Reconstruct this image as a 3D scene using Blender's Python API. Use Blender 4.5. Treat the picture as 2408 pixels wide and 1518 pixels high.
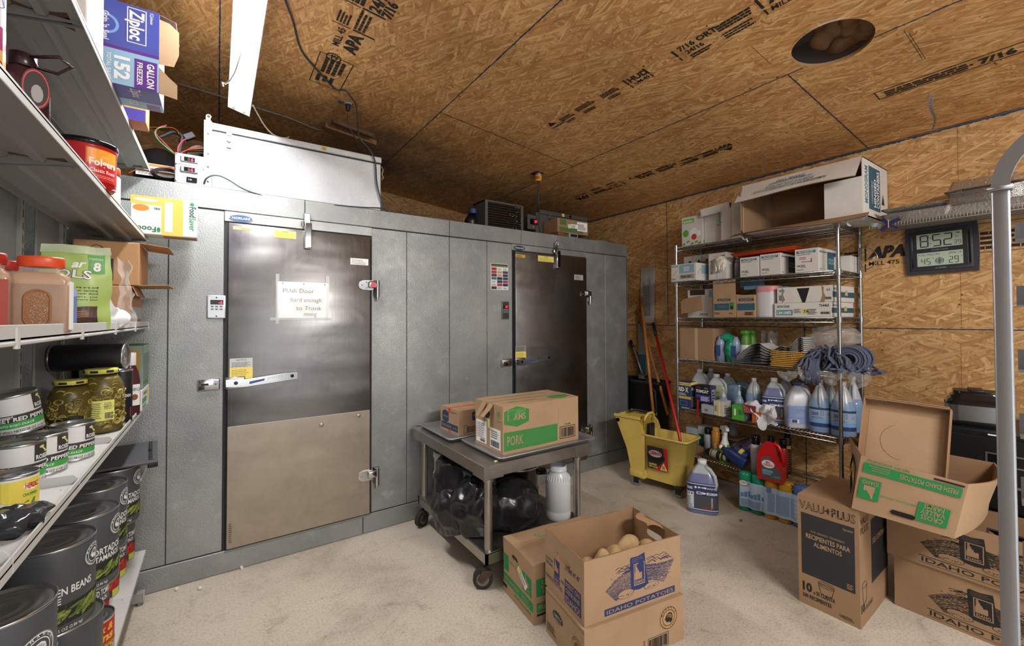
import bpy, bmesh, math, random
from mathutils import Vector, Matrix, noise
random.seed(7)
SC = bpy.context.scene
COL = SC.collection
for o in list(bpy.data.objects):
    bpy.data.objects.remove(o)
# ---------------- camera (calibrated from the photograph's vanishing points) ----------------
CAMF, CAMTH, CAMPT, CAMRL, CAMCY, CAMH = 1011.75, 0.600484, 0.0175856, -0.00364331, 730.06, 1.53
F_ = Vector((math.sin(CAMTH)*math.cos(CAMPT), math.cos(CAMTH)*math.cos(CAMPT), math.sin(CAMPT)))
R0 = Vector((math.cos(CAMTH), -math.sin(CAMTH), 0)); U0 = R0.cross(F_)
R_ = R0*math.cos(CAMRL)+U0*math.sin(CAMRL); U_ = -R0*math.sin(CAMRL)+U0*math.cos(CAMRL)
CP = Vector((0, 0, CAMH))
cd = bpy.data.cameras.new('camera'); cam = bpy.data.objects.new('camera', cd); COL.objects.link(cam)
cd.sensor_fit = 'HORIZONTAL'; cd.sensor_width = 36; cd.lens = 36*CAMF/2408
cd.shift_y = -(759-CAMCY)/2408; cd.clip_start = 0.02; cd.clip_end = 60
cam.matrix_world = Matrix(((R_.x, U_.x, -F_.x, CP.x), (R_.y, U_.y, -F_.y, CP.y), (R_.z, U_.z, -F_.z, CP.z), (0, 0, 0, 1)))
SC.camera = cam
# ---------------- light and exposure ----------------
SC.view_settings.view_transform = 'Standard'; SC.view_settings.look = 'None'
SC.view_settings.gamma = 1; SC.view_settings.use_curve_mapping = False
SC.view_settings.exposure = 0.0
w = bpy.data.worlds.new('world'); SC.world = w; w.use_nodes = True
w.node_tree.nodes['Background'].inputs[0].default_value = (1.0, 0.98, 0.95, 1)
w.node_tree.nodes['Background'].inputs[1].default_value = 0.72
def area(name, loc, tgt, sx, sy, power, col=(1, 1, 1)):
    l = bpy.data.lights.new(name, 'AREA'); l.shape = 'RECTANGLE'; l.size = sx; l.size_y = sy; l.energy = power; l.color = col
    o = bpy.data.objects.new(name, l); COL.objects.link(o); o.location = loc
    d = Vector(tgt)-Vector(loc); o.rotation_euler = d.to_track_quat('-Z', 'Y').to_euler(); return o
area('ceiling_fill_rear', (1.6, -1.3, 2.7), (1.9, 0.6, 0.6), 1.2, 0.3, 85, (1, 0.97, 0.93))  # unseen fill light added behind the camera at ceiling height
area('soft_fill_rear', (-0.2, -2.6, 1.5), (2.4, 1.6, 1.1), 3.0, 2.4, 30, (0.97, 0.98, 1))  # added soft fill from behind the camera, no doorway stands there
TUBE_POWER = 200.0

# ---------------- pixel helper: where the ray of a photo pixel meets a real plane ----------------
def ray(x, y): return F_+R_*((x-1204)/CAMF)-U_*((y-CAMCY)/CAMF)
def PX(x, y, ax, v):
    d = ray(x, y); i = 'xyz'.index(ax); return CP+d*((v-CP[i])/d[i])

# ---------------- materials ----------------
def lin(h):
    if not isinstance(h, str): return tuple(h)+(1,)
    c = [int(h[i:i+2], 16)/255 for i in (0, 2, 4)]
    return tuple((x/12.92 if x <= .04045 else ((x+.055)/1.055)**2.4) for x in c)+(1,)
MATS = {}
class NT:
    def __init__(s, name):
        s.m = bpy.data.materials.new(name); s.m.use_nodes = True; s.t = s.m.node_tree; s.b = s.t.nodes['Principled BSDF']
    def n(s, typ, **kw):
        o = s.t.nodes.new('ShaderNode'+typ)
        for k, v in kw.items():
            if k.startswith('i_'):
                o.inputs[int(k[2:]) if k[2:].isdigit() else k[2:].replace('_', ' ')].default_value = v
            else: setattr(o, k, v)
        return o
    def l(s, a, ai, b, bi): s.t.links.new(a.outputs[ai], b.inputs[bi])
    def math(s, op, a, b=None, clamp=False):
        o = s.n('Math', operation=op, use_clamp=clamp)
        for i, q in enumerate((a, b)):
            if q is None: continue
            if isinstance(q, (int, float)): o.inputs[i].default_value = q
            else: s.l(q[0], q[1], o, i)
        return (o, 0)
    def mix(s, fac, a, b, blend='MIX'):
        o = s.n('MixRGB', blend_type=blend)
        for i, q in enumerate((fac, a, b)):
            if isinstance(q, (int, float)): o.inputs[i].default_value = q
            elif isinstance(q[0], bpy.types.Node): s.l(q[0], q[1], o, i)
            else: o.inputs[i].default_value = q
        return (o, 0)
    def ramp(s, src, stops):
        o = s.n('ValToRGB'); e = o.color_ramp.elements
        e[0].position, e[0].color = stops[0][0], stops[0][1]; e[1].position, e[1].color = stops[-1][0], stops[-1][1]
        for p, c in stops[1:-1]:
            q = e.new(p); q.color = c
        s.l(src[0], src[1], o, 0); return (o, 0)
    def bump(s, h, st, dist=.01):
        o = s.n('Bump'); o.inputs['Strength'].default_value = st; o.inputs['Distance'].default_value = dist
        s.l(h[0], h[1], o, 'Height'); s.t.links.new(o.outputs[0], s.b.inputs['Normal']); return o
    def setc(s, q): s.t.links.new(q[0].outputs[q[1]], s.b.inputs['Base Color'])
    def obj(s): return (s.n('TexCoord'), 3)
    def map(s, q, sc=(1, 1, 1), rot=(0, 0, 0)):
        o = s.n('Mapping'); o.inputs['Scale'].default_value = sc; o.inputs['Rotation'].default_value = rot
        s.l(q[0], q[1], o, 0); return (o, 0)
    def noise(s, q, scale, detail=3, rough=.5, dist=0):
        o = s.n('TexNoise'); o.inputs['Scale'].default_value = scale; o.inputs['Detail'].default_value = detail
        o.inputs['Roughness'].default_value = rough; o.inputs['Distortion'].default_value = dist
        s.l(q[0], q[1], o, 0); return (o, 0)
def mat(col, rough=.5, metal=0, emit=0, alpha=1, trans=0, bumpn=None, name=None, var=0, coat=0, ior=1.45, spec=.5):
    key = (col, rough, metal, emit, alpha, trans, bumpn, var, coat)
    if key in MATS: return MATS[key]
    t = NT(name or 'm_%s' % (col if isinstance(col, str) else 'c')); b = t.b; c = lin(col)
    b.inputs['Base Color'].default_value = c; b.inputs['Roughness'].default_value = rough; b.inputs['Metallic'].default_value = metal
    b.inputs['IOR'].default_value = ior; b.inputs['Specular IOR Level'].default_value = spec
    if emit: b.inputs['Emission Color'].default_value = c; b.inputs['Emission Strength'].default_value = emit
    if alpha < 1: b.inputs['Alpha'].default_value = alpha
    if trans: b.inputs['Transmission Weight'].default_value = trans
    if coat: b.inputs['Coat Weight'].default_value = coat
    if var:
        q = t.noise(t.obj(), 9, 4, .6)
        t.setc(t.mix(1, c, t.ramp(q, [(.3, (1-var,)*3+(1,)), (.7, (1, 1, 1, 1))]), 'MULTIPLY'))
    if bumpn: t.bump(t.noise(t.obj(), bumpn[0], 3), bumpn[1], .005)
    MATS[key] = t.m; return t.m

def osb(name, ax, tone=1.0, stains_and_shade=False):
    t = NT(name); tc = t.obj(); sx = t.n('SeparateXYZ'); t.l(tc[0], tc[1], sx, 0)
    cb = t.n('CombineXYZ'); t.l(sx, ax[0], cb, 0); t.l(sx, ax[1], cb, 1); base = (cb, 0)
    wn = t.noise(base, 9, 2); wv = t.n('VectorMath', operation='MULTIPLY_ADD'); t.t.links.new(wn[0].outputs[1], wv.inputs[0])
    wv.inputs[1].default_value = (.03, .03, 0); t.l(base[0], base[1], wv, 2); co = (wv, 0)
    pal = [(.12, lin('a27040')), (.38, lin('b98a56')), (.6, lin('c69962')), (.85, lin('d4ac76')), (1, lin('e0bf90'))]
    cur = None; hgt = None
    for i, (a, L, W, th) in enumerate([(.25, .14, .038, 0), (1.2, .12, .028, .5), (-.55, .16, .026, .5), (.8, .12, .02, .6), (-1.0, .14, .022, .66), (.1, .19, .019, .55), (1.5, .09, .018, .75), (-.3, .15, .015, .62), (.45, .12, .013, .66)]):
        r = t.map(co, (1, 1, 1), (0, 0, a)); mp = t.map(r, (1/L, 1/W, 1))
        v = t.n('TexVoronoi', voronoi_dimensions='2D'); v.inputs['Scale'].default_value = 1; t.l(mp[0], 0, v, 0)
        sp = t.n('SeparateColor'); t.l(v, 1, sp, 0)
        g = t.noise(t.map(r, (16, 300, 1)), 1, 3, .7)
        cc = t.ramp(t.math('ADD', t.math('MULTIPLY', (sp, 1), .68), t.math('MULTIPLY', g, .45)), pal); cc = t.mix(1, cc, t.ramp((v, 0), [(.38, (1, 1, 1, 1)), (.62, (.8, .76, .7, 1))]), 'MULTIPLY')
        if cur is None: cur = cc; hgt = (sp, 2)
        else:
            m = t.math('GREATER_THAN', (sp, 0), th)
            cur = t.mix(m, cur, cc); hgt = t.mix(m, hgt, (sp, 2))
    n1 = t.noise(base, 1.3, 4, .6)
    cur = t.mix(1, cur, t.ramp(n1, [(.3, (.74, .72, .70, 1)), (.65, (1, 1, 1, 1))]), 'MULTIPLY')
    sp2 = t.noise(t.map(co, (60, 25, 1)), 1, 2)
    cur = t.mix(t.ramp(sp2, [(.7, (0, 0, 0, 1)), (.76, (.6, .6, .6, 1))]), cur, lin('5c3413'))
    if stains_and_shade:   # grey mildew staining over the freezer, with the light fixture's shade painted in
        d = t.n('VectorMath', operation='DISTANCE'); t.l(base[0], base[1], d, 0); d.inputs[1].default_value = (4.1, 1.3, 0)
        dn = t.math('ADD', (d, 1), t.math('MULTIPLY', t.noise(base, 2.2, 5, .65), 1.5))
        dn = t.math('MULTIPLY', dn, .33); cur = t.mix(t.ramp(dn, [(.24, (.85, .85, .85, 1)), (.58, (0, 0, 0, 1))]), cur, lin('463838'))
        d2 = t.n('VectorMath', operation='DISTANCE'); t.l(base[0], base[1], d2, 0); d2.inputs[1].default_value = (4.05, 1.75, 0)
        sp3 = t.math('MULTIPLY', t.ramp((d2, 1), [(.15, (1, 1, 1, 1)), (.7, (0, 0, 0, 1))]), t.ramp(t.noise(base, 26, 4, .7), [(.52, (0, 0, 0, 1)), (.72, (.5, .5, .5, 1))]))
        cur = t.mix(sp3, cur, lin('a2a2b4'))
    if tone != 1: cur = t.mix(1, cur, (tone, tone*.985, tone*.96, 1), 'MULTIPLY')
    t.setc(cur); t.b.inputs['Roughness'].default_value = .62; t.bump(hgt, .35, .002); return t.m

def stucco(name, col='a2a4a2', rough=.44, metal=.62, st=.4):
    t = NT(name); tc = t.obj(); t.b.inputs['Metallic'].default_value = metal
    n = t.noise(tc, 150, 2, .5); big = t.noise(tc, 1.6, 5, .6, .3); mid = t.noise(tc, 7, 5, .7)
    c = t.mix(1, lin(col), t.ramp(big, [(.3, (.66, .67, .69, 1)), (.62, (1, 1, 1, 1))]), 'MULTIPLY')
    c = t.mix(t.ramp(mid, [(.58, (0, 0, 0, 1)), (.74, (.38, .38, .38, 1))]), c, lin('c9cdd0'))
    t.setc(c); r = t.ramp(mid, [(.3, (rough-.05,)*3+(1,)), (.75, (rough+.22,)*3+(1,))]); t.t.links.new(r[0].outputs[0], t.b.inputs['Roughness'])
    t.bump(n, st, .004); return t.m

def steel(name, col='868483', rough=.3, wave=.35, vert=True, wx=1.2):
    t = NT(name); tc = t.obj(); t.b.inputs['Metallic'].default_value = 1
    br = t.noise(t.map(tc, (260, 260, 5) if vert else (5, 5, 260)), 1, 2)
    sm = t.noise(tc, 4.5, 6, .7, .6); wv = t.noise(t.map(tc, (wx, wx, 5.2)), 1, 1.5, .4)
    c = t.mix(1, lin(col), t.ramp(sm, [(.3, (.78, .77, .78, 1)), (.7, (1, 1, 1, 1))]), 'MULTIPLY'); t.setc(c)
    rr = t.math('ADD', t.math('MULTIPLY', sm, .22), t.math('ADD', t.math('MULTIPLY', br, .12), rough-.14))
    t.t.links.new(rr[0].outputs[0], t.b.inputs['Roughness'])
    o1 = t.n('Bump'); o1.inputs['Strength'].default_value = wave; o1.inputs['Distance'].default_value = .035; t.l(wv[0], 0, o1, 'Height')
    o2 = t.n('Bump'); o2.inputs['Strength'].default_value = .05; o2.inputs['Distance'].default_value = .002; t.l(br[0], 0, o2, 'Height'); t.l(o1, 0, o2, 'Normal')
    t.t.links.new(o2.outputs[0], t.b.inputs['Normal']); return t.m

def concrete():
    t = NT('concrete'); tc = t.obj()
    a = t.noise(tc, 1.1, 6, .62, .4); b = t.noise(tc, 6, 8, .75, .6); f = t.noise(tc, 90, 5, .8)
    c = t.ramp(a, [(.25, lin('8b8174')), (.38, lin('ada294')), (.5, lin('c3b8a9')), (.8, lin('cfc5b6'))])
    c = t.mix(1, c, t.ramp(b, [(.32, (.7, .68, .66, 1)), (.42, (.94, .93, .92, 1)), (.5, (1, 1, 1, 1))]), 'MULTIPLY')
    c = t.mix(1, c, t.ramp(f, [(.38, (.68, .65, .61, 1)), (.5, (1, 1, 1, 1))]), 'MULTIPLY')
    s = t.noise(t.map(tc, (5, 16, 1), (0, 0, .9)), 1, 6, .8, .5)
    c = t.mix(t.ramp(s, [(.64, (0, 0, 0, 1)), (.72, (.5, .5, .5, 1))]), c, lin('6f665c'))
    sc = t.noise(t.map(tc, (9, 60, 1), (0, 0, .5)), 1, 4, .6, 1.5)
    c = t.mix(t.ramp(sc, [(.69, (0, 0, 0, 1)), (.71, (.55, .55, .55, 1))]), c, lin('5f564c'))
    t.setc(c); t.b.inputs['Roughness'].default_value = .58; t.bump(b, .12, .01); return t.m

def cardboard(name, col='a88a6c', st=.12):
    t = NT(name); tc = t.obj(); n = t.noise(tc, 4, 5, .6); f = t.noise(t.map(tc, (30, 30, 320)), 1, 2)
    c = t.mix(1, lin(col), t.ramp(n, [(.3, (.86, .84, .82, 1)), (.65, (1, 1, 1, 1))]), 'MULTIPLY')
    c = t.mix(.25, c, t.mix(1, c, t.ramp(f, [(.3, (.8, .8, .8, 1)), (.7, (1.05, 1.05, 1.05, 1))]), 'MULTIPLY'))
    t.setc(c); t.b.inputs['Roughness'].default_value = .78; t.b.inputs['Specular IOR Level'].default_value = .25
    t.bump(t.noise(tc, 14, 3), st, .004); return t.m
def woodm(name, col, col2, sc=(30, 30, 2.5)):
    t = NT(name); n = t.noise(t.map(t.obj(), sc), 1, 4, .6, .8)
    t.setc(t.ramp(n, [(.3, lin(col)), (.7, lin(col2))])); t.b.inputs['Roughness'].default_value = .4; return t.m

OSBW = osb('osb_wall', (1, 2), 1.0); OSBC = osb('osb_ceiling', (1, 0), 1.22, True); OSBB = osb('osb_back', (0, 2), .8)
STUC = stucco('embossed_steel'); STUCD = stucco('embossed_steel_top', '9a9c9a', .46, .62)
DOORM = steel('brushed_steel_door'); SS = steel('cart_steel', 'b3aea8', .34, .05, False)
CONC = concrete(); CARD = cardboard('cardboard'); CARDL = cardboard('cardboard_light', 'ad8f70'); CARDD = cardboard('cardboard_dark', '9a7b5e'); CARDW = cardboard('cardboard_white', 'cfcac4')
CARDI = cardboard('cardboard_inside', '9d7c5d'); FLUTE = cardboard('cardboard_edge', '8d6a48', .3)
CHROME = mat('c8c8ca', .12, 1, name='chrome'); WIREM = mat('a9a8a6', .22, 1, name='chrome_wire'); ALU = mat('b4b5b9', .42, .9, name='aluminium', bumpn=(40, .08))
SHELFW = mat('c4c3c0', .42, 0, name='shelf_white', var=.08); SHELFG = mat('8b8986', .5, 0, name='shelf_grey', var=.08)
BLK = mat('17171a', .45, name='black_plastic'); BLKG = mat('101012', .12, name='black_gloss'); RUB = mat('2a2724', .8, name='rubber')
INK = mat('1c1b1c', .7, name='black_ink'); BLUEINK = mat('27305f', .7, name='blue_ink'); GRNINK = mat('2c8d4a', .7, name='green_ink'); TEALINK = mat('2f5264', .7, name='teal_ink')
WHT = mat('e9e8e6', .5, name='white_print'); PAPER = mat('eceae6', .7, name='paper'); YEL = mat('e8d26a', .6, name='yellow_label')
# ---------------- mesh builder ----------------
TXT = {}
def textmesh(s, bold=0.0):
    k = (s, bold)
    if k in TXT: return TXT[k]
    c = bpy.data.curves.new('txt', 'FONT'); c.body = s; c.size = 1; c.offset = bold; c.resolution_u = 2; c.fill_mode = 'FRONT'
    o = bpy.data.objects.new('txt', c); COL.objects.link(o)
    dg = bpy.context.evaluated_depsgraph_get(); dg.update()
    me = bpy.data.meshes.new_from_object(o.evaluated_get(dg))
    vs = [tuple(v.co) for v in me.vertices]; fs = [tuple(p.vertices) for p in me.polygons]
    bpy.data.objects.remove(o); bpy.data.curves.remove(c); bpy.data.meshes.remove(me)
    if not vs: vs, fs = [(0, 0, 0), (.1, 0, 0), (.1, .1, 0)], [(0, 1, 2)]
    x0 = min(v[0] for v in vs); x1 = max(v[0] for v in vs)
    vs = [(v[0]-x0, v[1], 0) for v in vs]; TXT[k] = (vs, fs, x1-x0); return TXT[k]
def T(x=0, y=0, z=0): return Matrix.Translation((x, y, z))
def RX(a): return Matrix.Rotation(a, 4, 'X')
def RY(a): return Matrix.Rotation(a, 4, 'Y')
def RZ(a): return Matrix.Rotation(a, 4, 'Z')
def S(x, y=None, z=None): return Matrix.Diagonal((x, y if y is not None else x, z if z is not None else x, 1))
def FR(o, u, v):
    u = Vector(u).normalized(); v = Vector(v); v = (v-u*v.dot(u)).normalized(); n = u.cross(v); o = Vector(o)
    return Matrix(((u.x, v.x, n.x, o.x), (u.y, v.y, n.y, o.y), (u.z, v.z, n.z, o.z), (0, 0, 0, 1)))
def AIM(p0, p1, up=(0, 0, 1)):      # local z runs from p0 to p1
    z = (Vector(p1)-Vector(p0)).normalized(); a = Vector(up)
    if abs(z.dot(a)) > .98: a = Vector((1, 0, 0))
    x = a.cross(z).normalized(); y = z.cross(x); p = Vector(p0)
    return Matrix(((x.x, y.x, z.x, p.x), (x.y, y.y, z.y, p.y), (x.z, y.z, z.z, p.z), (0, 0, 0, 1)))
class MB:
    fine = False
    def __init__(s): s.v = []; s.f = []; s.m = []; s.sm = []; s.mats = []
    def mi(s, mt):
        if mt not in s.mats: s.mats.append(mt)
        return s.mats.index(mt)
    def add(s, mt, vs, fs, M=None, smooth=False):
        b = len(s.v); i = s.mi(mt)
        s.v += [tuple(M @ Vector(v)) for v in vs] if M is not None else [tuple(v) for v in vs]
        s.f += [tuple(b+k for k in f) for f in fs]; s.m += [i]*len(fs); s.sm += [smooth]*len(fs); return s
    def box(s, mt, a, b, M=None, bev=0, seg=1):
        x0, y0, z0 = a; x1, y1, z1 = b
        if bev <= 0:
            return s.add(mt, [(x, y, z) for z in (z0, z1) for y in (y0, y1) for x in (x0, x1)],
                         [(0, 2, 3, 1), (4, 5, 7, 6), (0, 1, 5, 4), (2, 6, 7, 3), (0, 4, 6, 2), (1, 3, 7, 5)], M)
        bm = bmesh.new(); bmesh.ops.create_cube(bm, size=1)
        for v in bm.verts: v.co = Vector(((x0+x1)/2+v.co.x*(x1-x0), (y0+y1)/2+v.co.y*(y1-y0), (z0+z1)/2+v.co.z*(z1-z0)))
        bmesh.ops.bevel(bm, geom=bm.edges[:], offset=bev, segments=seg, affect='EDGES', profile=.5)
        return s.bm(mt, bm, M, seg > 1)
    def bm(s, mt, bm, M=None, smooth=False):
        bm.verts.index_update(); s.add(mt, [v.co[:] for v in bm.verts], [tuple(v.index for v in f.verts) for f in bm.faces], M, smooth); bm.free(); return s
    def grid(s, mt, fn, nu, nv, M=None, smooth=True, closeu=False):
        vs = [fn(i/nu, j/nv) for j in range(nv+1) for i in range(nu+(0 if closeu else 1))]; w = nu+(0 if closeu else 1)
        fs = [(j*w+i, j*w+(i+1) % w, (j+1)*w+(i+1) % w, (j+1)*w+i) for j in range(nv) for i in range(nu)]
        return s.add(mt, vs, fs, M, smooth)
    def rect(s, mt, x0, y0, x1, y1, M=None, z=.0006, n=1):
        if s.fine and n == 1:
            nu, nv = max(1, int(abs(x1-x0)/.045+.9)), max(1, int(abs(y1-y0)/.045+.9))
            if nu*nv > 1: return s.grid(mt, lambda u, v: (x0+(x1-x0)*u, y0+(y1-y0)*v, z), nu, nv, M, False)
        if n == 1: return s.add(mt, [(x0, y0, z), (x1, y0, z), (x1, y1, z), (x0, y1, z)], [(0, 1, 2, 3)], M)
        return s.grid(mt, lambda u, v: (x0+(x1-x0)*u, y0+(y1-y0)*v, z), n, n, M, False)
    def poly(s, mt, pts, M=None, z=.0006): return s.add(mt, [(p[0], p[1], z) for p in pts], [tuple(range(len(pts)))], M)
    def disc(s, mt, x, y, r, M=None, z=.0006, n=24, ry=None, r0=0):
        ry = r if ry is None else ry
        if r0: return s.add(mt, [(x+math.cos(a)*q*k, y+math.sin(a)*q*kk, z) for q, k, kk in ((1, r, ry), (1-r0, r, ry)) for a in [i*2*math.pi/n for i in range(n)]],
                            [(i, (i+1) % n, n+(i+1) % n, n+i) for i in range(n)], M)
        return s.poly(mt, [(x+math.cos(i*2*math.pi/n)*r, y+math.sin(i*2*math.pi/n)*ry) for i in range(n)], M, z)
    def text(s, mt, t, x, y, h, M=None, z=.0012, w=None, bold=.0, al='l', rot=0, sh=0):
        vs, fs, tw = textmesh(t, bold); k = h/.7; kx = k if w is None else w/max(tw, .01); W = tw*kx
        ox = {'l': 0, 'c': -W/2, 'r': -W}[al]; ca, sa = math.cos(rot), math.sin(rot); out = []
        for a in vs:
            X = a[0]*kx+ox+a[1]*k*sh; Y = a[1]*k; out.append((x+X*ca-Y*sa, y+X*sa+Y*ca, z))
        return s.add(mt, out, fs, M)
    def lines(s, mt, x0, y0, x1, y1, n, M=None, seed=1, z=.0011, fill=.45, short=.3):
        rr = random.Random(seed); st = (y1-y0)/n
        for i in range(n):
            y = y0+i*st; e = x1-(x1-x0)*rr.random()*short; x = x0
            while x < e:
                q = min(e, x+(x1-x0)*rr.uniform(.06, .2)); s.rect(mt, x, y, q, y+st*fill, M, z); x = q+(x1-x0)*.018
        return s
    def bars(s, mt, x0, y0, x1, y1, M=None, seed=3, z=.0012, bg=None):
        rr = random.Random(seed); x = x0
        if bg: s.rect(bg, x0-.003, y0-.003, x1+.003, y1+.003, M, z-.0004)
        u = (x1-x0)/60
        while x < x1:
            q = u*rr.choice((1, 1, 2, 3)); s.rect(mt, x, y0, min(x+q, x1), y1, M, z); x += q+u*rr.choice((1, 1, 2))
        return s
    def frame(s, mt, x0, y0, x1, y1, t, M=None, z=.0009):
        for a in ((x0, y0, x1, y0+t), (x0, y1-t, x1, y1), (x0, y0+t, x0+t, y1-t), (x1-t, y0+t, x1, y1-t)): s.rect(mt, *a, M, z)
        return s
    def cyl(s, mt, p0, p1, r, n=16, r2=None, M=None, caps=True, smooth=True):
        A = AIM(p0, p1); L = (Vector(p1)-Vector(p0)).length; r2 = r if r2 is None else r2
        A = A if M is None else M @ A; c = [(math.cos(i*2*math.pi/n), math.sin(i*2*math.pi/n)) for i in range(n)]
        s.add(mt, [(x*r, y*r, 0) for x, y in c]+[(x*r2, y*r2, L) for x, y in c], [(i, (i+1) % n, n+(i+1) % n, n+i) for i in range(n)], A, smooth)
        if caps:
            s.add(mt, [(x*r, y*r, 0) for x, y in c], [tuple(range(n-1, -1, -1))], A); s.add(mt, [(x*r2, y*r2, L) for x, y in c], [tuple(range(n))], A)
        return s
    def lathe(s, mt, prof, n=32, M=None, smooth=True, sx=1, sy=1, sq=0):
        def cs(i):
            a = i*2*math.pi/n; c, q = math.cos(a), math.sin(a)
            if sq: e = 2/(2+sq); c = math.copysign(abs(c)**e, c); q = math.copysign(abs(q)**e, q)
            return c, q
        c = [cs(i) for i in range(n)]; vs = [(x*r*sx, y*r*sy, z) for r, z in prof for x, y in c]
        fs = [(j*n+i, j*n+(i+1) % n, (j+1)*n+(i+1) % n, (j+1)*n+i) for j in range(len(prof)-1) for i in range(n)]
        return s.add(mt, vs, fs, M, smooth)
    def tube(s, mt, pts, r, n=8, M=None, closed=False, caps=True):
        P = [Vector(p) for p in pts]; m = len(P); rings = []; up = None
        for i in range(m):
            a = P[(i-1) % m] if closed or i > 0 else P[i]; b = P[(i+1) % m] if closed or i < m-1 else P[i]
            t = (b-a); t = t.normalized() if t.length > 1e-9 else Vector((0, 0, 1))
            if up is None: up = Vector((0, 0, 1)) if abs(t.z) < .9 else Vector((1, 0, 0))
            x = up-t*up.dot(t); x = x.normalized() if x.length > 1e-6 else t.orthogonal().normalized(); y = t.cross(x); up = x
            rr = r[i] if isinstance(r, (list, tuple)) else r
            rings += [P[i]+(x*math.cos(k*2*math.pi/n)+y*math.sin(k*2*math.pi/n))*rr for k in range(n)]
        q = m if closed else m-1
        fs = [(j*n+i, j*n+(i+1) % n, ((j+1) % m)*n+(i+1) % n, ((j+1) % m)*n+i) for j in range(q) for i in range(n)]
        if caps and not closed: fs += [tuple(range(n-1, -1, -1)), tuple((m-1)*n+i for i in range(n))]
        return s.add(mt, rings, fs, M, True)
    def prism(s, mt, poly, z0, z1, M=None, smooth=False):
        n = len(poly); vs = [(p[0], p[1], z0) for p in poly]+[(p[0], p[1], z1) for p in poly]
        return s.add(mt, vs, [(i, (i+1) % n, n+(i+1) % n, n+i) for i in range(n)]+[tuple(range(n-1, -1, -1)), tuple(range(n, 2*n))], M, smooth)
    def ball(s, mt, c, rx, ry=None, rz=None, M=None, n=16, m=10):
        ry = ry or rx; rz = rz or rx
        return s.grid(mt, lambda u, v: (c[0]+rx*math.cos(u*2*math.pi)*math.sin(v*math.pi), c[1]+ry*math.sin(u*2*math.pi)*math.sin(v*math.pi), c[2]-rz*math.cos(v*math.pi)), n, m, M, True, True)
    def warp(s, fn): s.v = [tuple(fn(Vector(v))) for v in s.v]; return s
    def xf(s, M): s.v = [tuple(M @ Vector(v)) for v in s.v]; return s
    def build(s, name, parent=None, M=None, weld=False):
        me = bpy.data.meshes.new(name); me.from_pydata(s.v, [], s.f)
        for q in s.mats: me.materials.append(q)
        me.polygons.foreach_set('material_index', s.m); me.polygons.foreach_set('use_smooth', s.sm); me.update()
        o = bpy.data.objects.new(name, me); COL.objects.link(o)
        if parent: o.parent = parent
        if M is not None: o.matrix_world = M if not parent else M
        return o
def tag(o, label=None, cat=None, group=None, kind=None):
    if label: o['label'] = label
    if cat: o['category'] = cat
    if group: o['group'] = group
    if kind: o['kind'] = kind
    return o
def thing(name, label, cat, M=None, group=None):
    o = bpy.data.objects.new(name, None); COL.objects.link(o); o.empty_display_size = .05
    if M is not None: o.matrix_world = M
    return tag(o, label, cat, group)
def part(mb, name, parent, label=None):
    o = mb.build(name, parent)
    if label: o['label'] = label
    return o
def kids(o): return [c for c in bpy.data.objects if c.parent == o]
def dup(root, M, label=None, group=None):
    r = root.copy(); COL.objects.link(r); r.matrix_world = M
    if label: r['label'] = label
    if group: r['group'] = group
    for ch in kids(root):
        c = ch.copy(); COL.objects.link(c); c.parent = r
        for g in kids(ch):
            d = g.copy(); COL.objects.link(d); d.parent = c
    return r
def struct(mb, name): return tag(mb.build(name), kind='structure')
def soft(M, amp, sc, seed=0):
    return lambda v: v+amp*Vector(noise.noise_vector(v*sc+Vector((seed*3.1, seed*1.7, seed))))
# ---------------- room shell ----------------
WX, CY, BY = 3.95, 3.155, 5.02
def CZ(x): return 2.77+.1094*(3.95-x)
SEAM = mat('22405c', .7, name='blue_edge_paint', var=.4); INKS = mat('2a211b', .8, name='stamp_ink', var=.3)
f = MB(); f.box(CONC, (-1.25, -.9, -.1), (WX+.1, BY+.1, 0)); struct(f, 'floor')
# ceiling with the round duct hole, seams and printed grade stamps
c = MB(); SL = math.atan(.1094)
def cv(x, y, d=0): return (x, y, CZ(x)-d)
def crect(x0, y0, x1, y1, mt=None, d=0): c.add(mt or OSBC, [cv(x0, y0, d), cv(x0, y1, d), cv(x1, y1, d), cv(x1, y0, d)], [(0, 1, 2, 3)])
HX, HY, HR = 2.575, .868, .172
a0, b0, a1, b1 = 2.375, .668, 2.775, 1.068
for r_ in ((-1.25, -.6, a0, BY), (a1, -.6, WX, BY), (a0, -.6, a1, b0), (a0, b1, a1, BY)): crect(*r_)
N = 48; inn = []; out = []
for i in range(N):
    a = i*2*math.pi/N; cx_, sy_ = math.cos(a), math.sin(a); k = .2/max(abs(cx_), abs(sy_))
    inn.append((HX+cx_*HR, HY+sy_*HR)); out.append((HX+cx_*k, HY+sy_*k))
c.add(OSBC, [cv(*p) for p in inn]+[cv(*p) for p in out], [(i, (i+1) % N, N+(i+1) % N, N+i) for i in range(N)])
c.add(FLUTE, [cv(*p) for p in inn]+[(p[0], p[1], CZ(p[0])+.014) for p in inn], [(i, (i+1) % N, N+(i+1) % N, N+i) for i in range(N)])
def jag(mb, p0, p1, w, wn, fn, mt, seed=1):   # ragged painted seam
    rr = random.Random(seed); L = math.hypot(p1[0]-p0[0], p1[1]-p0[1]); n = max(2, int(L/.012)); ux, uy = (p1[0]-p0[0])/L, (p1[1]-p0[1])/L; A = []; B = []
    for i in range(n+1):
        t = L*i/n; w1 = w+abs(rr.gauss(0, wn)); w2 = w+abs(rr.gauss(0, wn)); x, y = p0[0]+ux*t, p0[1]+uy*t
        A.append(fn(x-uy*w1, y+ux*w1)); B.append(fn(x+uy*w2, y-ux*w2))
    mb.add(mt, A+B, [(i, i+1, n+2+i, n+1+i) for i in range(n)])
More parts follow.
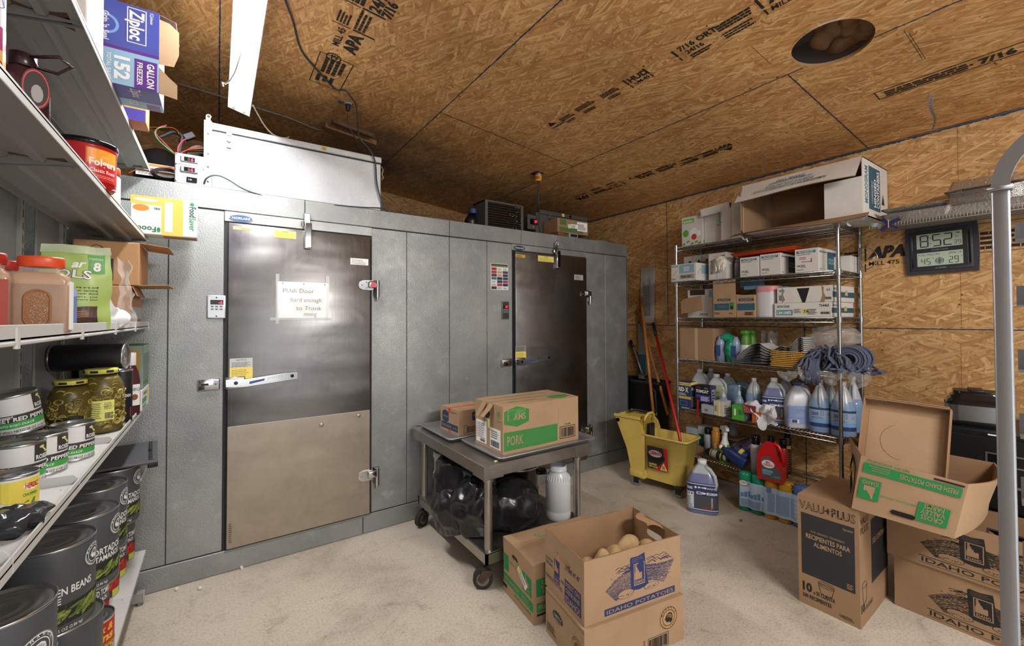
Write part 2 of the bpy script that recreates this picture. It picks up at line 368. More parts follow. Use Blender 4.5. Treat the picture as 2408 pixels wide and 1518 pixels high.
cf = lambda x, y: cv(x, y, .0012)
for k, (p0, p1) in enumerate([((1.35, -.6), (1.35, BY)), ((2.667, 1.035), (2.667, BY)), ((2.667, .72), (2.667, -.6)), ((1.345, 2.9), (2.667, 2.896)), ((2.667, 1.11), (3.95, 1.11)), ((0, -.6), (0, BY)), ((.0, 4.25), (1.35, 4.28)), ((3.935, -.6), (3.935, BY))]):
    jag(c, p0, p1, .0022, .0018, cf, SEAM, k)
# stamp frames: u runs towards the camera (-y), v towards -x
def SF(x, y, flip=False):
    M = FR(cv(x, y, .001), (0, -1, 0), (-1, 0, .1094))
    return M if not flip else M @ RZ(math.pi)
def stamp(M, mb, u0, sc=1.0, seed=1, mirror=False):
    rr = random.Random(seed); q = lambda a: u0+a*sc
    mb.poly(INKS, [(q(0), .02*sc), (q(.09), .02*sc), (q(.045), .075*sc)], M)
    mb.text(INKS, 'Construction', q(-.01), -.02*sc, .022*sc, M, bold=.03)
    for (x, y, w_, h_, n_) in ((.14, .0, .16, .05, 4), (.34, .01, .2, .05, 4), (.6, .0, .18, .05, 4), (.36, -.05, .14, .035, 3), (.62, -.05, .12, .035, 3), (.16, -.045, .1, .03, 2)):
        mb.lines(INKS, q(x), y*sc, q(x+w_), (y+h_)*sc, n_, M, rr.randint(1, 99), .0006, .7, .25)
    mb.text(INKS, 'HUD', q(.86), .0, .05*sc, M, bold=.04); mb.text(INKS, 'UM-40', q(.87), -.045*sc, .03*sc, M, bold=.03)
    for x in (.83, 1.0, 1.22): mb.rect(INKS, q(x), -.01, q(x)+.014*sc, .06*sc, M); mb.rect(INKS, q(x), -.06*sc, q(x)+.01*sc, -.02, M)
    mb.text(INKS, '7/16 ORT', q(1.26), .02*sc, .042*sc, M, bold=.03); mb.text(INKS, '24/16', q(1.28), -.03*sc, .035*sc, M, bold=.03); mb.lines(INKS, q(1.28), -.085*sc, q(1.42), -.045*sc, 2, M, 5, .0006, .7)
    mb.lines(INKS, q(1.5), .0, q(1.7), .06*sc, 3, M, 6, .0006, .75, .1); mb.lines(INKS, q(1.5), -.08*sc, q(1.68), -.02*sc, 3, M, 8, .0006, .6)
    mb.rect(INKS, q(1.73), -.01, q(1.745), .075*sc, M); mb.rect(INKS, q(1.73), -.07*sc, q(1.74), -.025*sc, M)
    mb.text(INKS, 'APA', q(1.77), .0, .085*sc, M, bold=.05, w=.22*sc, sh=.25); mb.text(INKS, 'MILL 475', q(1.76), -.06*sc, .035*sc, M, bold=.015, sh=.2)
stamp(SF(2.085, 2.5), c, 0, .88)
stamp(SF(3.245, 1.75, True), c, 0, .88, 4)
stamp(SF(3.235, .98), c, -1.75, .5, 6)
M = SF(3.24, .87); c.frame(INKS, .0, -.05, .62, .05, .006, M); c.lines(INKS, .04, -.035, .4, .03, 3, M, 5, .0006, .7, .1); c.text(INKS, '7/16', .42, -.03, .05, M, bold=.05); c.disc(INKS, .7, 0, .05, M, r0=.15)
M = SF(.6, 3.02, True); c.frame(INKS, -.12, -.1, .26, .1, .006, M @ T(-.13, 0, 0)); c.lines(INKS, -.22, -.06, -.02, .07, 4, M, 3, .0006, .7, .3); c.lines(INKS, .0, -.07, .1, .05, 3, M, 4, .0006, .6)
M = SF(.6, 2.72, False); M2 = FR(cv(.6, 2.85, .001), (0, -1, 0), (-1, 0, .1094))
c.text(INKS, 'APA', .18, -.075, .07, M2, bold=.05, w=.2); c.text(INKS, 'MILL 45', .2, .02, .04, M2, bold=.02, w=.18); c.disc(INKS, .07, .02, .045, M2, r0=.18); c.text(INKS, 'CE', .07, .0, .035, M2, al='c', bold=.04)
c.lines(INKS, .42, .02, .52, .09, 4, M2, 8, .0006, .6); c.lines(INKS, .42, -.07, .6, .0, 3, M2, 9, .0006, .6)
c.text(INKS, '24/16', .62, -.09, .055, M2, bold=.04); c.lines(INKS, .62, -.01, .75, .09, 4, M2, 10, .0006, .8); c.text(INKS, '7/16', .62, -.15, .05, M2, bold=.05)
for x in (.4, .6, .8): c.rect(INKS, x, -.13, x+.012, -.01, M2); c.rect(INKS, x, .0, x+.006, .1, M2)
c.rect(INKS, .85, -.12, .87, .09, M2); c.text(INKS, 'RATED', .9, -.08, .07, M2, bold=.06)
for x, y, l in ((2.36, 1.13, .16), (2.80, .62, .22), (2.83, .61, .2)):   # pencil lines around the hole
    M = SF(x, y); c.rect(INKS, 0, -l, .002, l*.4, M, .0003)
rr = random.Random(5)
for i in range(70): x, y = rr.choice([1.35, 2.667, 2.0, 3.3])+rr.uniform(-.03, .03), rr.uniform(-.5, 4.5); c.disc(INKS, 0, 0, rr.uniform(.003, .006), SF(x, y), n=8)
struct(c, 'ceiling')
# walls
w_ = MB(); w_.add(OSBW, [(WX, -.9, 0), (WX, -.9, CZ(WX)), (WX, BY, CZ(WX)), (WX, BY, 0)], [(0, 1, 2, 3)])
wf = lambda y, z: (WX-.0012, y, z)
for k, (p0, p1) in enumerate([((-.9, 1.447), (BY, 1.449)), ((2.833, 1.449), (2.838, 2.77)), ((1.55, 0), (1.55, 1.449)), ((-.9, 2.765), (BY, 2.765)), ((-.9, .004), (BY, .004))]):
    jag(w_, p0, p1, .0022 if k != 3 else .003, .0014 if k != 3 else .004, wf, SEAM, k+20)
WM = lambda y, z: FR((WX-.001, y, z), (0, -1, 0), (0, 0, 1))
M = WM(1.62, 1.95); w_.text(INKS, '17/16 ORT', .1, .03, .04, M, bold=.03, w=.24); w_.text(INKS, '24/16', .12, -.03, .04, M, bold=.03); w_.lines(INKS, .35, -.09, .46, .08, 6, M, 5, .0006, .62, .1)
w_.text(INKS, 'APA', .495, .01, .075, M, bold=.06, w=.21, sh=.25); w_.text(INKS, 'MILL 475', .5, -.045, .03, M, bold=.01, w=.17)
w_.rect(INKS, .475, -.01, .485, .1, M); w_.rect(INKS, .475, -.09, .482, -.03, M)
w_.poly(INKS, [(.71, -.06), (.77, .0), (.78, -.055)], M); w_.lines(INKS, 1.06, -.0, 1.35, .12, 4, M, 15, .0006, .6, .1); w_.rect(INKS, 1.0, .16, 1.5, .163, M); w_.rect(INKS, 1.0, -.02, 1.5, -.017, M)
M = WM(2.42, .92); w_.lines(INKS, 0, -.1, .22, .1, 5, M, 3, .0006, .6, .4)
for i in range(46): w_.disc(INKS, 0, 0, rr.uniform(.003, .006), WM(rr.choice([.65, 1.05, 1.55, 2.84, 2.2])+rr.uniform(-.01, .01), rr.uniform(.3, 2.7)), n=8)
w_.rect(mat('8a6137', .8), -.0007, -.66, .0007, .66, WM(.65, 2.1)); w_.rect(mat('8a6137', .8), -.0007, -.35, .0007, .35, WM(.655, 1.0))
struct(w_, 'wall_right')
w_ = MB(); w_.add(OSBB, [(-1.25, BY, 0), (-1.25, BY, CZ(-1.25)), (WX, BY, CZ(WX)), (WX, BY, 0)], [(0, 1, 2, 3)])
bf = lambda x, z: (x, BY-.0012, z)
for k, x in enumerate((.6, 1.82, 3.04)): jag(w_, (x, 0), (x, 2.85), .002, .002, bf, SEAM, k+40)
struct(w_, 'wall_back')
# left wall: tan wood-grain boards behind the shelving
t = NT('tan_board'); wv = t.n('TexWave', wave_type='BANDS', bands_direction='Z'); wv.inputs['Scale'].default_value = 14; wv.inputs['Distortion'].default_value = 9; wv.inputs['Detail'].default_value = 2; wv.inputs['Detail Scale'].default_value = .35
q = t.obj(); t.l(q[0], q[1], wv, 0); t.setc(t.ramp((wv, 1), [(.1, lin('7d7264')), (.5, lin('9b8f7e'))])); t.b.inputs['Roughness'].default_value = .6; t.bump((wv, 1), .4, .004); TANB = t.m
w_ = MB()
for y in [-1.6+.94*i for i in range(8)]: w_.box(TANB, (-1.2, y+.004, 0), (-1.16, min(BY, y+.932), 2.5), bev=.004); w_.box(TANB, (-1.2, y+.004, 2.51), (-1.155, min(BY, y+.932), CZ(-1.2)), bev=.004)
w_.box(BLK, (-1.25, -1.6, 0), (-1.2, BY, 3.35)); struct(w_, 'wall_left')
# a lump of fibreglass insulation and white duct liner in the ceiling hole
INS = mat('8a6a4c', .95, bumpn=(60, 1.0), name='insulation', var=.35)
b = MB()
for i in range(20):
    a = rr.uniform(-1.9, 1.1); r = rr.uniform(.06, .24); b.ball(INS, (HX+.05+r*math.cos(a), HY-.02+r*math.sin(a), CZ(HX)+.115+rr.uniform(-.02, .05)), rr.uniform(.05, .09), rr.uniform(.05, .09), rr.uniform(.04, .06), n=20, m=12)
b.warp(soft(None, .03, 14, 2)); tag(b.build('insulation_batt'), 'brown fibreglass insulation bulging down inside the round ceiling hole', 'insulation')
b = MB(); b.add(mat('a3a2a8', .6), [(HX+math.cos(i*2*math.pi/40)*(HR+.012), HY+math.sin(i*2*math.pi/40)*(HR+.012), CZ(HX)+z) for z in (.0145, .25) for i in range(40)], [(i, i+1, 41+i, 40+i) for i in range(14, 24)], None, True)
LN = mat('8e8d92', .6); b.box(LN, (HX-.32, HY-.32, CZ(HX)+.25), (HX+.32, HY+.32, CZ(HX)+.27)); [b.box(LN, (HX+x0, HY+y0, CZ(HX)+.05), (HX+x1, HY+y1, CZ(HX)+.26)) for x0, y0, x1, y1 in ((-.33, -.33, -.32, .33), (.32, -.33, .33, .33), (-.33, -.33, .33, -.32), (-.33, .32, .33, .33))]; struct(b, 'trim_1')
# metal strapping strips and wires hanging from the ceiling
b = MB(); p = Vector((3.434, .665, CZ(3.434))); n = 26
b.grid(mat('b9b9bd', .35, .9), lambda u, v: (p.x+.012*math.sin(v*5)+(u-.5)*.004, p.y+(u-.5)*(.022-.012*v)+.01*math.sin(v*7), p.z-v*.235), 1, n)
for i in range(14): b.disc(BLK, 0, 0, .0025, FR((p.x+.012*math.sin(i/14*5)-.002, p.y+.01*math.sin(i/2), p.z-.012-i*.016), (0, -1, 0), (0, 0, 1)), n=8)
tag(b.build('metal_strap'), 'perforated metal strap hanging from the ceiling near the round hole', 'strap')
b = MB(); q0 = Vector((3.456, 1.617, CZ(3.456))); b.grid(mat('8d8b88', .4, .8), lambda u, v: (q0.x+.01*math.sin(v*6), q0.y+(u-.5)*.008+.006*math.sin(v*5), q0.z-v*.19), 1, 12)
tag(b.build('metal_strap'), 'thin metal strip dangling from the ceiling behind the upturned white box lid', 'strap')
# ---------------- walk-in freezer and cooler ----------------
CF = FR((0, CY, 0), (1, 0, 0), (0, 0, 1))     # front plane frame: u = world x, v = height, out = towards the room
def PB(x0, y0, x1, y1, Y): a = PX(x0, y0, 'y', Y); b = PX(x1, y1, 'y', Y); return a.x, b.z, b.x, a.z
COOL = thing('walk_in_cooler', 'large grey embossed steel walk-in freezer and cooler with two steel doors', 'walk-in cooler')
GAP = mat('2c2c2e', .8, name='panel_gap')
cx = [-1.12, -.235, .048-.015, .912, 1.19, 1.549, 1.903, 2.168, 3.055, 3.339, 3.682]
core = MB(); core.box(GAP, (-1.11, CY+.004, .0), (3.67, BY-.25, 2.315)); part(core, 'core', COOL)
def pan(x0, x1, z0, z1, mt=STUC, dy=0, nm='panel'):
    b = MB(); b.box(mt, (x0+.0018, CY-dy, z0+.0018), (x1-.0018, CY+.03, z1-.0018), bev=.0025); return part(b, nm, COOL)
for i in range(len(cx)-1):
    if i in (2, 7): continue
    pan(cx[i], cx[i+1], .135, 2.192)
hx = [-1.12, .48, 1.549, 2.262, 3.682]
for i in range(4): pan(hx[i], hx[i+1], 2.195, 2.328, STUCD, .004, 'top_trim')
bx_ = [-1.12, .865, 2.3, 3.682]
for i in range(3): pan(bx_[i], bx_[i+1], 0, .133, STUC, .006, 'kick_plate')
b = MB(); b.box(STUC, (3.672, CY+.0, 0), (3.684, BY-.25, 2.328)); b.box(STUCD, (-1.12, CY+.02, 2.316), (3.682, BY-.25, 2.324)); part(b, 'side_and_roof_panel', COOL)
def chrome_hinge(x, z, s=1):
    h = MB(); M = CF @ T(x, z, .0)
    pl = [(-.085, 0), (-.078, .022), (-.055, .034), (0, .036), (.02, .032), (.02, -.032), (0, -.036), (-.055, -.034), (-.078, -.022)]
    h.prism(CHROME, pl, .03, .044, M); h.box(CHROME, (-.02, -.02, .04), (.045, .03, .062), M, .008, 2)
    h.box(CHROME, (.03, -.075, .0), (.075, .04, .016), M, .004); h.cyl(CHROME, (.052, -.085, .03), (.052, .035, .03), .0155, 16, M=M); h.cyl(CHROME, (.052, -.105, .03), (.052, -.085, .03), .009, 12, M=M)
    for u, v in ((-.06, 0), (-.03, .02), (-.03, -.02), (.062, .03), (.062, -.06), (.04, .03)): h.ball(CHROME, (u, v, .045 if u < 0 else .018), .005, .005, .003, M, 10, 6)
    return h
def door(x0, x1, z0, z1, first):
    fr = MB(); ft = .048
    # frame: header, jambs
    for a, b_ in (((x0-.02, z1+.012), (x1+.02, 2.192)),): fr.box(STUC, (a[0], a[1], -.03), (b_[0], b_[1], .008), CF, .002)
    fr.box(GAP, (x0-.018, z0-.004, -.03), (x1+.02, z1+.012, .002), CF)
    fr.box(mat('98999b', .35, .9), (x0-.005, z0-.022, .0), (x1+.01, z0-.008, .02), CF, .003)
    part(fr, 'door_frame', COOL)
    d = MB(); d.box(DOORM, (x0, z0, .004), (x1, z1, .034), CF, .004, 2); d.box(BLK, (x0-.004, z0-.006, .001), (x1+.004, z1+.004, .006), CF)
    if first:
        a = PX(537, 1003, 'y', CY-.034).z; e = PX(867, 952, 'y', CY-.034).z; zz = (a+e)/2-.02
        KP = steel('kick_steel', 'b3a899', .38, .12); d.box(KP, (x0+.003, z0+.004, .034), (x1-.003, zz, .0352), CF); d.rect(mat('d5cdc0', .3, .9), x0+.004, zz, x1-.004, zz+.003, CF, .0356)
        for u_, v_ in ((x0+.53, zz-.06), (x1-.08, zz-.03)): d.ball(KP, (u_, v_, .0352), .014, .014, .003, CF, 16, 8)
        d.lines(mat('51483e', .8), x0+.012, z0+.04, x0+.03, z0+.16, 10, CF, 4, .0358, .5)
    dd = part(d, 'door', COOL, 'brushed stainless steel door leaf')
    return dd
def ledbox(x, z, w_, h, txt, dark=False):
    t_ = MB(); M = CF @ T(x-w_/2, z-h/2, 0); t_.box(mat('6e6f72', .4, .5) if dark else mat('b9babd', .3, .7), (0, 0, 0), (w_, h, .012), M, .004, 2)
    t_.rect(mat('b9babd', .3, .8) if not dark else mat('4b4a4a', .4, .6), .006, .006, w_-.006, h-.006, M, .0125); t_.rect(BLKG, w_*.18, h*.6, w_*.86, h*.8, M, .013)
    t_.text(mat('ff2030', .5, 0, 5.0), txt, w_*.82, h*.63, h*.13, M, .0136, al='r', bold=.02)
    for i in range(3):
        for j in range(2): t_.rect(mat('8b8c90', .5), w_*(.2+.23*i), h*(.36+.12*j), w_*(.36+.23*i), h*(.44+.12*j), M, .0131); t_.rect(INK, w_*(.22+.23*i), h*(.39+.12*j), w_*(.34+.23*i), h*(.405+.12*j), M, .0134)
    for v in (.1, .9): t_.disc(mat('4a4a4c', .3, 1), w_/2, h*v, w_*.05, M, .0131, 12)
    return t_
def latch(x, z, L):
    l = MB(); M = CF @ T(x, z, 0)
    l.box(CHROME, (-.135, -.035, 0), (-.03, .03, .03), M, .006, 2); l.rect(INK, -.12, -.006, -.085, .006, M, .031); l.disc(mat('8f8f93', .2, 1), -.05, -.002, .014, M, .0312, 16); l.disc(INK, -.05, -.002, .004, M, .0316, 8)
    l.box(CHROME, (-.005, -.036, .03), (.1, .036, .05), M, .008, 2)
    l.prism(CHROME, [(.0, -.02), (.1, -.026), (L, .0), (L, .042), (L-.07, .042), (.1, .02), (.0, .024)], .045, .068, M); l.poly(mat('3b4f86', .4), [(.12, -.012), (.2, .004), (.2, .016), (.12, .004)], M, .0686)
    for u, v in ((.05, 0), (L-.03, .02)): l.disc(BLKG, u, v, .011, M, .0688, 16)
    for i in range(8):
        for j in range(2): l.disc(INK, .22+i*.011, .012+i*.0013+j*.008, .002, M, .0686, 6)
    return l
def closer(x, z, top=.03):
    k = MB(); M = CF @ T(x, z, 0)
    k.box(CHROME, (-.022, -.17, .034), (.022, 0, .062), M, .004, 2); k.box(mat('8d8e90', .3, 1), (-.022, 0, .008), (.018, .07, .03), M, .003); k.cyl(CHROME, (-.03, .01, .03), (-.03, -.02, .03), .009, 12, M=M)
    k.box(BLKG, (-.016, -.16, .062), (.016, -.01, .0632), M); return k
D1 = door(.052, .905, .145, 2.118, True)
D2 = door(2.178, 3.042, .145, 2.126, False)
def onfront(mb, nm, lab=None, par=None): return part(mb, nm, par or COOL, lab)
p = PX(508, 902, 'y', CY-.05); onfront(latch(.045, 1.145, .385), 'handle', 'chrome pull latch', D1)
onfront(latch(2.172, 1.145, .385), 'handle', 'chrome pull latch', D2)
a = PX(866, 650, 'y', CY-.03); onfront(chrome_hinge(.905, 1.77), 'hinge', None, D1); onfront(chrome_hinge(.905, .42), 'hinge', None, D1)
onfront(chrome_hinge(3.042, 1.77), 'hinge', None, D2); onfront(chrome_hinge(3.042, .42), 'hinge', None, D2)
h = MB(); h.poly(mat('d8303a', .4), [(-.012, -.012), (.03, -.012), (.03, .02), (.0, .02)], CF @ T(.905, 1.77, 0), .0626); onfront(h, 'hinge_sticker', 'red sticker', D1)
onfront(closer(.492, 2.165), 'door_closer', None, D1); onfront(closer(2.66, 2.17), 'door_closer', None, D2)
h = MB(); M = CF @ T(2.655, 2.19, .0); h.tube(CHROME, [(.0, .0, .02), (-.012, .05, .035), (0, .075, .04), (.014, .05, .035), (.006, -.01, .04), (-.03, -.05, .045), (-.045, -.03, .04), (-.02, 0, .035)], .005, 8, M); onfront(h, 'hook', None, D2)
onfront(ledbox(-.005-.0, 1.605, .095, .14, '-6', ), 'temperature_control', 'pale steel control plate with red -6 display')
onfront(ledbox(2.085, 1.60, .075, .155, '37', True), 'temperature_control', 'dark control plate with red 37 display')
def badge(x, z, w_, dark):
    g = MB(); M = CF @ T(x, z, 0); g.prism(mat('34507f' if not dark else '222f4d', .35), [(math.cos(i*math.pi/16)*w_/2, math.sin(i*math.pi/16)*w_*.17) for i in range(32)], .008, .013, M)
    g.disc(mat('b7bcc6', .3, .6), 0, 0, w_*.49, M, .0134, 32, w_*.16, .04); g.text(mat('d5d9e2', .4), 'NORLAKE', 0, -w_*.055, w_*.11, M, .0138, w_*.76, .02, 'c'); return g
onfront(badge(.118, 2.155, .125, False), 'badge', 'blue oval badge'); onfront(badge(2.235, 2.16, .125, True), 'badge', 'dark blue oval badge')
# paper signs and stickers on the doors (each lies on the leaf: its own thing)
def sheet(nm, x0, y0, x1, y1, Y, mt, lab, cat, draw=None, grp=None, th=.0012):
    u0, v0, u1, v1 = PB(x0, y0, x1, y1, Y); s = MB(); M = FR((u0, Y, v0), (1, 0, 0), (0, 0, 1)); W_, H_ = u1-u0, v1-v0
    s.box(mt, (0, 0, 0), (W_, H_, th), M)
    if draw: draw(s, M @ T(0, 0, th), W_, H_)
    return tag(s.build(nm), lab, cat, grp)
DY = CY-.0346
PEN = mat('6c6c78', .8); CLT = mat('dfe2e4', .25, alpha=.42)
def hand(s, M, W, H):
    s.grid(PAPER, lambda u, v: (W*u, H*v, .002+.0035*math.sin(u*9+v*4)*math.sin(v*7+u*3)), 20, 16, M)
    for tx, x, y, w_ in (('PUsh Door', .1, .7, .6), ('hard enough', .25, .45, .6), ('to Thank', .35, .22, .5), ('moving', .5, .06, .25)):
        s.text(PEN, tx, W*x, H*y, H*.12, M, .0068, W*w_, -.012, sh=.1)
    for x in (.1, .5, .92): s.disc(mat('55555a', .4), W*x, H*.95, .004, M, .0065, 10)
    for a in ((-.03, -.16, .035, 1.2), (.94, -.06, 1.01, 1.2)): s.rect(CLT, W*a[0], H*a[1], W*a[2], H*a[3], M, .0072)
    s.rect(CLT, -W*.13, -H*.06, W*1.08, H*.01, M, .0075)
sheet('paper_sign', 652, 661, 772, 747, DY, PAPER, 'handwritten white paper sign taped to the left steel door', 'sign', hand)
def ylab(s, M, W, H): s.text(INK, 'WARNING!', W/2, H*.8, H*.12, M, .0004, al='c', bold=.02); s.lines(mat('a08c3c', .7), W*.1, H*.12, W*.9, H*.72, 6, M, 3, .0004, .3)
sheet('warning_sticker', 645, 540, 696, 562, DY, YEL, 'yellow warning sticker at the top of the left steel door', 'sticker', ylab)
sheet('masking_tape_label', 548, 531, 592, 543, DY, mat('d9c98c', .7), 'tan masking tape label with handwriting in top corner of left steel door', 'label', lambda s, M, W, H: (s.text(INK, '2 x 11 FREEZER', W*.1, H*.1, H*.35, M, .0004, W*.8), s.lines(INK, W*.3, H*.55, W*.9, H*.8, 2, M, 2, .0004, .5)))
sheet('spec_sticker', 824, 606, 866, 624, DY, WHT, 'small white data sticker near the top hinge of the left steel door', 'sticker', lambda s, M, W, H: s.lines(INK, W*.08, H*.1, W*.92, H*.9, 6, M, 3, .0004, .3))
sheet('notice_sticker', 540, 843, 594, 862, DY, mat('bcbcba', .4, .3), 'grey NOTICE sticker above the handle of the left steel door', 'sticker', lambda s, M, W, H: (s.text(INK, 'NOTICE', W/2, H*.72, H*.18, M, .0004, al='c'), s.lines(INK, W*.08, H*.1, W*.92, H*.65, 4, M, 5, .0004, .3)))
sheet('caution_sticker', 540, 865, 594, 888, DY, YEL, 'pale yellow sticker just above the handle of the left steel door', 'sticker', lambda s, M, W, H: s.lines(mat('8d7c35', .7), W*.08, H*.2, W*.92, H*.9, 5, M, 6, .0004, .3))
sheet('warning_sticker', 1265, 600, 1302, 617, DY, YEL, 'yellow warning sticker at the top of the right steel door', 'sticker', ylab)
sheet('masking_tape_label', 1212, 597, 1235, 606, DY, mat('c9a93c', .7), 'torn yellow tape label in the top left corner of the right steel door', 'label', lambda s, M, W, H: s.lines(INK, W*.1, H*.2, W*.8, H*.8, 2, M, 2, .0004, .5))
sheet('spec_sticker', 1350, 645, 1371, 659, DY, mat('a9aaa9', .6), 'small grey data sticker near the top hinge of the right steel door', 'sticker', lambda s, M, W, H: s.lines(INK, W*.08, H*.1, W*.92, H*.9, 5, M, 4, .0004, .3))
sheet('notice_sticker', 1212, 813, 1237, 825, DY, mat('9c9c98', .4, .3), 'grey sticker above the handle of the right steel door', 'sticker', lambda s, M, W, H: s.lines(INK, W*.08, H*.1, W*.92, H*.9, 4, M, 5, .0004, .3))
sheet('caution_sticker', 1212, 827, 1237, 841, DY, YEL, 'yellow sticker just above the handle of the right steel door', 'sticker', lambda s, M, W, H: s.lines(mat('8d7c35', .7), W*.08, H*.2, W*.92, H*.9, 4, M, 6, .0004, .3))
def ads(s, M, W, H):
    rr = random.Random(9); s.rect(mat('35552f', .7), .004, H*.87, W-.004, H-.004, M, .0004)
    for i in range(12): s.disc(mat('c9a58a', .7), W*(.08+.077*i), H*.9, H*.02, M, .0008, 8)
    for i in range(3):
        for j in range(7):
            x, y = W*(.03+.325*i), H*(.02+.12*j); s.rect(mat(rr.choice(['2d3c6b', 'e6e6e4', 'd8d8d6', '3d3a38', 'b9452c', 'c9c3ac', '5a7a94']), .7), x, y, x+W*.3, y+H*.105, M, .0004)
            s.lines(mat(rr.choice(['2b2b2e', '9a3c2a', '32507c']), .7), x+W*.02, y+H*.01, x+W*.28, y+H*.09, 4, M, i*9+j, .0008, .4)
sheet('advert_poster', 1154, 618, 1195, 682, CY-.001, WHT, 'small poster of coloured adverts stuck beside the right steel door', 'poster', ads)
sheet('paper_scrap', 1385, 757, 1386, 760, CY-.001, PAPER, 'tiny white paper scrap stuck beside the right door', 'scrap') if False else None
# ---------------- shop light hanging above the freezer front ----------------
L_ = thing('shop_light', 'long white two-tube shop light glowing above the left freezer box', 'ceiling light', T(.1025, 2.49, 2.812) @ RY(math.radians(15)))
EN = mat('f4f4f2', .35, name='white_enamel'); hl = .61; b = MB()
b.box(EN, (-.03, -hl, .02), (.03, hl, .055), bev=.003)
b.add(EN, [(-.03, -hl, .02), (-.03, hl, .02), (-.056, hl, -.008), (-.056, -hl, -.008), (.03, -hl, .02), (.03, hl, .02), (.056, hl, -.008), (.056, -hl, -.008)], [(0, 1, 2, 3), (4, 7, 6, 5)])
b.box(EN, (-.0585, -hl, -.014), (-.0555, hl, -.004)); b.box(EN, (.0555, -hl, -.014), (.0585, hl, -.004))
for s in (-1, 1): b.prism(EN, [(-.058, -.012), (.058, -.012), (.058, -.004), (.03, .055), (-.03, .055), (-.058, -.004)], 0, .003, FR((0, s*hl, 0), (1, 0, 0), (0, 0, 1)))
part(b, 'housing', L_)
TUBE = mat('ffffff', .5, 0, TUBE_POWER, name='tube_glow')
for x in (-.027, .027):
    b = MB(); b.cyl(TUBE, (x, -hl+.03, .002), (x, hl-.03, .002), .0125, 16); b.cyl(mat('c9c9c9', .3, .8), (x, -hl+.004, .002), (x, -hl+.03, .002), .013, 16); b.cyl(mat('c9c9c9', .3, .8), (x, hl-.03, .002), (x, hl-.004, .002), .013, 16); part(b, 'tube', L_)
b = MB(); b.box(EN, (-.006, -hl, -.005), (.006, hl, .02)); part(b, 'ballast_cover', L_)
b = MB(); b.tube(mat('a9a39b', .6), [(.0, .0, .012), (-.01, -.02, -.02), (-.03, .2, -.035), (-.05, .32, -.03), (-.062, .36, -.028), (-.072, .385, -.03), (-.085, .38, -.03), (-.078, .4, -.04)], .0045, 6, T(0, -.1, 0)); part(b, 'pull_string', L_)
for y in (-.45, .45):
    b = MB()
    for i in range(11): M = T(0, y, .055+i*.028) @ RZ(math.pi/2*(i % 2)); b.tube(CHROME, [(math.cos(a)*.006, 0, math.sin(a)*.016+.01) for a in [k*math.pi/4 for k in range(8)]], .0015, 5, M, True)
    part(b, 'hanging_chain', L_)
def cable(nm, lab, pts, r, mt, cat='cable', grp=None, n=8, sub=5):
    P = [Vector(p) for p in pts]; out = []
    for i in range(len(P)-1):
        p0 = P[max(i-1, 0)]; p1 = P[i]; p2 = P[i+1]; p3 = P[min(i+2, len(P)-1)]
        for k in range(sub): t = k/sub; out.append(.5*((2*p1)+(p2-p0)*t+(2*p0-5*p1+4*p2-p3)*t*t+(3*p1-p0-3*p2+p3)*t**3))
    out.append(P[-1]); b = MB(); b.tube(mt, out, r, n); return tag(b.build(nm), lab, cat, grp) if lab else b
def PY(pts, Y=None): return [PX(p[0], p[1], 'y', p[2] if len(p) > 2 else Y) for p in pts]
def PC(x, y, d=.008):
    r = ray(x, y); t = (CZ(0)-CP.z)/(r.z+.1094*r.x); p = CP+r*t; return Vector((p.x, p.y, p.z-d))
CRD = mat('2c3a44', .5, name='cable_black'); WCRD = mat('b9ae9f', .55, name='cable_white')
cable('power_cord', 'pale cord running from the shop light end down onto the freezer box', PY([(594, 246, 3.06), (606, 268, 3.1), (620, 292, 3.13), (637, 312, 3.16), (655, 322, 3.2), (672, 324, 3.24), (679, 322, 3.26)]), .0045, WCRD)
cable('black_cable', 'dark cord clipped along the ceiling and dropping behind the freezer box', [PC(660, -40), PC(672, 0), PC(690, 50), PC(707, 112), PC(737, 152), PC(768, 186), PC(790, 208), PC(812, 209, .012), PC(828, 222, .03)]+PY([(838, 250, 3.22), (842, 300, 3.16), (846, 325, 3.13), (868, 350, 3.13), (882, 380, 3.145), (886, 430, 3.145), (896, 470, 3.146), (905, 492, 3.15)]), .0052, CRD)
cable('plug_cord', 'black cord plugged into the ceiling outlet above the freezer box', [PC(817, 252, .05)]+PY([(817, 268, 3.24), (818, 292, 3.2), (830, 315, 3.22), (840, 335, 3.25), (843, 352, 3.3)]), .0042, CRD)
b = cable('armoured_cable', '', [PC(380, 185), PC(440, 200), PC(520, 224), PC(600, 250), PC(680, 275), PC(740, 300), PC(775, 306)], .006, mat('8f9498', .35, .8, bumpn=(220, .9)))
tag(b.build('armoured_cable'), 'grey armoured electrical cable stapled across the dark ceiling corner', 'cable')
o = PC(818, 243, 0); ou = thing('ceiling_outlet', 'grey ceiling outlet plate with a black plug above the freezer box', 'outlet', T(*o))
b = MB(); b.box(mat('8c9296', .4, .7), (-.065, -.022, -.004), (.075, .03, .0), bev=.002); part(b, 'plate', ou); b = MB(); b.cyl(mat('8f8e8e', .5), (0, 0, -.012), (0, 0, -.002), .03, 20); part(b, 'socket', ou)
b = MB(); b.cyl(BLK, (0, 0, -.055), (0, 0, -.012), .013, 12, .019); part(b, 'plug', ou)
o = PC(1266, 408, 0); ou = thing('drop_outlet', 'yellow twist-lock plug and outlet on the ceiling above the right unit', 'outlet', T(*o))
b = MB(); b.box(mat('3c3a3a', .5, .5), (-.06, -.05, -.004), (.06, .05, .0), bev=.002); b.cyl(mat('8f8e8e', .4, .6), (0, 0, -.022), (0, 0, -.002), .034, 20); part(b, 'plate', ou)
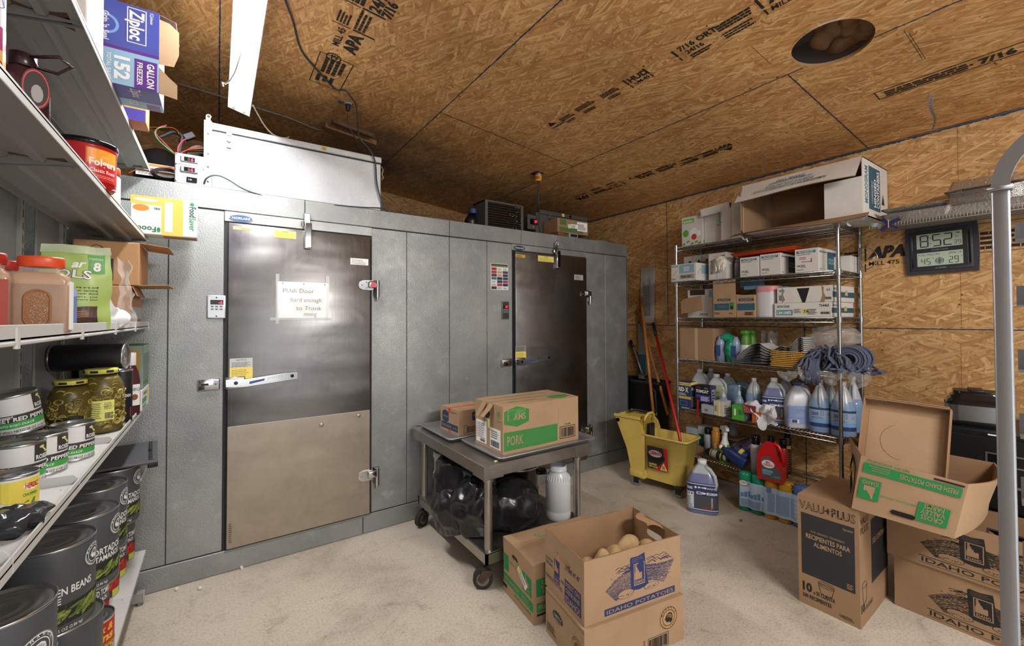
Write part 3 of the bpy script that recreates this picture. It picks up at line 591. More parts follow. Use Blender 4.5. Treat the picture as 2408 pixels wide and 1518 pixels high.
b = MB(); b.cyl(mat('d0912c', .5), (0, 0, -.075), (0, 0, -.02), .03, 20, .036); b.lines(INK, -.02, -.06, .02, -.03, 4, FR((-.025, -.025, 0), (.7, -.7, 0), (0, 0, 1)), 3, .001); part(b, 'plug', ou, 'yellow plug body')
cable('hanging_cable', 'straight black cord hanging from the yellow ceiling plug to the right unit', [o+Vector((0, 0, -.07)), o+Vector((0, 0, -.3)), PX(1268, 500, 'y', 3.36), PX(1267, 530, 'y', 3.34), PX(1272, 550, 'y', 3.3)], .0055, CRD)
# dark cross brace boards at the ceiling edge opening
b = MB(); p, q = PC(762, 292, 0), PC(882, 335, 0); M = FR(p, (q-p), (0, -1, 0)); L = (q-p).length
b.box(woodm('brace_wood', '6d4c30', '8b6844'), (0, -.01, .0), (L, .05, .04), M, .003); b.box(woodm('brace_wood2', '4d3524', '6d5038'), (.03, .12, .0), (L*.85, .16, .03), M, .003); tag(b.build('brace_board'), 'rough wooden board fixed under the dark ceiling behind the freezer box', 'board')

# ---------------- freezer refrigeration box ----------------
FU = thing('freezer_box', 'bright embossed steel insulated box lying on top of the left freezer', 'refrigeration box', T(0, 3.17, 2.33))
BX = stucco('bright_embossed', 'c3c5c7', .42, .35, .45)
b = MB(); b.box(BX, (-.035, 0, 0), (.995, .62, .345), bev=.004); part(b, 'body', FU)
b = MB(); b.box(GAP, (-.03, .006, .343), (.99, .61, .356)); part(b, 'gasket', FU, 'dark gasket line')
b = MB(); b.box(BX, (-.037, -.006, .354), (.999, .626, .395), bev=.004); part(b, 'lid', FU)
b = MB(); ZN = mat('b4b6b8', .35, .55, name='zinc_plate', bumpn=(20, .05)); b.prism(ZN, [(-.074, 0), (-.034, 0), (-.034, .395), (-.042, .405), (-.042, .418)]+[(-.052+.014*math.cos(a), .425+.014*math.sin(a)) for a in [k*math.pi/8 for k in range(0, 9)]]+[(-.066, .4), (-.074, .4)], 0, .004, FR((0, -.004, 0), (1, 0, 0), (0, 0, 1)))
for z in (.03, .12, .2, .32): b.ball(mat('6a6b6d', .3, .9), (-.052, -.008, z), .006, .004, .006, None, 10, 6)
b.disc(BLK, -.052, .425, .008, FR((0, -.008, 0), (1, 0, 0), (0, 0, 1)), .0006, 16); part(b, 'side_bracket', FU)
def clasp(x, z, h=.07):
    k = MB(); M = FR((x, 0, z), (1, 0, 0), (0, 0, 1)); k.box(CHROME, (-.015, -.0, 0), (.015, .018, .008), M, .002); k.tube(CHROME, [(-.012, .01, .01), (-.016, -.02, .014), (-.01, -h*.7, .014), (.01, -h*.7, .014), (.016, -.02, .014), (.012, .01, .01)], .0022, 6, M, True); k.box(CHROME, (-.01, -h*.6, .002), (.01, -.012, .016), M, .003); k.box(BLK, (-.012, -h-.01, .0), (.012, -h+.0, .006), M, .002); return k
part(clasp(.052, .335), 'clasp', FU)
b = MB(); M = FR((.6, -.007, .36), (1, 0, 0), (0, 0, 1)); b.rect(mat('cdb64a', .6), -.016, .002, .016, .028, M); b.lines(INK, -.012, .006, .012, .026, 4, M, 3, .001); part(b, 'sticker', FU, 'small yellow sticker')
b = MB(); b.tube(mat('b9a77e', .7), [(1.0, -.0, .33), (1.006, -.02, .3), (1.0, -.01, .27), (1.008, -.02, .24), (1.002, -.01, .22), (1.004, .0, .25)], .003, 6); part(b, 'tie_string', FU)
cable('power_cord', 'black cord looping out of the control panel along the freezer front', PY([(480, 432, 3.16), (484, 421, 3.14), (497, 413, 3.135), (516, 413, 3.135), (540, 424, 3.14), (565, 440, 3.142), (590, 451, 3.15), (640, 466, 3.16)]), .005, CRD)
cable('power_cord', 'black cord lying along the cooler top edge below the freezer box', PY([(775, 482, 3.16), (800, 483, 3.15), (850, 487, 3.148), (895, 489, 3.15), (912, 496, 3.16)]), .004, CRD)
CU = thing('control_panel', 'pale metal control panel with two red -6 displays beside the freezer box', 'control panel', T(-.21, 3.165, 2.33))
b = MB(); b.box(ZN, (0, 0, 0), (.142, .003, .175), bev=.001); b.box(ZN, (0, 0, .0), (.003, .12, .175)); b.box(ZN, (.0, -.003, .11), (.142, 0, .172), bev=.001)
for x, z in ((.006, .01), (.006, .11), (.136, .1), (.006, .168)): b.ball(mat('8c8d8f', .3, .9), (x, -.004, z), .004, .003, .004, None, 8, 5)
part(b, 'faceplate', CU)
for z, tx in ((.125, '6'), (.065, '-6')):
    b = MB(); M = FR((.025, -.003, z), (1, 0, 0), (0, 0, 1)); b.box(mat('77787a', .4), (0, 0, 0), (.085, .036, .008), M, .004); b.rect(BLKG, .018, .006, .068, .03, M, .0086); b.text(mat('ff2030', .5, 0, 5.0), tx, .062, .009, .018, M, .0092, al='r', bold=.02); b.text(mat('4a1c1e', .5), '8', .046, .009, .018, M, .009, al='r')
    for u in (.005, .072): [b.rect(mat('9c9d9f', .5), u, .008+.008*k, u+.008, .013+.008*k, M, .0088) for k in range(3)]
    part(b, 'display', CU, 'grey controller with red digits')
b = MB(); M = FR((.055, -.0015, .01), (1, 0, 0), (0, 0, 1)); b.box(BLKG, (0, 0, 0), (.05, .03, .008), M, .002); b.text(WHT, 'I O', .008, .01, .009, M, .0088); part(b, 'rocker_switch', CU)
CO = thing('compressor', 'black dome compressor with wires on the freezer behind the coffee tin', 'compressor', T(0, 0, 2.33))
b = MB(); cc = PX(385, 360, 'y', 3.55); b.lathe(mat('1d1d1f', .22), [(.0, .0), (.13, .0), (.135, .03), (.13, .12), (.132, .128), (.125, .14), (.115, .2), (.085, .25), (.04, .275), (0, .28)], 40, T(cc.x-.02, cc.y+.02, .02)); part(b, 'dome', CO)
b = MB(); p = PX(470, 350, 'y', 3.6); b.cyl(mat('1d1d1f', .35), (p.x, 3.6, p.z-2.33-.05), (p.x-.02, 3.75, p.z-2.33-.03), .07, 24); part(b, 'fan_motor', CO)
WR = {'r': mat('c2303a', .5), 'g': mat('35a56b', .5), 'k': mat('26262a', .5), 'y': mat('c7993a', .5), 'o': mat('c9702e', .5), 'c': mat('a8663a', .35, .9)}
def wire(nm, pts, k, r=.003, Y=3.3): b = cable('x', '', PY(pts, Y), r, WR[k], n=6); b.v = [(v[0], v[1], v[2]-2.33) for v in b.v]; part(b, nm, CO, {'r': 'red wire', 'g': 'green wire', 'c': 'copper pipe'}.get(k))
wire('wire', [(412, 362), (395, 345), (376, 325), (366, 313), (372, 300), (392, 294)], 'r'); wire('wire', [(410, 361), (390, 345), (372, 328), (364, 312), (372, 301), (390, 298)], 'g')
wire('pipe', [(340, 299), (360, 299), (390, 299), (405, 300), (416, 306), (421, 316)], 'c', .004, 3.4); wire('pipe', [(300, 408), (322, 398), (345, 400), (380, 406), (412, 410)], 'c', .004, 3.35)
wire('hose', [(374, 322), (390, 316), (405, 310), (418, 312), (428, 322), (424, 334)], 'k', .012, 3.42)
for i, (k, dy) in enumerate((('r', 0), ('y', 4), ('k', 6), ('o', 9), ('k', 12), ('y', 15))): wire('wire', [(480, 345+dy), (462, 346+dy*.8), (446, 350+dy*.5), (432, 356), (424, 361)], k, .003, 3.24+.01*i)
for i, k in enumerate('rkk'): wire('wire', [(418+3*i, 358), (419+3*i, 345), (428+2*i, 332), (438+2*i, 326)], k, .0035, 3.27+.01*i)
b = MB(); p = PX(446, 322, 'y', 3.3); b.box(mat('3d3f45', .5), (-.028, -.02, -.015), (.028, .02, .02), T(p.x, p.y, p.z-2.33) @ RY(-.6), .003); part(b, 'terminal_block', CO)
b = MB()
for i in range(5): b.tube(WR['k'], [(PX(392, 410, 'y', 3.3+.008*i)+Vector((math.cos(a)*(.055+.004*i), 0, math.sin(a)*(.022+.004*i)))-Vector((0, 0, 2.33)))[:] for a in [k*math.pi/8 for k in range(16)]], .003, 5, None, True)
b.box(WHT, (-.01, -.01, -.02), (.01, .0, .02), T(*(PX(423, 402, 'y', 3.29)-Vector((0, 0, 2.33))))); part(b, 'cable_bundle', CO)
b = MB(); M = FR(PX(345, 412, 'y', 3.36)-Vector((0, 0, 2.33)), (1, 0, 0), (0, 0, 1)); b.box(mat('d6d3cd', .6), (-.05, 0, 0), (.13, .075, .004), M); b.rect(WR['o'], -.05, .058, .13, .072, M, .005); b.lines(INK, -.04, .008, .06, .05, 6, M, 3, .005); b.disc(mat('7a2d55', .5), .03, .035, .012, M, .0055); part(b, 'rating_label', CO, 'white and orange label')
b = MB(); b.box(mat('25201c', .7), (-.45, 3.3, .0), (-.07, 3.7, .02)); part(b, 'base_plate', CO)
# ---------------- right-hand refrigeration gear ----------------
CO2 = thing('condenser_unit', 'dark finned condenser grille standing on the cooler above the poster', 'condenser', T(1.973, 3.3, 2.33)); GM = mat('5e5c5a', .5, .4, name='grey_sheet')
b = MB(); b.box(mat('1c1a19', .8), (.02, .02, 0), (.404, .2, .255)); b.box(GM, (0, 0, 0), (.03, .22, .268), bev=.002); b.box(GM, (.394, 0, 0), (.424, .22, .262), bev=.002); b.box(GM, (0, .01, .255), (.424, .22, .27)); part(b, 'casing', CO2)
b = MB(); FN = mat('3b3632', .45, .6)
for i in range(60): b.box(FN, (.032+i*.0061, .004, .005), (.0332+i*.0061, .02, .252))
part(tag(b, None) if False else b, 'fins', CO2)
for i in range(11): b = MB(); b.cyl(mat('6d5a49', .4, .8), (.03, .003, .018+i*.0225), (.394, .003, .018+i*.0225), .0028, 6); part(b, 'coil_tube', CO2)
b = MB()
rr = random.Random(4)
for i in range(26): b.ball(mat('b9b2a8', .8), (rr.gauss(.33, .04), .0, rr.uniform(.02, .25)), rr.uniform(.002, .006), .002, rr.uniform(.001, .004), None, 8, 5)
for x, r in ((.06, .02), (.15, .012), (.26, .01)): b.ball(mat('b9b2a8', .8), (x, -.002, .012), r, .004, r*.8, None, 8, 5)
tag(part(b, 'dust_tufts', CO2), kind='stuff')
b = MB(); p = PX(1108, 520, 'y', 3.5); b.lathe(mat('1b1b1d', .3), [(0, 0), (.07, 0), (.075, .012), (.062, .016), (.062, .09), (.066, .1), (.05, .13), (.03, .16), (0, .165)], 24, T(p.x, 3.5, 2.33)); b.cyl(mat('2c3f74', .4), (p.x-.01, 3.45, 2.49), (p.x-.01, 3.45, 2.53), .04, 16); b.tube(WR['c'], [(p.x-.09, 3.48, 2.34), (p.x-.09, 3.48, 2.46), (p.x-.06, 3.48, 2.49), (p.x, 3.48, 2.49)], .005, 6)
tag(b.build('compressor'), 'small black compressor with a blue cap left of the condenser grille', 'compressor')
RB = thing('cooler_box', 'dull grey metal insulated box on the cooler behind the carton', 'refrigeration box', T(2.704, 3.45, 2.33))
b = MB(); b.box(GM, (0, 0, 0), (.67, .6, .265), bev=.003); part(b, 'body', RB); b = MB(); b.box(GAP, (.003, .004, .263), (.667, .59, .27)); part(b, 'gasket', RB); b = MB(); b.box(GM, (-.002, -.005, .268), (.674, .6, .31), bev=.003); part(b, 'lid', RB)
k = clasp(.13, .265, .06); part(k, 'clasp', RB); b = MB(); b.disc(BLKG, .42, .287, .016, FR((0, -.006, 0), (1, 0, 0), (0, 0, 1)), .001, 16); part(b, 'knob', RB, 'black knob'); b = MB(); M = FR((.3, -.006, .275), (1, 0, 0), (0, 0, 1)); b.rect(YEL, 0, 0, .035, .03, M); part(b, 'sticker', RB, 'yellow square sticker')
RC = thing('control_panel', 'dark metal control plate with red display left of the grey cooler box', 'control panel', T(2.54, 3.43, 2.33))
b = MB(); b.box(GM, (.0, 0, .09), (.15, .003, .235), bev=.001); b.box(GM, (.1, -.002, 0), (.155, .001, .27), bev=.001); part(b, 'faceplate', RC); b = MB(); M = FR((.03, -.004, .14), (1, 0, 0), (0, 0, 1)); b.box(BLKG, (0, 0, 0), (.09, .055, .006), M, .002); b.text(mat('ff2030', .5, 0, 5.0), '37', .085, .016, .026, M, .0068, al='r', bold=.02); part(b, 'display', RC, 'red digits'); b = MB(); b.ball(WHT, (.075, -.004, .115), .006, .003, .006); part(b, 'knob', RC)
CB = thing('cardboard_carton', 'small brown carton with green print on top of the cooler', 'box', T(2.735, 3.2, 2.372) @ RX(-.0) @ RZ(-.03))
b = MB(); b.box(CARDD, (0, 0, 0), (.4, .24, .14), bev=.004); M = FR((0, 0, 0), (1, 0, 0), (0, 0, 1)); g = mat('4b6b3d', .7); b.rect(g, .03, .075, .11, .13, M); b.rect(g, .02, .012, .33, .055, M); b.rect(PAPER, .25, .035, .385, .125, M, .001); b.lines(INK, .26, .05, .37, .11, 6, M, 3, .0016); b.rect(mat('d3cf9c', .7), .13, .05, .17, .09, M, .001); b.rect(PAPER, .165, .055, .25, .095, M, .0012); b.lines(INK, .17, .06, .24, .09, 3, M, 6, .0016); part(b, 'body', CB)
b = MB(); b.box(woodm('scrap', '6a3f22', '8c5a34'), (2.72, 3.17, 2.329), (2.82, 3.3, 2.371), bev=.004); b.box(mat('9a9a98', .5), (2.87, 3.18, 2.329), (2.99, 3.3, 2.3715), bev=.006); b.rect(BLK, 2.885, 2.338, 2.975, 2.364, FR((0, 3.18, 0), (1, 0, 0), (0, 0, 1))); tag(b.build('support_block'), 'small wooden and grey blocks under the carton on the cooler', 'block')
b = MB()
for i in range(5): b.tube(mat('8f8d8a', .45), [(3.44+(.24-.01*i)*math.cos(a), 3.42+(.17-.01*i)*math.sin(a), 2.338+.006*i+.008*math.sin(2*a+i)) for a in [k*math.pi/16 for k in range(32)]], .005, 6, None, True)
tag(b.build('cable_coil'), 'flat coil of grey cable lying on the right end of the cooler', 'cable coil')
# ---------------- gondola shelving along the left wall ----------------
XS, XB = -.315, -.555
GS = thing('shelving_unit', 'tall white metal shelving running along the left side up to the cooler', 'shelving')
JY = [.73, 1.21, 1.69, 2.17, 2.64, 3.105]
RUST = mat('6a4a30', .9, name='rust', var=.5)
def tray(y0, y1, z, kind):
    b = MB(); e = .0015
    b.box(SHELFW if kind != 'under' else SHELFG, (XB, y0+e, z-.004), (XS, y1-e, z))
    if kind == 'lip':      # mid shelf with a rolled front lip
        b.box(SHELFW, (XS-.003, y0+e, z-.012), (XS, y1-e, z+.026), bev=.0012); b.box(SHELFW, (XS-.012, y0+e, z-.014), (XS+.002, y1-e, z-.006), bev=.002)
        for y in (y0+.004, y1-.004): b.cyl(SHELFW, (XS, y, z-.02), (XS, y, z+.02), .004, 8)
    elif kind == 'tray':
        b.box(SHELFW, (XS-.004, y0+e, z-.022), (XS, y1-e, z+.014), bev=.001)
        b.prism(SHELFW, [(XB, z), (XS-.004, z), (XS-.004, z+.01), (XS-.014, z+.024), (XB, z+.03)], -.0015, .0015, FR((0, y0+.006, 0), (1, 0, 0), (0, 0, 1)))
        b.disc(BLK, XS-.03, y0+.04, .002, T(0, 0, z), .0006, 8); b.disc(BLK, XS-.03, y1-.04, .002, T(0, 0, z), .0006, 8)
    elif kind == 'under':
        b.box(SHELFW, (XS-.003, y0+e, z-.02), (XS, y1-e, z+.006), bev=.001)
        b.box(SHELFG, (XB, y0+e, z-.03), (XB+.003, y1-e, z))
        for x in (XB+.085, XB+.155): b.prism(SHELFG, [(x-.016, z-.004), (x-.009, z-.016), (x+.009, z-.016), (x+.016, z-.004)], y0+.02, y1-.02, FR((0, 0, 0), (1, 0, 0), (0, 0, 1)) @ S(1, 1, -1))
        for y in (y0+.012, y1-.012):
            b.prism(SHELFG, [(XB, z-.004), (XB, z-.045), (XS-.06, z-.016), (XS-.004, z-.008), (XS-.004, z-.004)], -.001, .001, FR((0, y, 0), (1, 0, 0), (0, 0, 1)))
            b.grid(RUST, lambda u, v: (XB+.01+.2*u, y+(.03+.02*math.sin(u*7))*(v-.5)*(1.6 if y > (y0+y1)/2 else 1.6), z-.0045), 8, 2, None, False)
    part(b, 'shelf', GS)
for i in range(5):
    tray(JY[i], JY[i+1], 1.495, 'lip'); tray(JY[i], JY[i+1], 1.072, 'tray')
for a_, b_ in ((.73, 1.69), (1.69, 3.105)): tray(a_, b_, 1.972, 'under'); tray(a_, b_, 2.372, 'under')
for i in range(5): b = MB(); b.box(SHELFW, (XB, JY[i]+.001, .25), (XS+.0, JY[i+1]-.001, .27), bev=.002); b.disc(BLK, XS-.03, JY[i+1]-.03, .003, T(0, 0, .27), .0006, 8); part(b, 'base_shelf', GS)
b = MB(); b.box(SHELFW, (XB, 2.9, .705), (XS, 3.1, .72), bev=.002); part(b, 'shelf', GS)
b = MB(); b.box(SHELFG, (XB, .73, .02), (XS-.05, 3.05, .25)); part(b, 'kick_panel', GS)
b = MB(); b.box(SHELFG, (XB, 3.045, .016), (XS-.002, 3.08, .07), bev=.003); b.cyl(mat('8f8f90', .3, .9), (XS-.02, 3.06, 0), (XS-.02, 3.06, .016), .014, 12); b.box(SHELFW, (XS-.002, 3.045, .018), (XS, 3.08, .068)); part(b, 'foot', GS)
for y in (1.21, 1.69, 2.18, 2.66, 3.125):
    b = MB(); b.box(SHELFG, (XB-.03, y-.014, 0), (XB-.002, y+.014, 3.1), bev=.002)
    for k in range(60): b.box(BLK, (XB-.0022, y-.003, .4+.045*k), (XB-.0012, y+.001, .428+.045*k))
    part(b, 'upright', GS)
PG = mat('7f8081', .55, name='back_panel_grey', var=.06)
for y0, y1 in ((.73, 1.195), (1.22, 1.68), (1.7, 2.165), (2.37, 2.645), (2.79, 3.11)): b = MB(); b.box(PG, (XB-.022, y0, .3), (XB-.014, y1, 3.05), bev=.002); part(b, 'back_panel', GS)
b = MB(); b.box(PG, (XB-.022, 2.19, 2.05), (XB-.014, 2.36, 3.05)); b.box(PG, (XB-.022, 2.67, 2.02), (XB-.014, 2.785, 3.05)); part(b, 'back_panel', GS)
# ---------------- tins ----------------
def wrap(dst, src, r, a0, M=None):
    vs = []
    for x, y, z in src.v: a = a0+x/r; vs.append(((r+z)*math.cos(a), (r+z)*math.sin(a), y))
    b0 = len(dst.v); dst.v += [tuple(M @ Vector(v)) if M is not None else v for v in vs]
    dst.f += [tuple(b0+k for k in f) for f in src.f]; dst.m += [dst.mi(src.mats[i]) for i in src.m]; dst.sm += [True if q else False for q in src.sm]
TIN = mat('b4b4b6', .28, .95, name='tin_lid'); CHAR = mat('4a4c50', .42, name='charcoal_label'); RLW = mat('d8d7d6', .4, name='can_white')
def tin(nm, lab, x, y, z, r, h, body, draw, face, grp=None, M=None, cat='can', lidr=.0):
    o = thing(nm, lab, cat, M if M is not None else T(x, y, z), grp); b = MB()
    b.lathe(body, [(r*.97, 0), (r, .003), (r, h-.003), (r*.985, h)], 48); s = MB(); draw(s, r, h); wrap(b, s, r, face-.0); part(b, 'label', o)
    b = MB(); b.lathe(TIN, [(r*.93, h-.006), (r*.965, h-.006), (r*.985, h+.0015), (r*1.012, h+.002), (r*1.015, h-.004), (r*1.0, h-.006)], 48)
    b.lathe(TIN, [(0, h-.006), (r*.3, h-.006), (r*.34, h-.0045), (r*.4, h-.0045), (r*.45, h-.006), (r*.55, h-.006), (r*.6, h-.0045), (r*.66, h-.0045), (r*.72, h-.0065), (r*.8, h-.0065), (r*.85, h-.005), (r*.93, h-.006)], 48)
    part(b, 'lid', o); b = MB(); b.lathe(TIN, [(0, .0001), (r*1.0, .0), (r*1.015, .001), (r*1.015, .005), (r*1.0, .007)], 48); part(b, 'bottom_rim', o)
    return o
def seal(s, x, y, r, mt, ink):
    s.disc(mt, x, y, r, None, .0012, 32); s.disc(ink, x, y, r*.93, None, .0014, 32, None, .06); s.disc(ink, x, y, r*.68, None, .0014, 28, None, .08)
    for k, ch in enumerate('MONARCH'): a = math.radians(155-k*21.5); s.text(ink, ch, x+math.cos(a)*r*.74, y+math.sin(a)*r*.74, r*.15, None, .0015, None, .02, 'c', a-math.pi/2)
    for k, ch in enumerate('EST. 1853'): a = math.radians(215+k*14); s.text(ink, ch, x+math.cos(a)*r*.86, y+math.sin(a)*r*.86, r*.12, None, .0015, None, .01, 'c', a+math.pi/2)
    rr = random.Random(2)   # lion head profile: mane strokes round a face
    s.poly(ink, [(x+r*a, y+r*b_) for a, b_ in ((-.3, .2), (-.1, .4), (.15, .45), (.38, .3), (.45, 0), (.4, -.3), (.2, -.5), (.05, -.3), (-.05, -.38), (-.25, -.3), (-.3, -.15), (-.42, -.12), (-.38, 0))], None, .0015)
    for k in range(7): a = .3+k*.33; s.tube(mt, [(x+r*.12*math.cos(a)-.0, y+r*.12*math.sin(a)-r*.05, .0017), (x+r*.3*math.cos(a-.2), y+r*.3*math.sin(a-.2)-r*.05, .0017), (x+r*.42*math.cos(a-.5), y+r*.4*math.sin(a-.5)-r*.05, .0017)], r*.018, 4)
    s.disc(mt, x-r*.15, y+r*.1, r*.035, None, .0018, 8)
GB = [mat(c_, .5) for c_ in ('5f7032', '7b8c3e', '8e9d4e', '4b5a28')]; RD = [mat(c_, .5) for c_ in ('a52d26', 'c23a30', '8b221d', 'd0493c')]
def beanpic(s, x0, y0, x1, y1, seed, bg='23261c', cols=None, n=80, fat=.036):
    rr = random.Random(seed); s.rect(mat(bg, .6), x0, y0, x1, y1, None, .0006, 16); cols = cols or GB
    for i in range(n):
        L = (y1-y0)*rr.uniform(.5, .9); a = rr.uniform(.2, .9); w_ = (y1-y0)*rr.uniform(.07, .11)*fat/.022; cx_ = rr.uniform(x0+L*.45, x1-L*.45); cy_ = rr.uniform(y0+L*.28+w_*.5, y1-L*.28-w_*.5)
        P = []
        for k in range(14): t = k/14*2*math.pi; X = math.cos(t)*L/2; Y = math.sin(t)*w_/2+.12*L*math.sin(t*.5)**2*.3; P.append((cx_+X*math.cos(a)-Y*math.sin(a), min(y1, max(y0, cy_+X*math.sin(a)+Y*math.cos(a)))))
        s.poly(rr.choice(cols), P, None, .0009+i*.00001)
def green_label(lang, seed):
    def d(s, r, h):
        if lang == 'en': s.text(WHT, 'CUT GREEN BEANS', -.115, h*.46, h*.085, None, .0012, .185, .02); s.text(WHT, 'FIVE SIEVE', -.115, h*.37, h*.07, None, .0012, .1, .02); seal(s, .082, h*.78, h*.14, mat('77797c', .5), WHT)
        else: s.text(WHT, 'EJOTES CORTADOS', -.10, h*.46, h*.085, None, .0012, .2, .02); s.text(WHT, 'DE VARIOS TAMAÑOS', -.10, h*.37, h*.07, None, .0012, .19, .02); seal(s, .085, h*.78, h*.14, mat('77797c', .5), WHT)
        beanpic(s, -.2, h*.12, .17, h*.35, seed); s.text(WHT, 'PESO NETO 6 LB 5 OZ (2.86 kg)', -.1, h*.05, h*.035, None, .0012, .14); s.disc(WHT, .12, h*.06, .008, None, .0012, 12, .006)
    return d
UPB = .54; R1 = .104; H1 = .27
gp = 'large green bean tins on the base shelf'
for i, (px_, x, y, lang, lb) in enumerate([(0, -.42, 2.86, 'es', 'large charcoal green bean tin, furthest of the top row nearest the cooler'), (1, -.432, 2.58, 'es', 'large charcoal green bean tin, second from the cooler in the top row'),
        (2, -.415, 2.26, 'es', 'large charcoal ejotes cortados tin in the middle of the top row'), (3, -.44, 2.02, 'en', 'large charcoal GREEN BEANS tin second from the camera'), (4, -.447, 1.62, 'lo', 'large charcoal tin nearest the camera showing a round lion seal')]):
    fa = math.atan2(-y, -x)
    if lang == 'lo':
        def dr(s, r, h): seal(s, .035, h*.62, h*.17, mat('77797c', .5), WHT); beanpic(s, .1, h*.08, .2, h*.3, 8); s.text(WHT, 'CUT GREEN', .1, h*.45, h*.07, None, .0012, .1, .02)
        tin('food_can', lb, x, y, UPB, R1, H1, CHAR, dr, fa+.35, gp)
    else: tin('food_can', lb, x, y, UPB, R1, H1, CHAR, green_label(lang, i+3), fa+.35, gp)
def tomlab(s, r, h):
    s.text(WHT, 'DICED TOMATOES', -.05, h*.46, h*.09, None, .0012, .13, .02); s.text(WHT, 'HEAVY PACK', -.05, h*.37, h*.06, None, .0012, .08, .02); beanpic(s, -.08, h*.1, .12, h*.34, 5, '6e1c18', RD, 60, .05)
    s.rect(mat('b9c04c', .5), -.0, h*.02, .04, h*.13, None, .0022, 4); s.text(WHT, 'NET WT', .05, h*.05, h*.04, None, .0012, .03)
for i, (x, y, lb) in enumerate([(-.44, 3.06, 'charcoal diced tomatoes tin on the base shelf closest to the cooler'), (-.45, 2.88, 'charcoal diced tomatoes tin under the green bean tins, second from the cooler'), (-.452, 2.705, 'charcoal diced tomatoes tin under the green bean tins, third from the cooler'), (-.455, 2.49, 'charcoal diced tomatoes tin with a red picture, nearest the bean tin')]):
    tin('food_can', lb, x, y, .27, .083, .268, CHAR, tomlab, math.atan2(-y, -x)+.75, 'diced tomato tins on the base shelf')
for x, y in ((-.42, 2.05), (-.44, 1.63)): tin('food_can', 'charcoal tin in the lower row mostly hidden under larger tins', x, y, .27, .1, .268, CHAR, tomlab, math.atan2(-y, -x)+.3, 'diced tomato tins on the base shelf')
def pork(s, r, h):
    red = mat('b3271f', .4); yl = mat('e6b43c', .45); s.rect(red, -.07, h*.32, .1, h*.93, None, .0006, 14); beanpic(s, -.07, .02, .1, h*.34, 9, '8a5a2c', [mat('c08a4e', .5), mat('b07a3e', .5), mat('d19c60', .5)], 70, .09)
    s.text(yl, 'Pork &', -.03, h*.66, h*.19, None, .0012, .10, .035, rot=.0, sh=.2); s.text(yl, 'Beans', -.05, h*.4, h*.22, None, .0012, .12, .04, sh=.2); s.disc(mat('d9b44a', .45), .04, h*.14, .03, None, .0025, 20, .02); s.text(red, 'CARBO', .015, h*.1, h*.09, None, .003, .05, .03)
tin('food_can', 'red and yellow Pork & Beans tin at the lower front of the base shelf', -.395, 2.27, .27, .073, .13, RLW, pork, math.atan2(-2.27, .395)+.15)
tin('food_can', 'dark tin with the lion seal on top half hidden under the shelf near the cooler', -.47, 3.0, .72, .07, .1, CHAR, lambda s, r, h: seal(s, 0, h*.5, .03, mat('77797c', .5), WHT), math.atan2(-3, .47))
b = MB(); M = T(-.39, 2.98, .835) @ RZ(.1) @ RX(.08); b.box(mat('4a4a4d', .55), (-.1, -.22, 0), (.13, .12, .012), M, .003); b.box(BLK, (.095, -.19, .012), (.11, .1, .018), M, .002); b.box(BLK, (.09, -.22, -.02), (.13, .12, 0), M, .003); b.cyl(BLK, (.1, -.06, .02), (.1, -.02, .02), .006, 8, M=M)
tag(b.build('griddle_lid'), 'flat dark grey lid with a black handle rail lying behind the large tins', 'lid')
# ROSELI tins on the second shelf
GRN = mat('3f9a45', .5, name='label_green'); DKL = mat('3a3738', .5, name='label_dark')
def roseli(s, r, h):
    w0, w1 = -.09, .075; s.rect(DKL, w0, h*.34, w1, h*.52, None, .0006, 14); s.rect(GRN, w0, h*.19, w1, h*.34, None, .0006, 14)
    s.text(WHT, 'SWEET RED PEPPERS', -.075, h*.36, h*.095, None, .0012, .145, .025, sh=.1); s.text(WHT, 'Fire Roasted', -.07, h*.465, h*.05, None, .0012, .05, .02, sh=.2); s.text(WHT, 'PIMIENTO ROJO DULCE', -.07, h*.24, h*.05, None, .0012, .09, .02, sh=.2)
    s.text(INK, 'NET WT./PESO NETO 28 OZ (1 LB 12 OZ)', -.08, h*.08, h*.06, None, .0012, .15, .0)
    s.rect(DKL, .028, h*.56, .072, h*.95, None, .0008, 6); s.text(WHT, 'ROSELI', .031, h*.6, h*.1, None, .0014, .038, .03)
    s.poly(mat('d2d07c', .5), [(.04+a*.0045, h*.72+b_*h*.035) for a, b_ in ((0, 5), (2, 5.6), (3.4, 4.8), (2.6, 4), (4.4, 2), (6, 1), (5.4, .2), (4.6, .6), (3.4, .4), (3.6, 1.2), (1.6, 3.6), (0, 3.8))], None, .0014)
RG = 'white sweet red pepper tins'
for x, y, z, lb, M in ((-.392, 2.0, 1.072, 'white red pepper tin standing beside the pickle jars', None), (-.43, 1.87, 1.072, 'white red pepper tin in the middle of the front row', None), (-.455, 1.775, 1.072, 'white red pepper tin at the left of the front row', None), (-.5, 1.93, 1.19, 'tilted white red pepper tin stacked on top of the other tins', T(-.487, 1.91, 1.198) @ RZ(.2) @ RY(-.16) @ RX(.08))):
    tin('food_can', lb, x, y, z, .0525, .117, RLW, roseli, math.atan2(-y, -x)+.05, RG, M)
def herdez(s, r, h):
    s.rect(mat('dcc94e', .5), -.08, h*.1, .06, h*.88, None, .0006, 12); s.disc(WHT, .03, h*.68, .017, None, .001, 20, h*.11); s.text(mat('c2272d', .5), 'HERDEZ', .016, h*.63, h*.13, None, .0013, .03, .03); s.text(mat('3c8a3c', .5), 'CHOPPED', .012, h*.42, h*.08, None, .0012, .03, .02)
    s.poly(mat('4f8c3f', .6), [(.0, h*.12), (.035, h*.12), (.038, h*.34), (.02, h*.3), (.008, h*.2)], None, .001); s.bars(INK, -.045, h*.12, -.02, h*.36, None, 4, .0012, WHT)
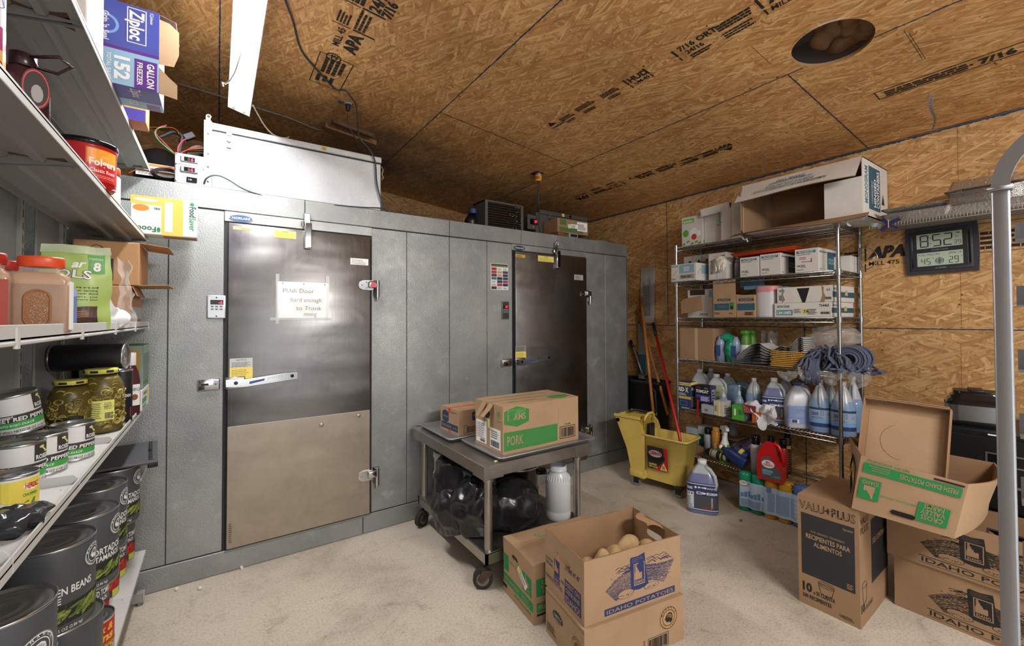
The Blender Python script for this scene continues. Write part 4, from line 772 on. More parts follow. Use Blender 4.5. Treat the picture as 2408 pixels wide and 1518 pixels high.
tin('food_can', 'small yellow chopped pepper tin with a bare metal lid at the left frame edge', -.405, 1.545, 1.072, .0435, .088, mat('d9d6cc', .4), herdez, math.atan2(-1.545, .405)+.1)
b = MB(); b.ball(mat('2e2f33', .15), (-.36, 1.4, 1.095), .05, .075, .022, n=24, m=14); b.warp(soft(None, .018, 30, 3)); tag(b.build('crumpled_bag'), 'shiny grey crumpled foil bag lying at the front edge of the second shelf', 'bag')
b = MB(); b.ball(mat('d9d9dc', .2), (-.42, 1.47, 1.09), .035, .045, .016, n=20, m=12); b.warp(soft(None, .02, 34, 5)); tag(b.build('crumpled_bag'), 'clear crumpled wrapper lying beside the yellow pepper tin', 'bag')
# gallon jars of sliced jalapenos
GLASS = mat('f4f6f2', .03, 0, 0, 1, 1.0, name='jar_glass', ior=1.2); GLASS.node_tree.nodes['Principled BSDF'].inputs['Alpha'].default_value = .35
JL = [mat(c_, .35) for c_ in ('a3904c', '8d7b3a', 'b8a763', '7c6a2e')]
def jar(x, y, z, r, h, lab, seed, sticker):
    o = thing('pickle_jar', lab, 'jar', T(x, y, z), 'glass jars of sliced jalapenos'); b = MB(); pr = [(r*.9, 0), (r, .008), (r, h*.62), (r*.97, h*.7), (r*.86, h*.79), (r*.7, h*.85), (r*.68, h*.9)]
    b.lathe(GLASS, pr, 48); part(b, 'glass', o); b = MB(); b.lathe(mat('6c5d28', .35, var=.4), [(0, .003)]+[(a*.93, max(b_, .004)) for a, b_ in pr[:-1]]+[(0, h*.84)], 40)
    rr = random.Random(seed)
    for i in range(190):
        zz = rr.uniform(.015, h*.8); R = r*.945 if zz < h*.62 else r*(.945-.3*(zz/h-.62)/.2); a = rr.uniform(0, 6.28); s_ = rr.uniform(.009, .014)
        n_ = Vector((math.cos(a), math.sin(a), rr.uniform(-.3, .3))).normalized(); M = AIM((R*math.cos(a), R*math.sin(a), zz), Vector((R*math.cos(a), R*math.sin(a), zz))+n_) @ RX(rr.uniform(-.5, .5)) @ S(1, rr.uniform(.6, 1), 1)
        b.tube(rr.choice(JL), [(math.cos(k*.63)*s_, math.sin(k*.63)*s_, 0) for k in range(10)], s_*.24, 5, M, True); b.disc(rr.choice(JL), 0, 0, s_*.8, M, -.001, 10)
    tag(part(b, 'jalapeno_slices', o), kind='stuff')
    b = MB(); b.lathe(mat('c9c45c', .35), [(0, h*.955), (r*.66, h*.955), (r*.7, h*.95), (r*.72, h*.94), (r*.72, h*.89), (r*.7, h*.885)], 40); s = MB(); [s.rect(INK, -.035+.05*k, h*.9, -.01+.05*k, h*.935, None, .0008, 3) for k in range(-3, 4)]; wrap(b, s, r*.72, math.atan2(-y, -x)); part(b, 'lid', o)
    b = MB(); s = MB()
    if sticker: s.rect(mat('d6d676', .5), -.045, h*.2, .03, h*.5, None, .001, 10); s.bars(INK, -.0, h*.23, .026, h*.32, None, 3, .0016); s.lines(INK, -.04, h*.24, -.008, h*.48, 9, None, 4, .0016, .3); s.lines(INK, -.002, h*.37, .026, h*.48, 5, None, 6, .0016, .3)
    else: s.rect(BLK, -.05, h*.1, .03, h*.38, None, .001, 10); s.frame(mat('c7b45a', .5), -.05, h*.1, .03, h*.38, .0015, None, .0016); s.text(mat('c7b45a', .5), 'OLIVO', -.035, h*.24, h*.09, None, .0018, .05, .02)
    wrap(b, s, r, math.atan2(-y, -x)+.15); part(b, 'label', o)
jar(-.392, 2.42, 1.072, .0735, .27, 'large glass jar of sliced jalapenos with a yellow nutrition label', 4, True)
jar(-.47, 2.36, 1.072, .067, .235, 'darker glass jar of sliced jalapenos with a black label, left of the other', 9, False)
# big black tin lying on its side on the jars
def adobo(s, r, h):
    s.rect(mat('b9b5b0', .5), -.0, h*.12, .1, h*.93, None, .0008, 12); s.bars(INK, .01, h*.16, .055, h*.3, None, 4, .0014); s.disc(INK, .05, h*.5, .02, None, .0014, 20, None, .1); s.lines(INK, .01, h*.6, .09, h*.9, 10, None, 5, .0014, .4)
    s.rect(mat('a8a09a', .5), -.075, h*.12, -.003, h*.36, None, .0008, 6); s.poly(mat('96331f', .5), [(-.07, h*.16), (-.03, h*.14), (-.01, h*.2), (-.025, h*.3), (-.045, h*.34), (-.05, h*.24)], None, .0014)
    for k, t_ in enumerate(('CON SALSA', 'ADEREZADO', 'CHIPOTLE')): s.text(mat('cfc8c2', .5), t_, -.022-.02*k, h*.45, h*.045, None, .0014, .06, .02, 'l', -math.pi/2)
tin('food_can', 'black tin lying on its side behind the jalapeno jars', 0, 0, 0, .054, .235, BLK, adobo, -.35, None, T(-.56, 2.53, 1.372) @ RZ(-.12) @ RY(math.pi/2) @ RZ(math.pi/2))
tin('food_can', 'black tin standing behind the right jalapeno jar at the shelf edge', -.352, 2.565, 1.072, .04, .235, BLK, lambda s, r, h: (s.text(WHT, 'ADEREZADO', -.02, h*.5, .012, None, .0012, .05, .02), s.poly(mat('a04028', .5), [(-.02, h*.12), (.03, h*.12), (.03, h*.3), (-.02, h*.26)], None, .001)), math.atan2(-2.5, .36)+.2)
# ketchup style bottle and two food-sealer cartons beside it
def squeeze(nm, lab, x, y, z, h, body, cap, draw, face, rx=.038, ry=.026, cat='bottle'):
    o = thing(nm, lab, cat, T(x, y, z) @ RZ(face+math.pi/2)); b = MB(); b.lathe(body, [(0, 0), (.85, 0), (1, .03*h), (1, .55*h), (.8, .7*h), (.45, .8*h), (.42, .84*h), (0, .84*h)], 32, S(1, 1, 1), True, rx, ry, .6)
    b.v = [(v[0], v[1], v[2]) for v in b.v]; part(b, 'body', o); b = MB(); b.lathe(cap, [(rx*.5, .8*h), (rx*.52, .81*h), (rx*.52, .99*h), (rx*.48, h), (0, h)], 24); part(b, 'cap', o)
    b = MB(); draw(b, FR((0, -ry, 0), (1, 0, 0), (0, 0, 1)), rx, h); part(b, 'label', o); return o
SAU = mat('4a2329', .25)
squeeze('sauce_bottle', 'dark sauce bottle with white and red neck label between tin and cartons', -.338, 2.73, 1.072, .3, SAU, RLW, lambda s, M, r, h: (s.rect(RLW, -.022, .05, .022, .15, M, .001), s.text(INK, 'BBQ', -.015, .12, .014, M, .0016), s.disc(mat('7c4a30', .5), 0, .09, .014, M, .0016)), math.atan2(-2.7, .34)+.5, .034, .026)
def carton(nm, lab, cat, M, w_, d_, h_, mt, front=None, side=None, top=None, left=None, grp=None, bev=.003, warp=0, seam=None, extra=None, seed=1):
    o = thing(nm, lab, cat, M, grp); b = MB(); b.fine = warp > 0
    if warp:
        for Mo, L, Hh in ((FR((0, 0, 0), (1, 0, 0), (0, 0, 1)), w_, h_), (FR((w_, 0, 0), (0, 1, 0), (0, 0, 1)), d_, h_), (FR((w_, d_, 0), (-1, 0, 0), (0, 0, 1)), w_, h_), (FR((0, d_, 0), (0, -1, 0), (0, 0, 1)), d_, h_), (FR((0, 0, h_), (1, 0, 0), (0, 1, 0)), w_, d_), (FR((0, d_, 0), (1, 0, 0), (0, -1, 0)), w_, d_)): b.grid(mt, lambda u, v: (L*u, Hh*v, 0), 14, 10, Mo, False)
    else: b.box(mt, (0, 0, 0), (w_, d_, h_), None, bev)
    if front: front(b, FR((0, 0, 0), (1, 0, 0), (0, 0, 1)), w_, h_)
    if side: side(b, FR((w_, 0, 0), (0, 1, 0), (0, 0, 1)), d_, h_)
    if left: left(b, FR((0, d_, 0), (0, -1, 0), (0, 0, 1)), d_, h_)
    if top: top(b, FR((0, 0, h_), (1, 0, 0), (0, 1, 0)), w_, d_)
    if warp:
        f_ = soft(None, warp, 5, seed)
        b.warp(lambda v: Vector((f_(v).x, f_(v).y, v.z+(f_(v).z-v.z)*min(1, max(0, v.z)/h_))))
    part(b, 'body', o)
    if extra:
        for n_, e in extra: part(e, n_, o)
    return o
MINT = mat('c9dcd4', .45, name='mint'); LEAF = mat('2f7a48', .5)
def fsaver(s, M, W, H): s.rect(mat('8fae98', .5), 0, H*.8, W, H, M); s.lines(mat('6f8f80', .5), W*.1, H*.25, W*.9, H*.75, 12, M, 5, .001, .25); s.text(LEAF, 'FoodSaver', W*.1, H*.08, H*.12, M, bold=.02); s.disc(LEAF, W*.72, H*.13, H*.05, M, .001, 12, H*.09)
carton('food_sealer_carton', 'mint green box standing upright at the end of the second shelf', 'box', T(-.54, 2.84, 1.18), .232, .24, .22, mat('7d8d80', .5), front=lambda s, M, W, H: s.rect(mat('a67c34', .5), W*.6, 0, W*.95, H*.9, M), side=fsaver, top=lambda s, M, W, D: (s.rect(mat('5d5148', .5), 0, 0, W*.7, D, M), s.rect(mat('4f7a4e', .5), W*.7, 0, W, D, M, .0008)))
carton('food_sealer_carton', 'white and green box lying under the mint green box', 'box', T(-.54, 2.82, 1.073), .232, .27, .105, RLW, side=lambda s, M, W, H: (s.text(LEAF, 'FoodSaver', W*.2, H*.68, H*.2, M, bold=.02), s.rect(mat('3f8f50', .5), W*.05, H*.3, W*.6, H*.55, M), s.rect(YEL, W*.75, H*.3, W, H*.9, M), s.lines(INK, W*.1, H*.08, W*.6, H*.25, 3, M, 3, .001, .4)))
# third shelf: spice jars, snack bag, cartons
def spice(x, y, lab, nm, powder, lid, face, wht=False):
    o = thing('spice_jar', lab, 'jar', T(x, y, 1.495) @ RZ(face), 'square plastic spice jars'); W, H = .104, .165; b = MB()
    b.lathe(mat('d9c9b8', .08, 0, 0, .3, 0, name='clear_plastic'), [(0, 0), (.95, 0), (1, .004), (1, H*.8), (.93, H*.88), (.72, H*.93), (.68, H*.95), (.68, H)], 40, None, True, W/2, W*.33, 6); part(b, 'jar_wall', o)
    b = MB(); b.lathe(powder, [(0, .003), (.93, .003), (.965, .008), (.965, H*.74), (0, H*.72)], 40, None, True, W/2, W*.33, 6); M = FR((0, -W*.325, 0), (1, 0, 0), (0, 0, 1)); part(b, 'powder', o)
    b = MB(); b.lathe(mat('c08c60', .4), [(.9, H*.74), (.96, H*.8), (.9, H*.87), (.7, H*.92), (0, H*.92)], 40, None, True, W/2*.98, W*.32, 6); part(b, 'powder_dust', o)
    b = MB(); b.lathe(lid, [(0, H+.026), (.76, H+.026), (.8, H+.022), (.8, H+.002), (.77, H), (.6, H)], 48, None, True, W/2, W*.42); part(b, 'lid', o)
    b = MB()
    if not wht:
        n_ = 20; cap = [(.02*math.cos(a), H*.57+.012+.02*math.sin(a)) for a in [k*math.pi/n_ for k in range(n_+1)]]+[(-.02+0*k, H*.2+.012) for k in range(1)]
        pts = [(.022*math.cos(k*math.pi/16), H*.52+.022*math.sin(k*math.pi/16)) for k in range(17)]+[(.022*math.cos(math.pi+k*math.pi/16), H*.24+.022*math.sin(math.pi+k*math.pi/16)) for k in range(17)]
        b.tube(powder, [(p[0], p[1], .002) for p in pts], .0025, 6, M, True); b.poly(mat('b58462', .25, bumpn=(500, 1)), pts, M, .002)
        rr = random.Random(3)
        for i in range(90): u, v = rr.uniform(-.018, .018), rr.uniform(H*.15, H*.6); b.ball(mat('d8c0ac', .15), (u, v, .0024), .0016, .0007, .0008, M, 6, 4)
        b.text(INK, 'BEST BY 05/21/27', -.024, H*.07, .006, M, .0014, .05, .01)
        b.box(WHT, (W*.44, -.002-W*.1, .01), (W*.5+.002, W*.2, H*.8))
        part(b, 'grip_panel', o)
    else:
        b.rect(mat('a8473a', .5), -.05, .0, .05, H*.78, M, .002); b.poly(WHT, [(0, H*.02), (.03, H*.22), (.03, H*.5), (0, H*.7), (-.03, H*.5), (-.03, H*.22)], M, .0026); b.text(mat('c8545a', .5), 'GROUND', -.02, H*.42, .009, M, .0032, .042, .02); b.text(mat('6a6a74', .5), 'CINNAMON', -.022, H*.33, .009, M, .0032, .045, .02); b.poly(mat('b57a4c', .5), [(-.015, H*.1), (.01, H*.1), (.02, H*.26), (-.01, H*.2)], M, .003)
        part(b, 'label', o)
CIN = mat('9c6b45', .85, name='cinnamon'); ORL = mat('d8502c', .35, name='orange_lid'); REDL = mat('a52a26', .35)
spice(-.362, 1.545, 'large clear jar of ground cinnamon with an orange lid', 'c', CIN, ORL, .05)
spice(-.45, 1.50, 'red lidded spice jar with white diamond label at the left frame edge', 'c', mat('9c5a3c', .8), REDL, .1, True)
spice(-.475, 1.69, 'red lidded jar of green herbs behind the cinnamon jar', 'c', mat('6c6a4c', .9), REDL, .0, True)
def bag(nm, lab, mt, x, y, z, w_, h_, d_, face, draw=None, cat='bag', top=.2, seed=1):
    o = thing(nm, lab, cat, T(x, y, z) @ RZ(face)); b = MB(); k = lambda v: math.sin(min(1, v/.15)*math.pi/2)*math.cos(min(1, max(0, v-top)/(1-top))*math.pi/2*.97)
    f_ = lambda s_: (lambda u, v: ((u-.5)*w_*(1-.04*math.sin(v*9)), s_*(d_/2*math.sin(u*math.pi)*k(v)+.0012), v*h_))
    b.grid(mt, f_(-1), 20, 24); b.grid(mt, f_(1), 20, 24)
    if draw:
        s = MB(); draw(s, w_, h_)
        for i in range(len(s.v)): px_, py_, pz = s.v[i]; u = px_/w_; v = py_/h_; s.v[i] = ((u-.5)*w_, -(d_/2*math.sin(u*math.pi)*k(v)+.0012)-.0006-pz, py_)
        b0 = len(b.v); b.v += s.v; b.f += [tuple(b0+q for q in f) for f in s.f]; b.m += [b.mi(s.mats[i]) for i in s.m]; b.sm += s.sm
    b.warp(soft(None, .005, 22, seed)); part(b, 'pouch', o); return o
LG = mat('a8c06c', .35, name='lime_pouch')
def snack(s, w_, h_):
    s.rect(mat('b9c4a0', .35), 0, h_*.9, w_, h_, None, .0006, 8); s.rect(mat('4f9a3c', .4), w_*.66, h_*.68, w_*.9, h_*.89, None, .0008, 6); s.text(WHT, '8', w_*.73, h_*.71, h_*.09, None, .0016, None, .04); s.text(WHT, 'CONTAINS', w_*.67, h_*.83, h_*.02, None, .0016, w_*.2)
    s.text(WHT, 'ar', w_*.42, h_*.73, h_*.09, None, .0012, None, .03, sh=.3); s.text(mat('4c4a44', .5), 'OLS', w_*.2, h_*.61, h_*.09, None, .001, w_*.5, .05, sh=.1); s.text(WHT, 'OLS', w_*.2, h_*.61, h_*.09, None, .0016, w_*.5, .02, sh=.1)
    for i, t_ in enumerate(('and', 'per serving', 'Fresh And', 'dairy, soy', 'grains also')): s.text(INK, t_, w_*.5, h_*(.5-.035*i), h_*.018, None, .0012, w_*.3)
    s.rect(mat('4b3027', .4), w_*.45, h_*.08, w_*.8, h_*.28, None, .0008, 6); s.lines(mat('b27a4a', .5), w_*.5, h_*.15, w_*.7, h_*.24, 4, None, 3, .0014, .4)
bag('snack_pouch', 'tall lime green snack pouch behind the cinnamon jar', LG, -.39, 2.02, 1.495, .17, .285, .06, .12, snack, top=.35, seed=4)
b = MB(); b.box(mat('5a6fa8', .5), (-.395, 1.74, 1.495), (-.345, 1.79, 1.6), bev=.001); b.box(mat('8f97d8', .5), (-.395, 1.741, 1.6), (-.346, 1.789, 1.62)); b.rect(mat('a8ae68', .5), -.395, 1.497, -.345, 1.545, FR((0, 1.739, 0), (1, 0, 0), (0, 0, 1))); tag(b.build('small_carton'), 'small blue and olive food carton wedged behind the cinnamon jar', 'box')
b = MB(); b.grid(mat('eceef2', .45, name='white_plastic'), lambda u, v: (-.37+.05*u+.012*math.sin(v*9), 2.2+.05*u*v+.01*math.sin(u*8), 1.497+.2*(1-v)*(1-.6*u)+.004*math.sin(u*20)), 22, 22); b.ball(mat('eceef2', .45), (-.335, 2.3, 1.535), .045, .1, .035, n=26, m=16); b.warp(soft(None, .022, 20, 6)); tag(b.build('plastic_bag'), 'crumpled white plastic bag slumped beside the lime pouch', 'bag')
SC1 = cardboard('cardboard_a', 'b48a62'); 
def cbox(s, M, W, H): s.disc(INK, W*.35, H*.78, H*.12, M, .001, 20, None, .12); s.rect(mat('3b3c40', .6), W*.2, H*.1, W*.6, H*.6, M); s.text(mat('b48a62', .6), '253812', W*.5, H*.15, H*.08, M, .0014, al='l', rot=math.pi/2)
o = carton('cardboard_carton', 'open brown carton on top of another at the end of the third shelf', 'box', T(-.53, 2.66, 1.69), .225, .3, .2, SC1, front=cbox)
for a_, z_ in ((.12, .2), (-.04, .0)): b = MB(); b.box(SC1, (0, 0, 0), (.11, .29, .003), T(.225, .005, z_) @ RY(a_)); part(b, 'flap', o)
o = carton('cardboard_carton', 'closed brown carton under the open carton on the third shelf', 'box', T(-.53, 2.64, 1.496), .2, .32, .19, SC1, front=cbox, side=lambda s, M, W, H: s.rect(mat('a9a7a2', .5), 0, H*.2, W, H*.5, M)); b = MB(); b.box(SC1, (0, 0, 0), (.05, .25, .003), T(.2, .02, .19) @ RY(1.2)); part(b, 'flap', o)
b = MB(); CLR = mat('e8e8ea', .12, 0, 0, .3, name='clear_wrap'); b.grid(CLR, lambda u, v: (-.36+.07*u*(1-v*.4), 2.5+.03*math.sin(u*5), 1.5+.29*v), 14, 20); b.warp(soft(None, .02, 24, 8)); tag(b.build('clear_wrap'), 'crinkled clear plastic wrap in front of the brown cartons', 'plastic wrap')
# fourth shelf: sauce bottle, coffee tub, food-sealer carton
ck = thing('coffee_tub', 'large red coffee tub with black lid on the upper shelf', 'tub', T(-.372, 2.02, 1.972)); r = .077; h = .15; REDP = mat('b52024', .25)
b = MB(); b.lathe(REDP, [(0, 0), (r*.9, 0), (r*.98, .008), (r*.98, h*.14), (r, h*.16), (r, h*.86), (r*1.03, h*.88), (r*1.03, h*.93), (r*.98, h*.95), (r*.98, h)], 48); part(b, 'tub', ck)
b = MB(); b.lathe(BLKG, [(0, h+.008), (r*1.02, h+.008), (r*1.06, h+.004), (r*1.06, h-.008), (r*1.03, h-.01)], 48); part(b, 'lid', ck)
b = MB(); s = MB(); s.rect(mat('e0561e', .35), -.05, h*.16, .045, h*.86, None, .0008, 12); s.rect(mat('f09a2c', .35), -.046, h*.52, .041, h*.84, None, .0012, 12); s.rect(mat('c5221f', .35), -.05, h*.14, .046, h*.5, None, .0014, 12)
for k in range(13): a = math.pi*k/12; s.poly(WHT, [(math.cos(a-.04)*.01, h*.62+math.sin(a-.04)*.008), (math.cos(a)*.02, h*.62+math.sin(a)*.018), (math.cos(a+.04)*.01, h*.62+math.sin(a+.04)*.008)], None, .002)
s.text(WHT, 'Folgers', -.042, h*.48, h*.15, None, .002, .08, .03); s.text(WHT, 'Classic Roast', -.04, h*.33, h*.08, None, .002, .075, .01); s.lines(WHT, -.035, h*.22, .035, h*.29, 2, None, 4, .002, .2, .1); s.poly(WHT, [(-.05, h*.04), (.045, h*.02), (.045, h*.05), (-.02, h*.07)], None, .0022)
wrap(b, s, r, math.atan2(-2, .37)+.62); part(b, 'label', ck)
b = MB(); wt = mat('e6ded0', .5); b.lathe(wt, [(0, 0), (.035, 0), (.037, .004), (.037, .12), (.03, .13)], 24, T(-.36, 2.3, 1.972)); b.lathe(ORL, [(0, .16), (.034, .16), (.036, .155), (.036, .132), (.033, .13)], 24, T(-.36, 2.3, 1.972)); tag(b.build('spice_tub'), 'small white tub with an orange lid behind the red coffee tub', 'tub')
squeeze('sauce_bottle', 'dark brown squeeze sauce bottle with a ring pull cap on the upper shelf', -.362, 1.40, 1.972, .15, mat('3d1f24', .25), mat('2c161a', .25), lambda s, M, r, h: (s.disc(mat('2a2023', .4), .008, .07, .024, M, .0014, 24, .045), s.disc(mat('c83c34', .4), .008, .07, .022, M, .002, 24, .042, .1), s.disc(mat('9d9a98', .4), .01, .06, .01, M, .002, 12, .02)), math.atan2(-1.4, .35)+.35, .042, .034)
b = MB(); b.tube(mat('2c161a', .25), [(-.345, 1.385, 2.115), (-.3, 1.375, 2.125), (-.28, 1.38, 2.11), (-.305, 1.39, 2.092), (-.34, 1.4, 2.1)], .004, 6, None, True); tag(b.build('ring_pull'), 'dark plastic ring loop hanging off the squeeze sauce bottle cap', 'ring')
b = MB(); M = T(-.36, 1.235, 1.972) @ RZ(-.1); b.cyl(mat('e0d8e4', .4), (-.03, 0, 0), (-.03, 0, .21), .045, 40, M=M); s = MB(); s.rect(mat('a8246c', .4), -.03, .07, .08, .12, None, .0008, 8); s.rect(mat('e8b55c', .4), -.03, .045, .08, .075, None, .001, 8); rr = random.Random(3)
for i in range(16): s.disc(mat('b93226', .4), rr.uniform(-.02, .07), rr.uniform(.005, .05), .008, None, .0014, 10)
s.disc(mat('5a78b8', .4), .03, .17, .03, None, .001, 16, .018); wrap(b, s, .045, -1.25, M @ T(-.03, 0, 0)); b.cyl(TIN, (-.03, 0, .21), (-.03, 0, .213), .046, 40, M=M); tag(b.build('fruit_can'), 'white and pink fruit tin at the top left frame edge', 'can')
def fs2(s, M, W, H):
    s.rect(mat('c9b052', .5), 0, H*.78, W*.48, H, M, .0006); s.disc(WHT, W*.22, H*.9, W*.18, M, .001, 20, H*.04); s.rect(mat('c9b052', .5), W*.45, 0, W*.78, H, M, .0007); s.rect(mat('e8e6de', .5), W*.5, H*.1, W*.62, H*.9, M, .001); s.rect(mat('e2e4ea', .5), W*.02, H*.28, W*.43, H*.64, M, .0008); s.disc(mat('dd7a33', .5), W*.15, H*.68, W*.12, M, .0012, 12, H*.09)
    s.text(mat('1f4b38', .5), 'Food', W*.37, H*.2, H*.14, M, .0014, W*.27, .02, 'l', math.pi); s.disc(LEAF, W*.41, H*.13, W*.03, M, .0014, 10, H*.07)
    s.text(mat('253a36', .5), 'Food', W*.88, H*.84, W*.1, M, .0014, H*.28, .02, 'l', -math.pi/2); s.text(LEAF, 'Saver', W*.88, H*.54, W*.1, M, .0014, H*.36, .01, 'l', -math.pi/2); s.disc(LEAF, W*.92, H*.91, W*.035, M, .0014, 10, H*.05); s.lines(mat('8fa89e', .5), W*.82, H*.2, W*.86, H*.8, 14, M, 4, .001, .2)
    for i in range(9): s.disc(mat('c8cad4', .5), W*(.07+.04*i), H*(.36+.14*(i % 2)), W*.02, M, .0012, 10, H*.08)
    s.bars(INK, W*.34, H*.66, W*.43, H*.72, M, 3, .0014)
o = carton('food_sealer_carton', 'open pale green and yellow box sticking out of the upper shelf end', 'box', T(-.37, 2.9, 1.974), .275, .13, .196, MINT, front=fs2); b = MB(); b.box(CARD, (.13, .0, -.003), (.27, .09, -.001), T(0, 0, 0) @ RX(.0)); part(b, 'flap', o)
# top shelf: freezer bag cartons and a white box
ZB, ZL, ZP = mat('4650a0', .4, name='deep_blue'), mat('8fb4cf', .4, name='pale_blue'), mat('5a2a86', .4, name='purple')
def zip1(s, M, W, H):
    s.rect(ZB, 0, H*.45, W, H, M); s.rect(ZL, 0, 0, W, H*.42, M); s.rect(ZP, 0, H*.415, W, H*.455, M, .0008); s.rect(ZP, W*.58, 0, W*.97, H*.36, M, .001)
    s.disc(mat('7aa4dc', .4), W*.1, H*.7, W*.22, M, .0008, 24); s.disc(ZB, W*.1, H*.7, W*.17, M, .001, 24); s.text(WHT, "Grip 'n Seal", W*.06, H*.84, W*.1, M, .0016, H*.34, .02, 'l', -math.pi/2)
    s.text(WHT, 'Ziploc', W*.5, H*.94, W*.24, M, .0016, H*.36, .03, 'l', -math.pi/2); s.frame(WHT, W*.45, H*.54, W*.78, H*.97, .003, M, .0014); s.text(WHT, 'SCJohnson', W*.84, H*.97, W*.06, M, .0014, H*.14, .01, 'l', -math.pi/2)
    s.text(WHT, '152', W*.26, H*.34, W*.24, M, .0014, H*.28, .04, 'l', -math.pi/2); s.text(WHT, 'TOTAL BAGS', W*.13, H*.36, W*.07, M, .0014, H*.32, .01, 'l', -math.pi/2); s.text(WHT, 'GALLON', W*.8, H*.33, W*.12, M, .0018, H*.3, .03, 'l', -math.pi/2); s.text(WHT, 'FREEZER', W*.63, H*.32, W*.09, M, .0018, H*.28, .02, 'l', -math.pi/2)
W_, D_, H_ = .165, .19, .3
o = thing('freezer_bag_carton', 'open blue and purple freezer bag carton on the top shelf marked 152', 'box', T(-.352, 2.06, 2.376)); b = MB(); b.box(ZB, (0, 0, 0), (W_, D_, H_), bev=.002); zip1(b, FR((0, 0, 0), (1, 0, 0), (0, 0, 1)), W_, H_)
MU = FR((0, D_, 0), (1, 0, 0), (0, -1, 0)); b.rect(ZB, 0, D_*.4, W_, D_, MU); b.rect(ZL, 0, 0, W_, D_*.38, MU); b.text(WHT, 'Ziploc', W_*.5, D_*.95, W_*.17, MU, .0014, D_*.4, .02, 'l', -math.pi/2); b.text(WHT, '152', W_*.4, D_*.4, W_*.15, MU, .0014, D_*.25, .02, 'l', -math.pi/2); b.rect(ZP, W_*.7, D_*.02, W_*.95, D_*.3, MU, .001); part(b, 'body', o)
for P_, z_, a_ in (([(0, 0), (.045, .01), (.06, .06), (.06, .15), (.03, .17), (0, .17)], .11, .3), ([(0, .0), (.055, -.005), (.055, .05), (.03, .07), (0, .1)], .0, .15)): b = MB(); b.prism(CARD, P_, -.001, .001, T(W_, .004, z_) @ RZ(a_) @ FR((0, 0, 0), (1, 0, 0), (0, 0, 1))); part(b, 'flap', o)
b = MB(); b.box(CARD, (0, 0, 0), (.05, .17, .002), T(W_, .01, H_) @ RY(.25)); part(b, 'flap', o)
def smart(s, M, W, H): s.rect(mat('d8a63c', .4), W*.3, H*.2, W, H, M); s.rect(mat('c23a34', .4), 0, H*.2, W*.3, H, M); s.rect(mat('4a3f88', .4), W*.2, 0, W, H*.2, M); s.text(WHT, 'SMART', W*.7, H*.95, W*.24, M, .0012, H*.6, .03, 'l', -math.pi/2); s.text(WHT, 'STORAGE', W*.4, H*.95, W*.2, M, .0012, H*.65, .03, 'l', -math.pi/2)
carton('freezer_bag_carton', 'orange and purple storage bag carton behind the blue freezer bag carton', 'box', T(-.36, 2.4, 2.376), .1, .12, .25, mat('b5642c', .5), front=smart)
carton('white_carton', 'plain white box standing on the front of the top shelf', 'box', T(-.42, 1.72, 2.376), .1, .22, .34, mat('e4ddd8', .5))
# ---------------- steel work table on casters ----------------
TX0, TX1, TY0, TY1, TZ = 1.218, 2.03, 2.055, 3.10, .712
CT = thing('rolling_table', 'stainless steel low work table on rusty casters in front of the cooler', 'table', T(0, 0, 0))
b = MB(); b.box(SS, (TX0, TY0, TZ-.006), (TX1, TY1, TZ), bev=.002)
for y0, y1 in ((TY0, TY0+.02), (TY1-.02, TY1)): b.box(SS, (TX0+.005, y0, TZ-.07), (TX1-.005, y0+.02, TZ-.003), bev=.002)
for x0 in (TX0, TX1-.02): b.box(SS, (x0, TY0+.005, TZ-.07), (x0+.02, TY1-.005, TZ-.003), bev=.002)
for x0 in (TX0-.003, TX1-.13+.003):
    for y0 in (TY0-.003, TY1-.13+.003): b.box(SS, (x0, y0, TZ-.078), (x0+.13, y0+.13, TZ+.001), bev=.002)
part(b, 'tabletop', CT)
b = MB(); b.box(SS, (TX0+.03, TY0+.03, .205), (TX1-.03, TY1-.03, .213), bev=.002)
for y0 in (TY0+.03, TY1-.045): b.box(SS, (TX0+.03, y0, .15), (TX1-.03, y0+.015, .212))
for x0 in (TX0+.03, TX1-.045): b.box(SS, (x0, TY0+.03, .15), (x0+.015, TY1-.03, .212))
part(b, 'lower_shelf', CT)
RS = mat('5c4a42', .6, .5, name='rusty_steel', var=.4, bumpn=(60, .3))
for x in (TX0+.065, TX1-.065):
    for y in (TY0+.065, TY1-.065):
        b = MB(); b.cyl(SS, (x, y, .145), (x, y, TZ-.01), .0235, 24); b.cyl(SS, (x, y, TZ-.11), (x, y, TZ-.006), .03, 24, .032); part(b, 'leg', CT)
        a = {0: 2.6, 1: 3.6}[int(y > 2.5)]; M = T(x, y, 0) @ RZ(a); b = MB(); b.cyl(RS, (0, 0, .12), (0, 0, .148), .034, 20); b.cyl(RS, (0, 0, .108), (0, 0, .122), .04, 20)
        for s in (-1, 1): b.prism(RS, [(-.025, .11), (.035, .11), (.06, .06), (.045, .045), (.02, .05), (-.02, .09)], s*.026-.002, s*.026+.002, M @ FR((0, 0, 0), (1, 0, 0), (0, 0, 1)))
        b.cyl(RUB, (.032, -.018, .056), (.032, .018, .056), .056, 28, M=M); b.cyl(RS, (.032, -.03, .056), (.032, .03, .056), .014, 12, M=M); b.cyl(mat('6f665e', .6), (.032, -.0195, .056), (.032, .0195, .056), .036, 20, M=M); part(b, 'caster', CT)
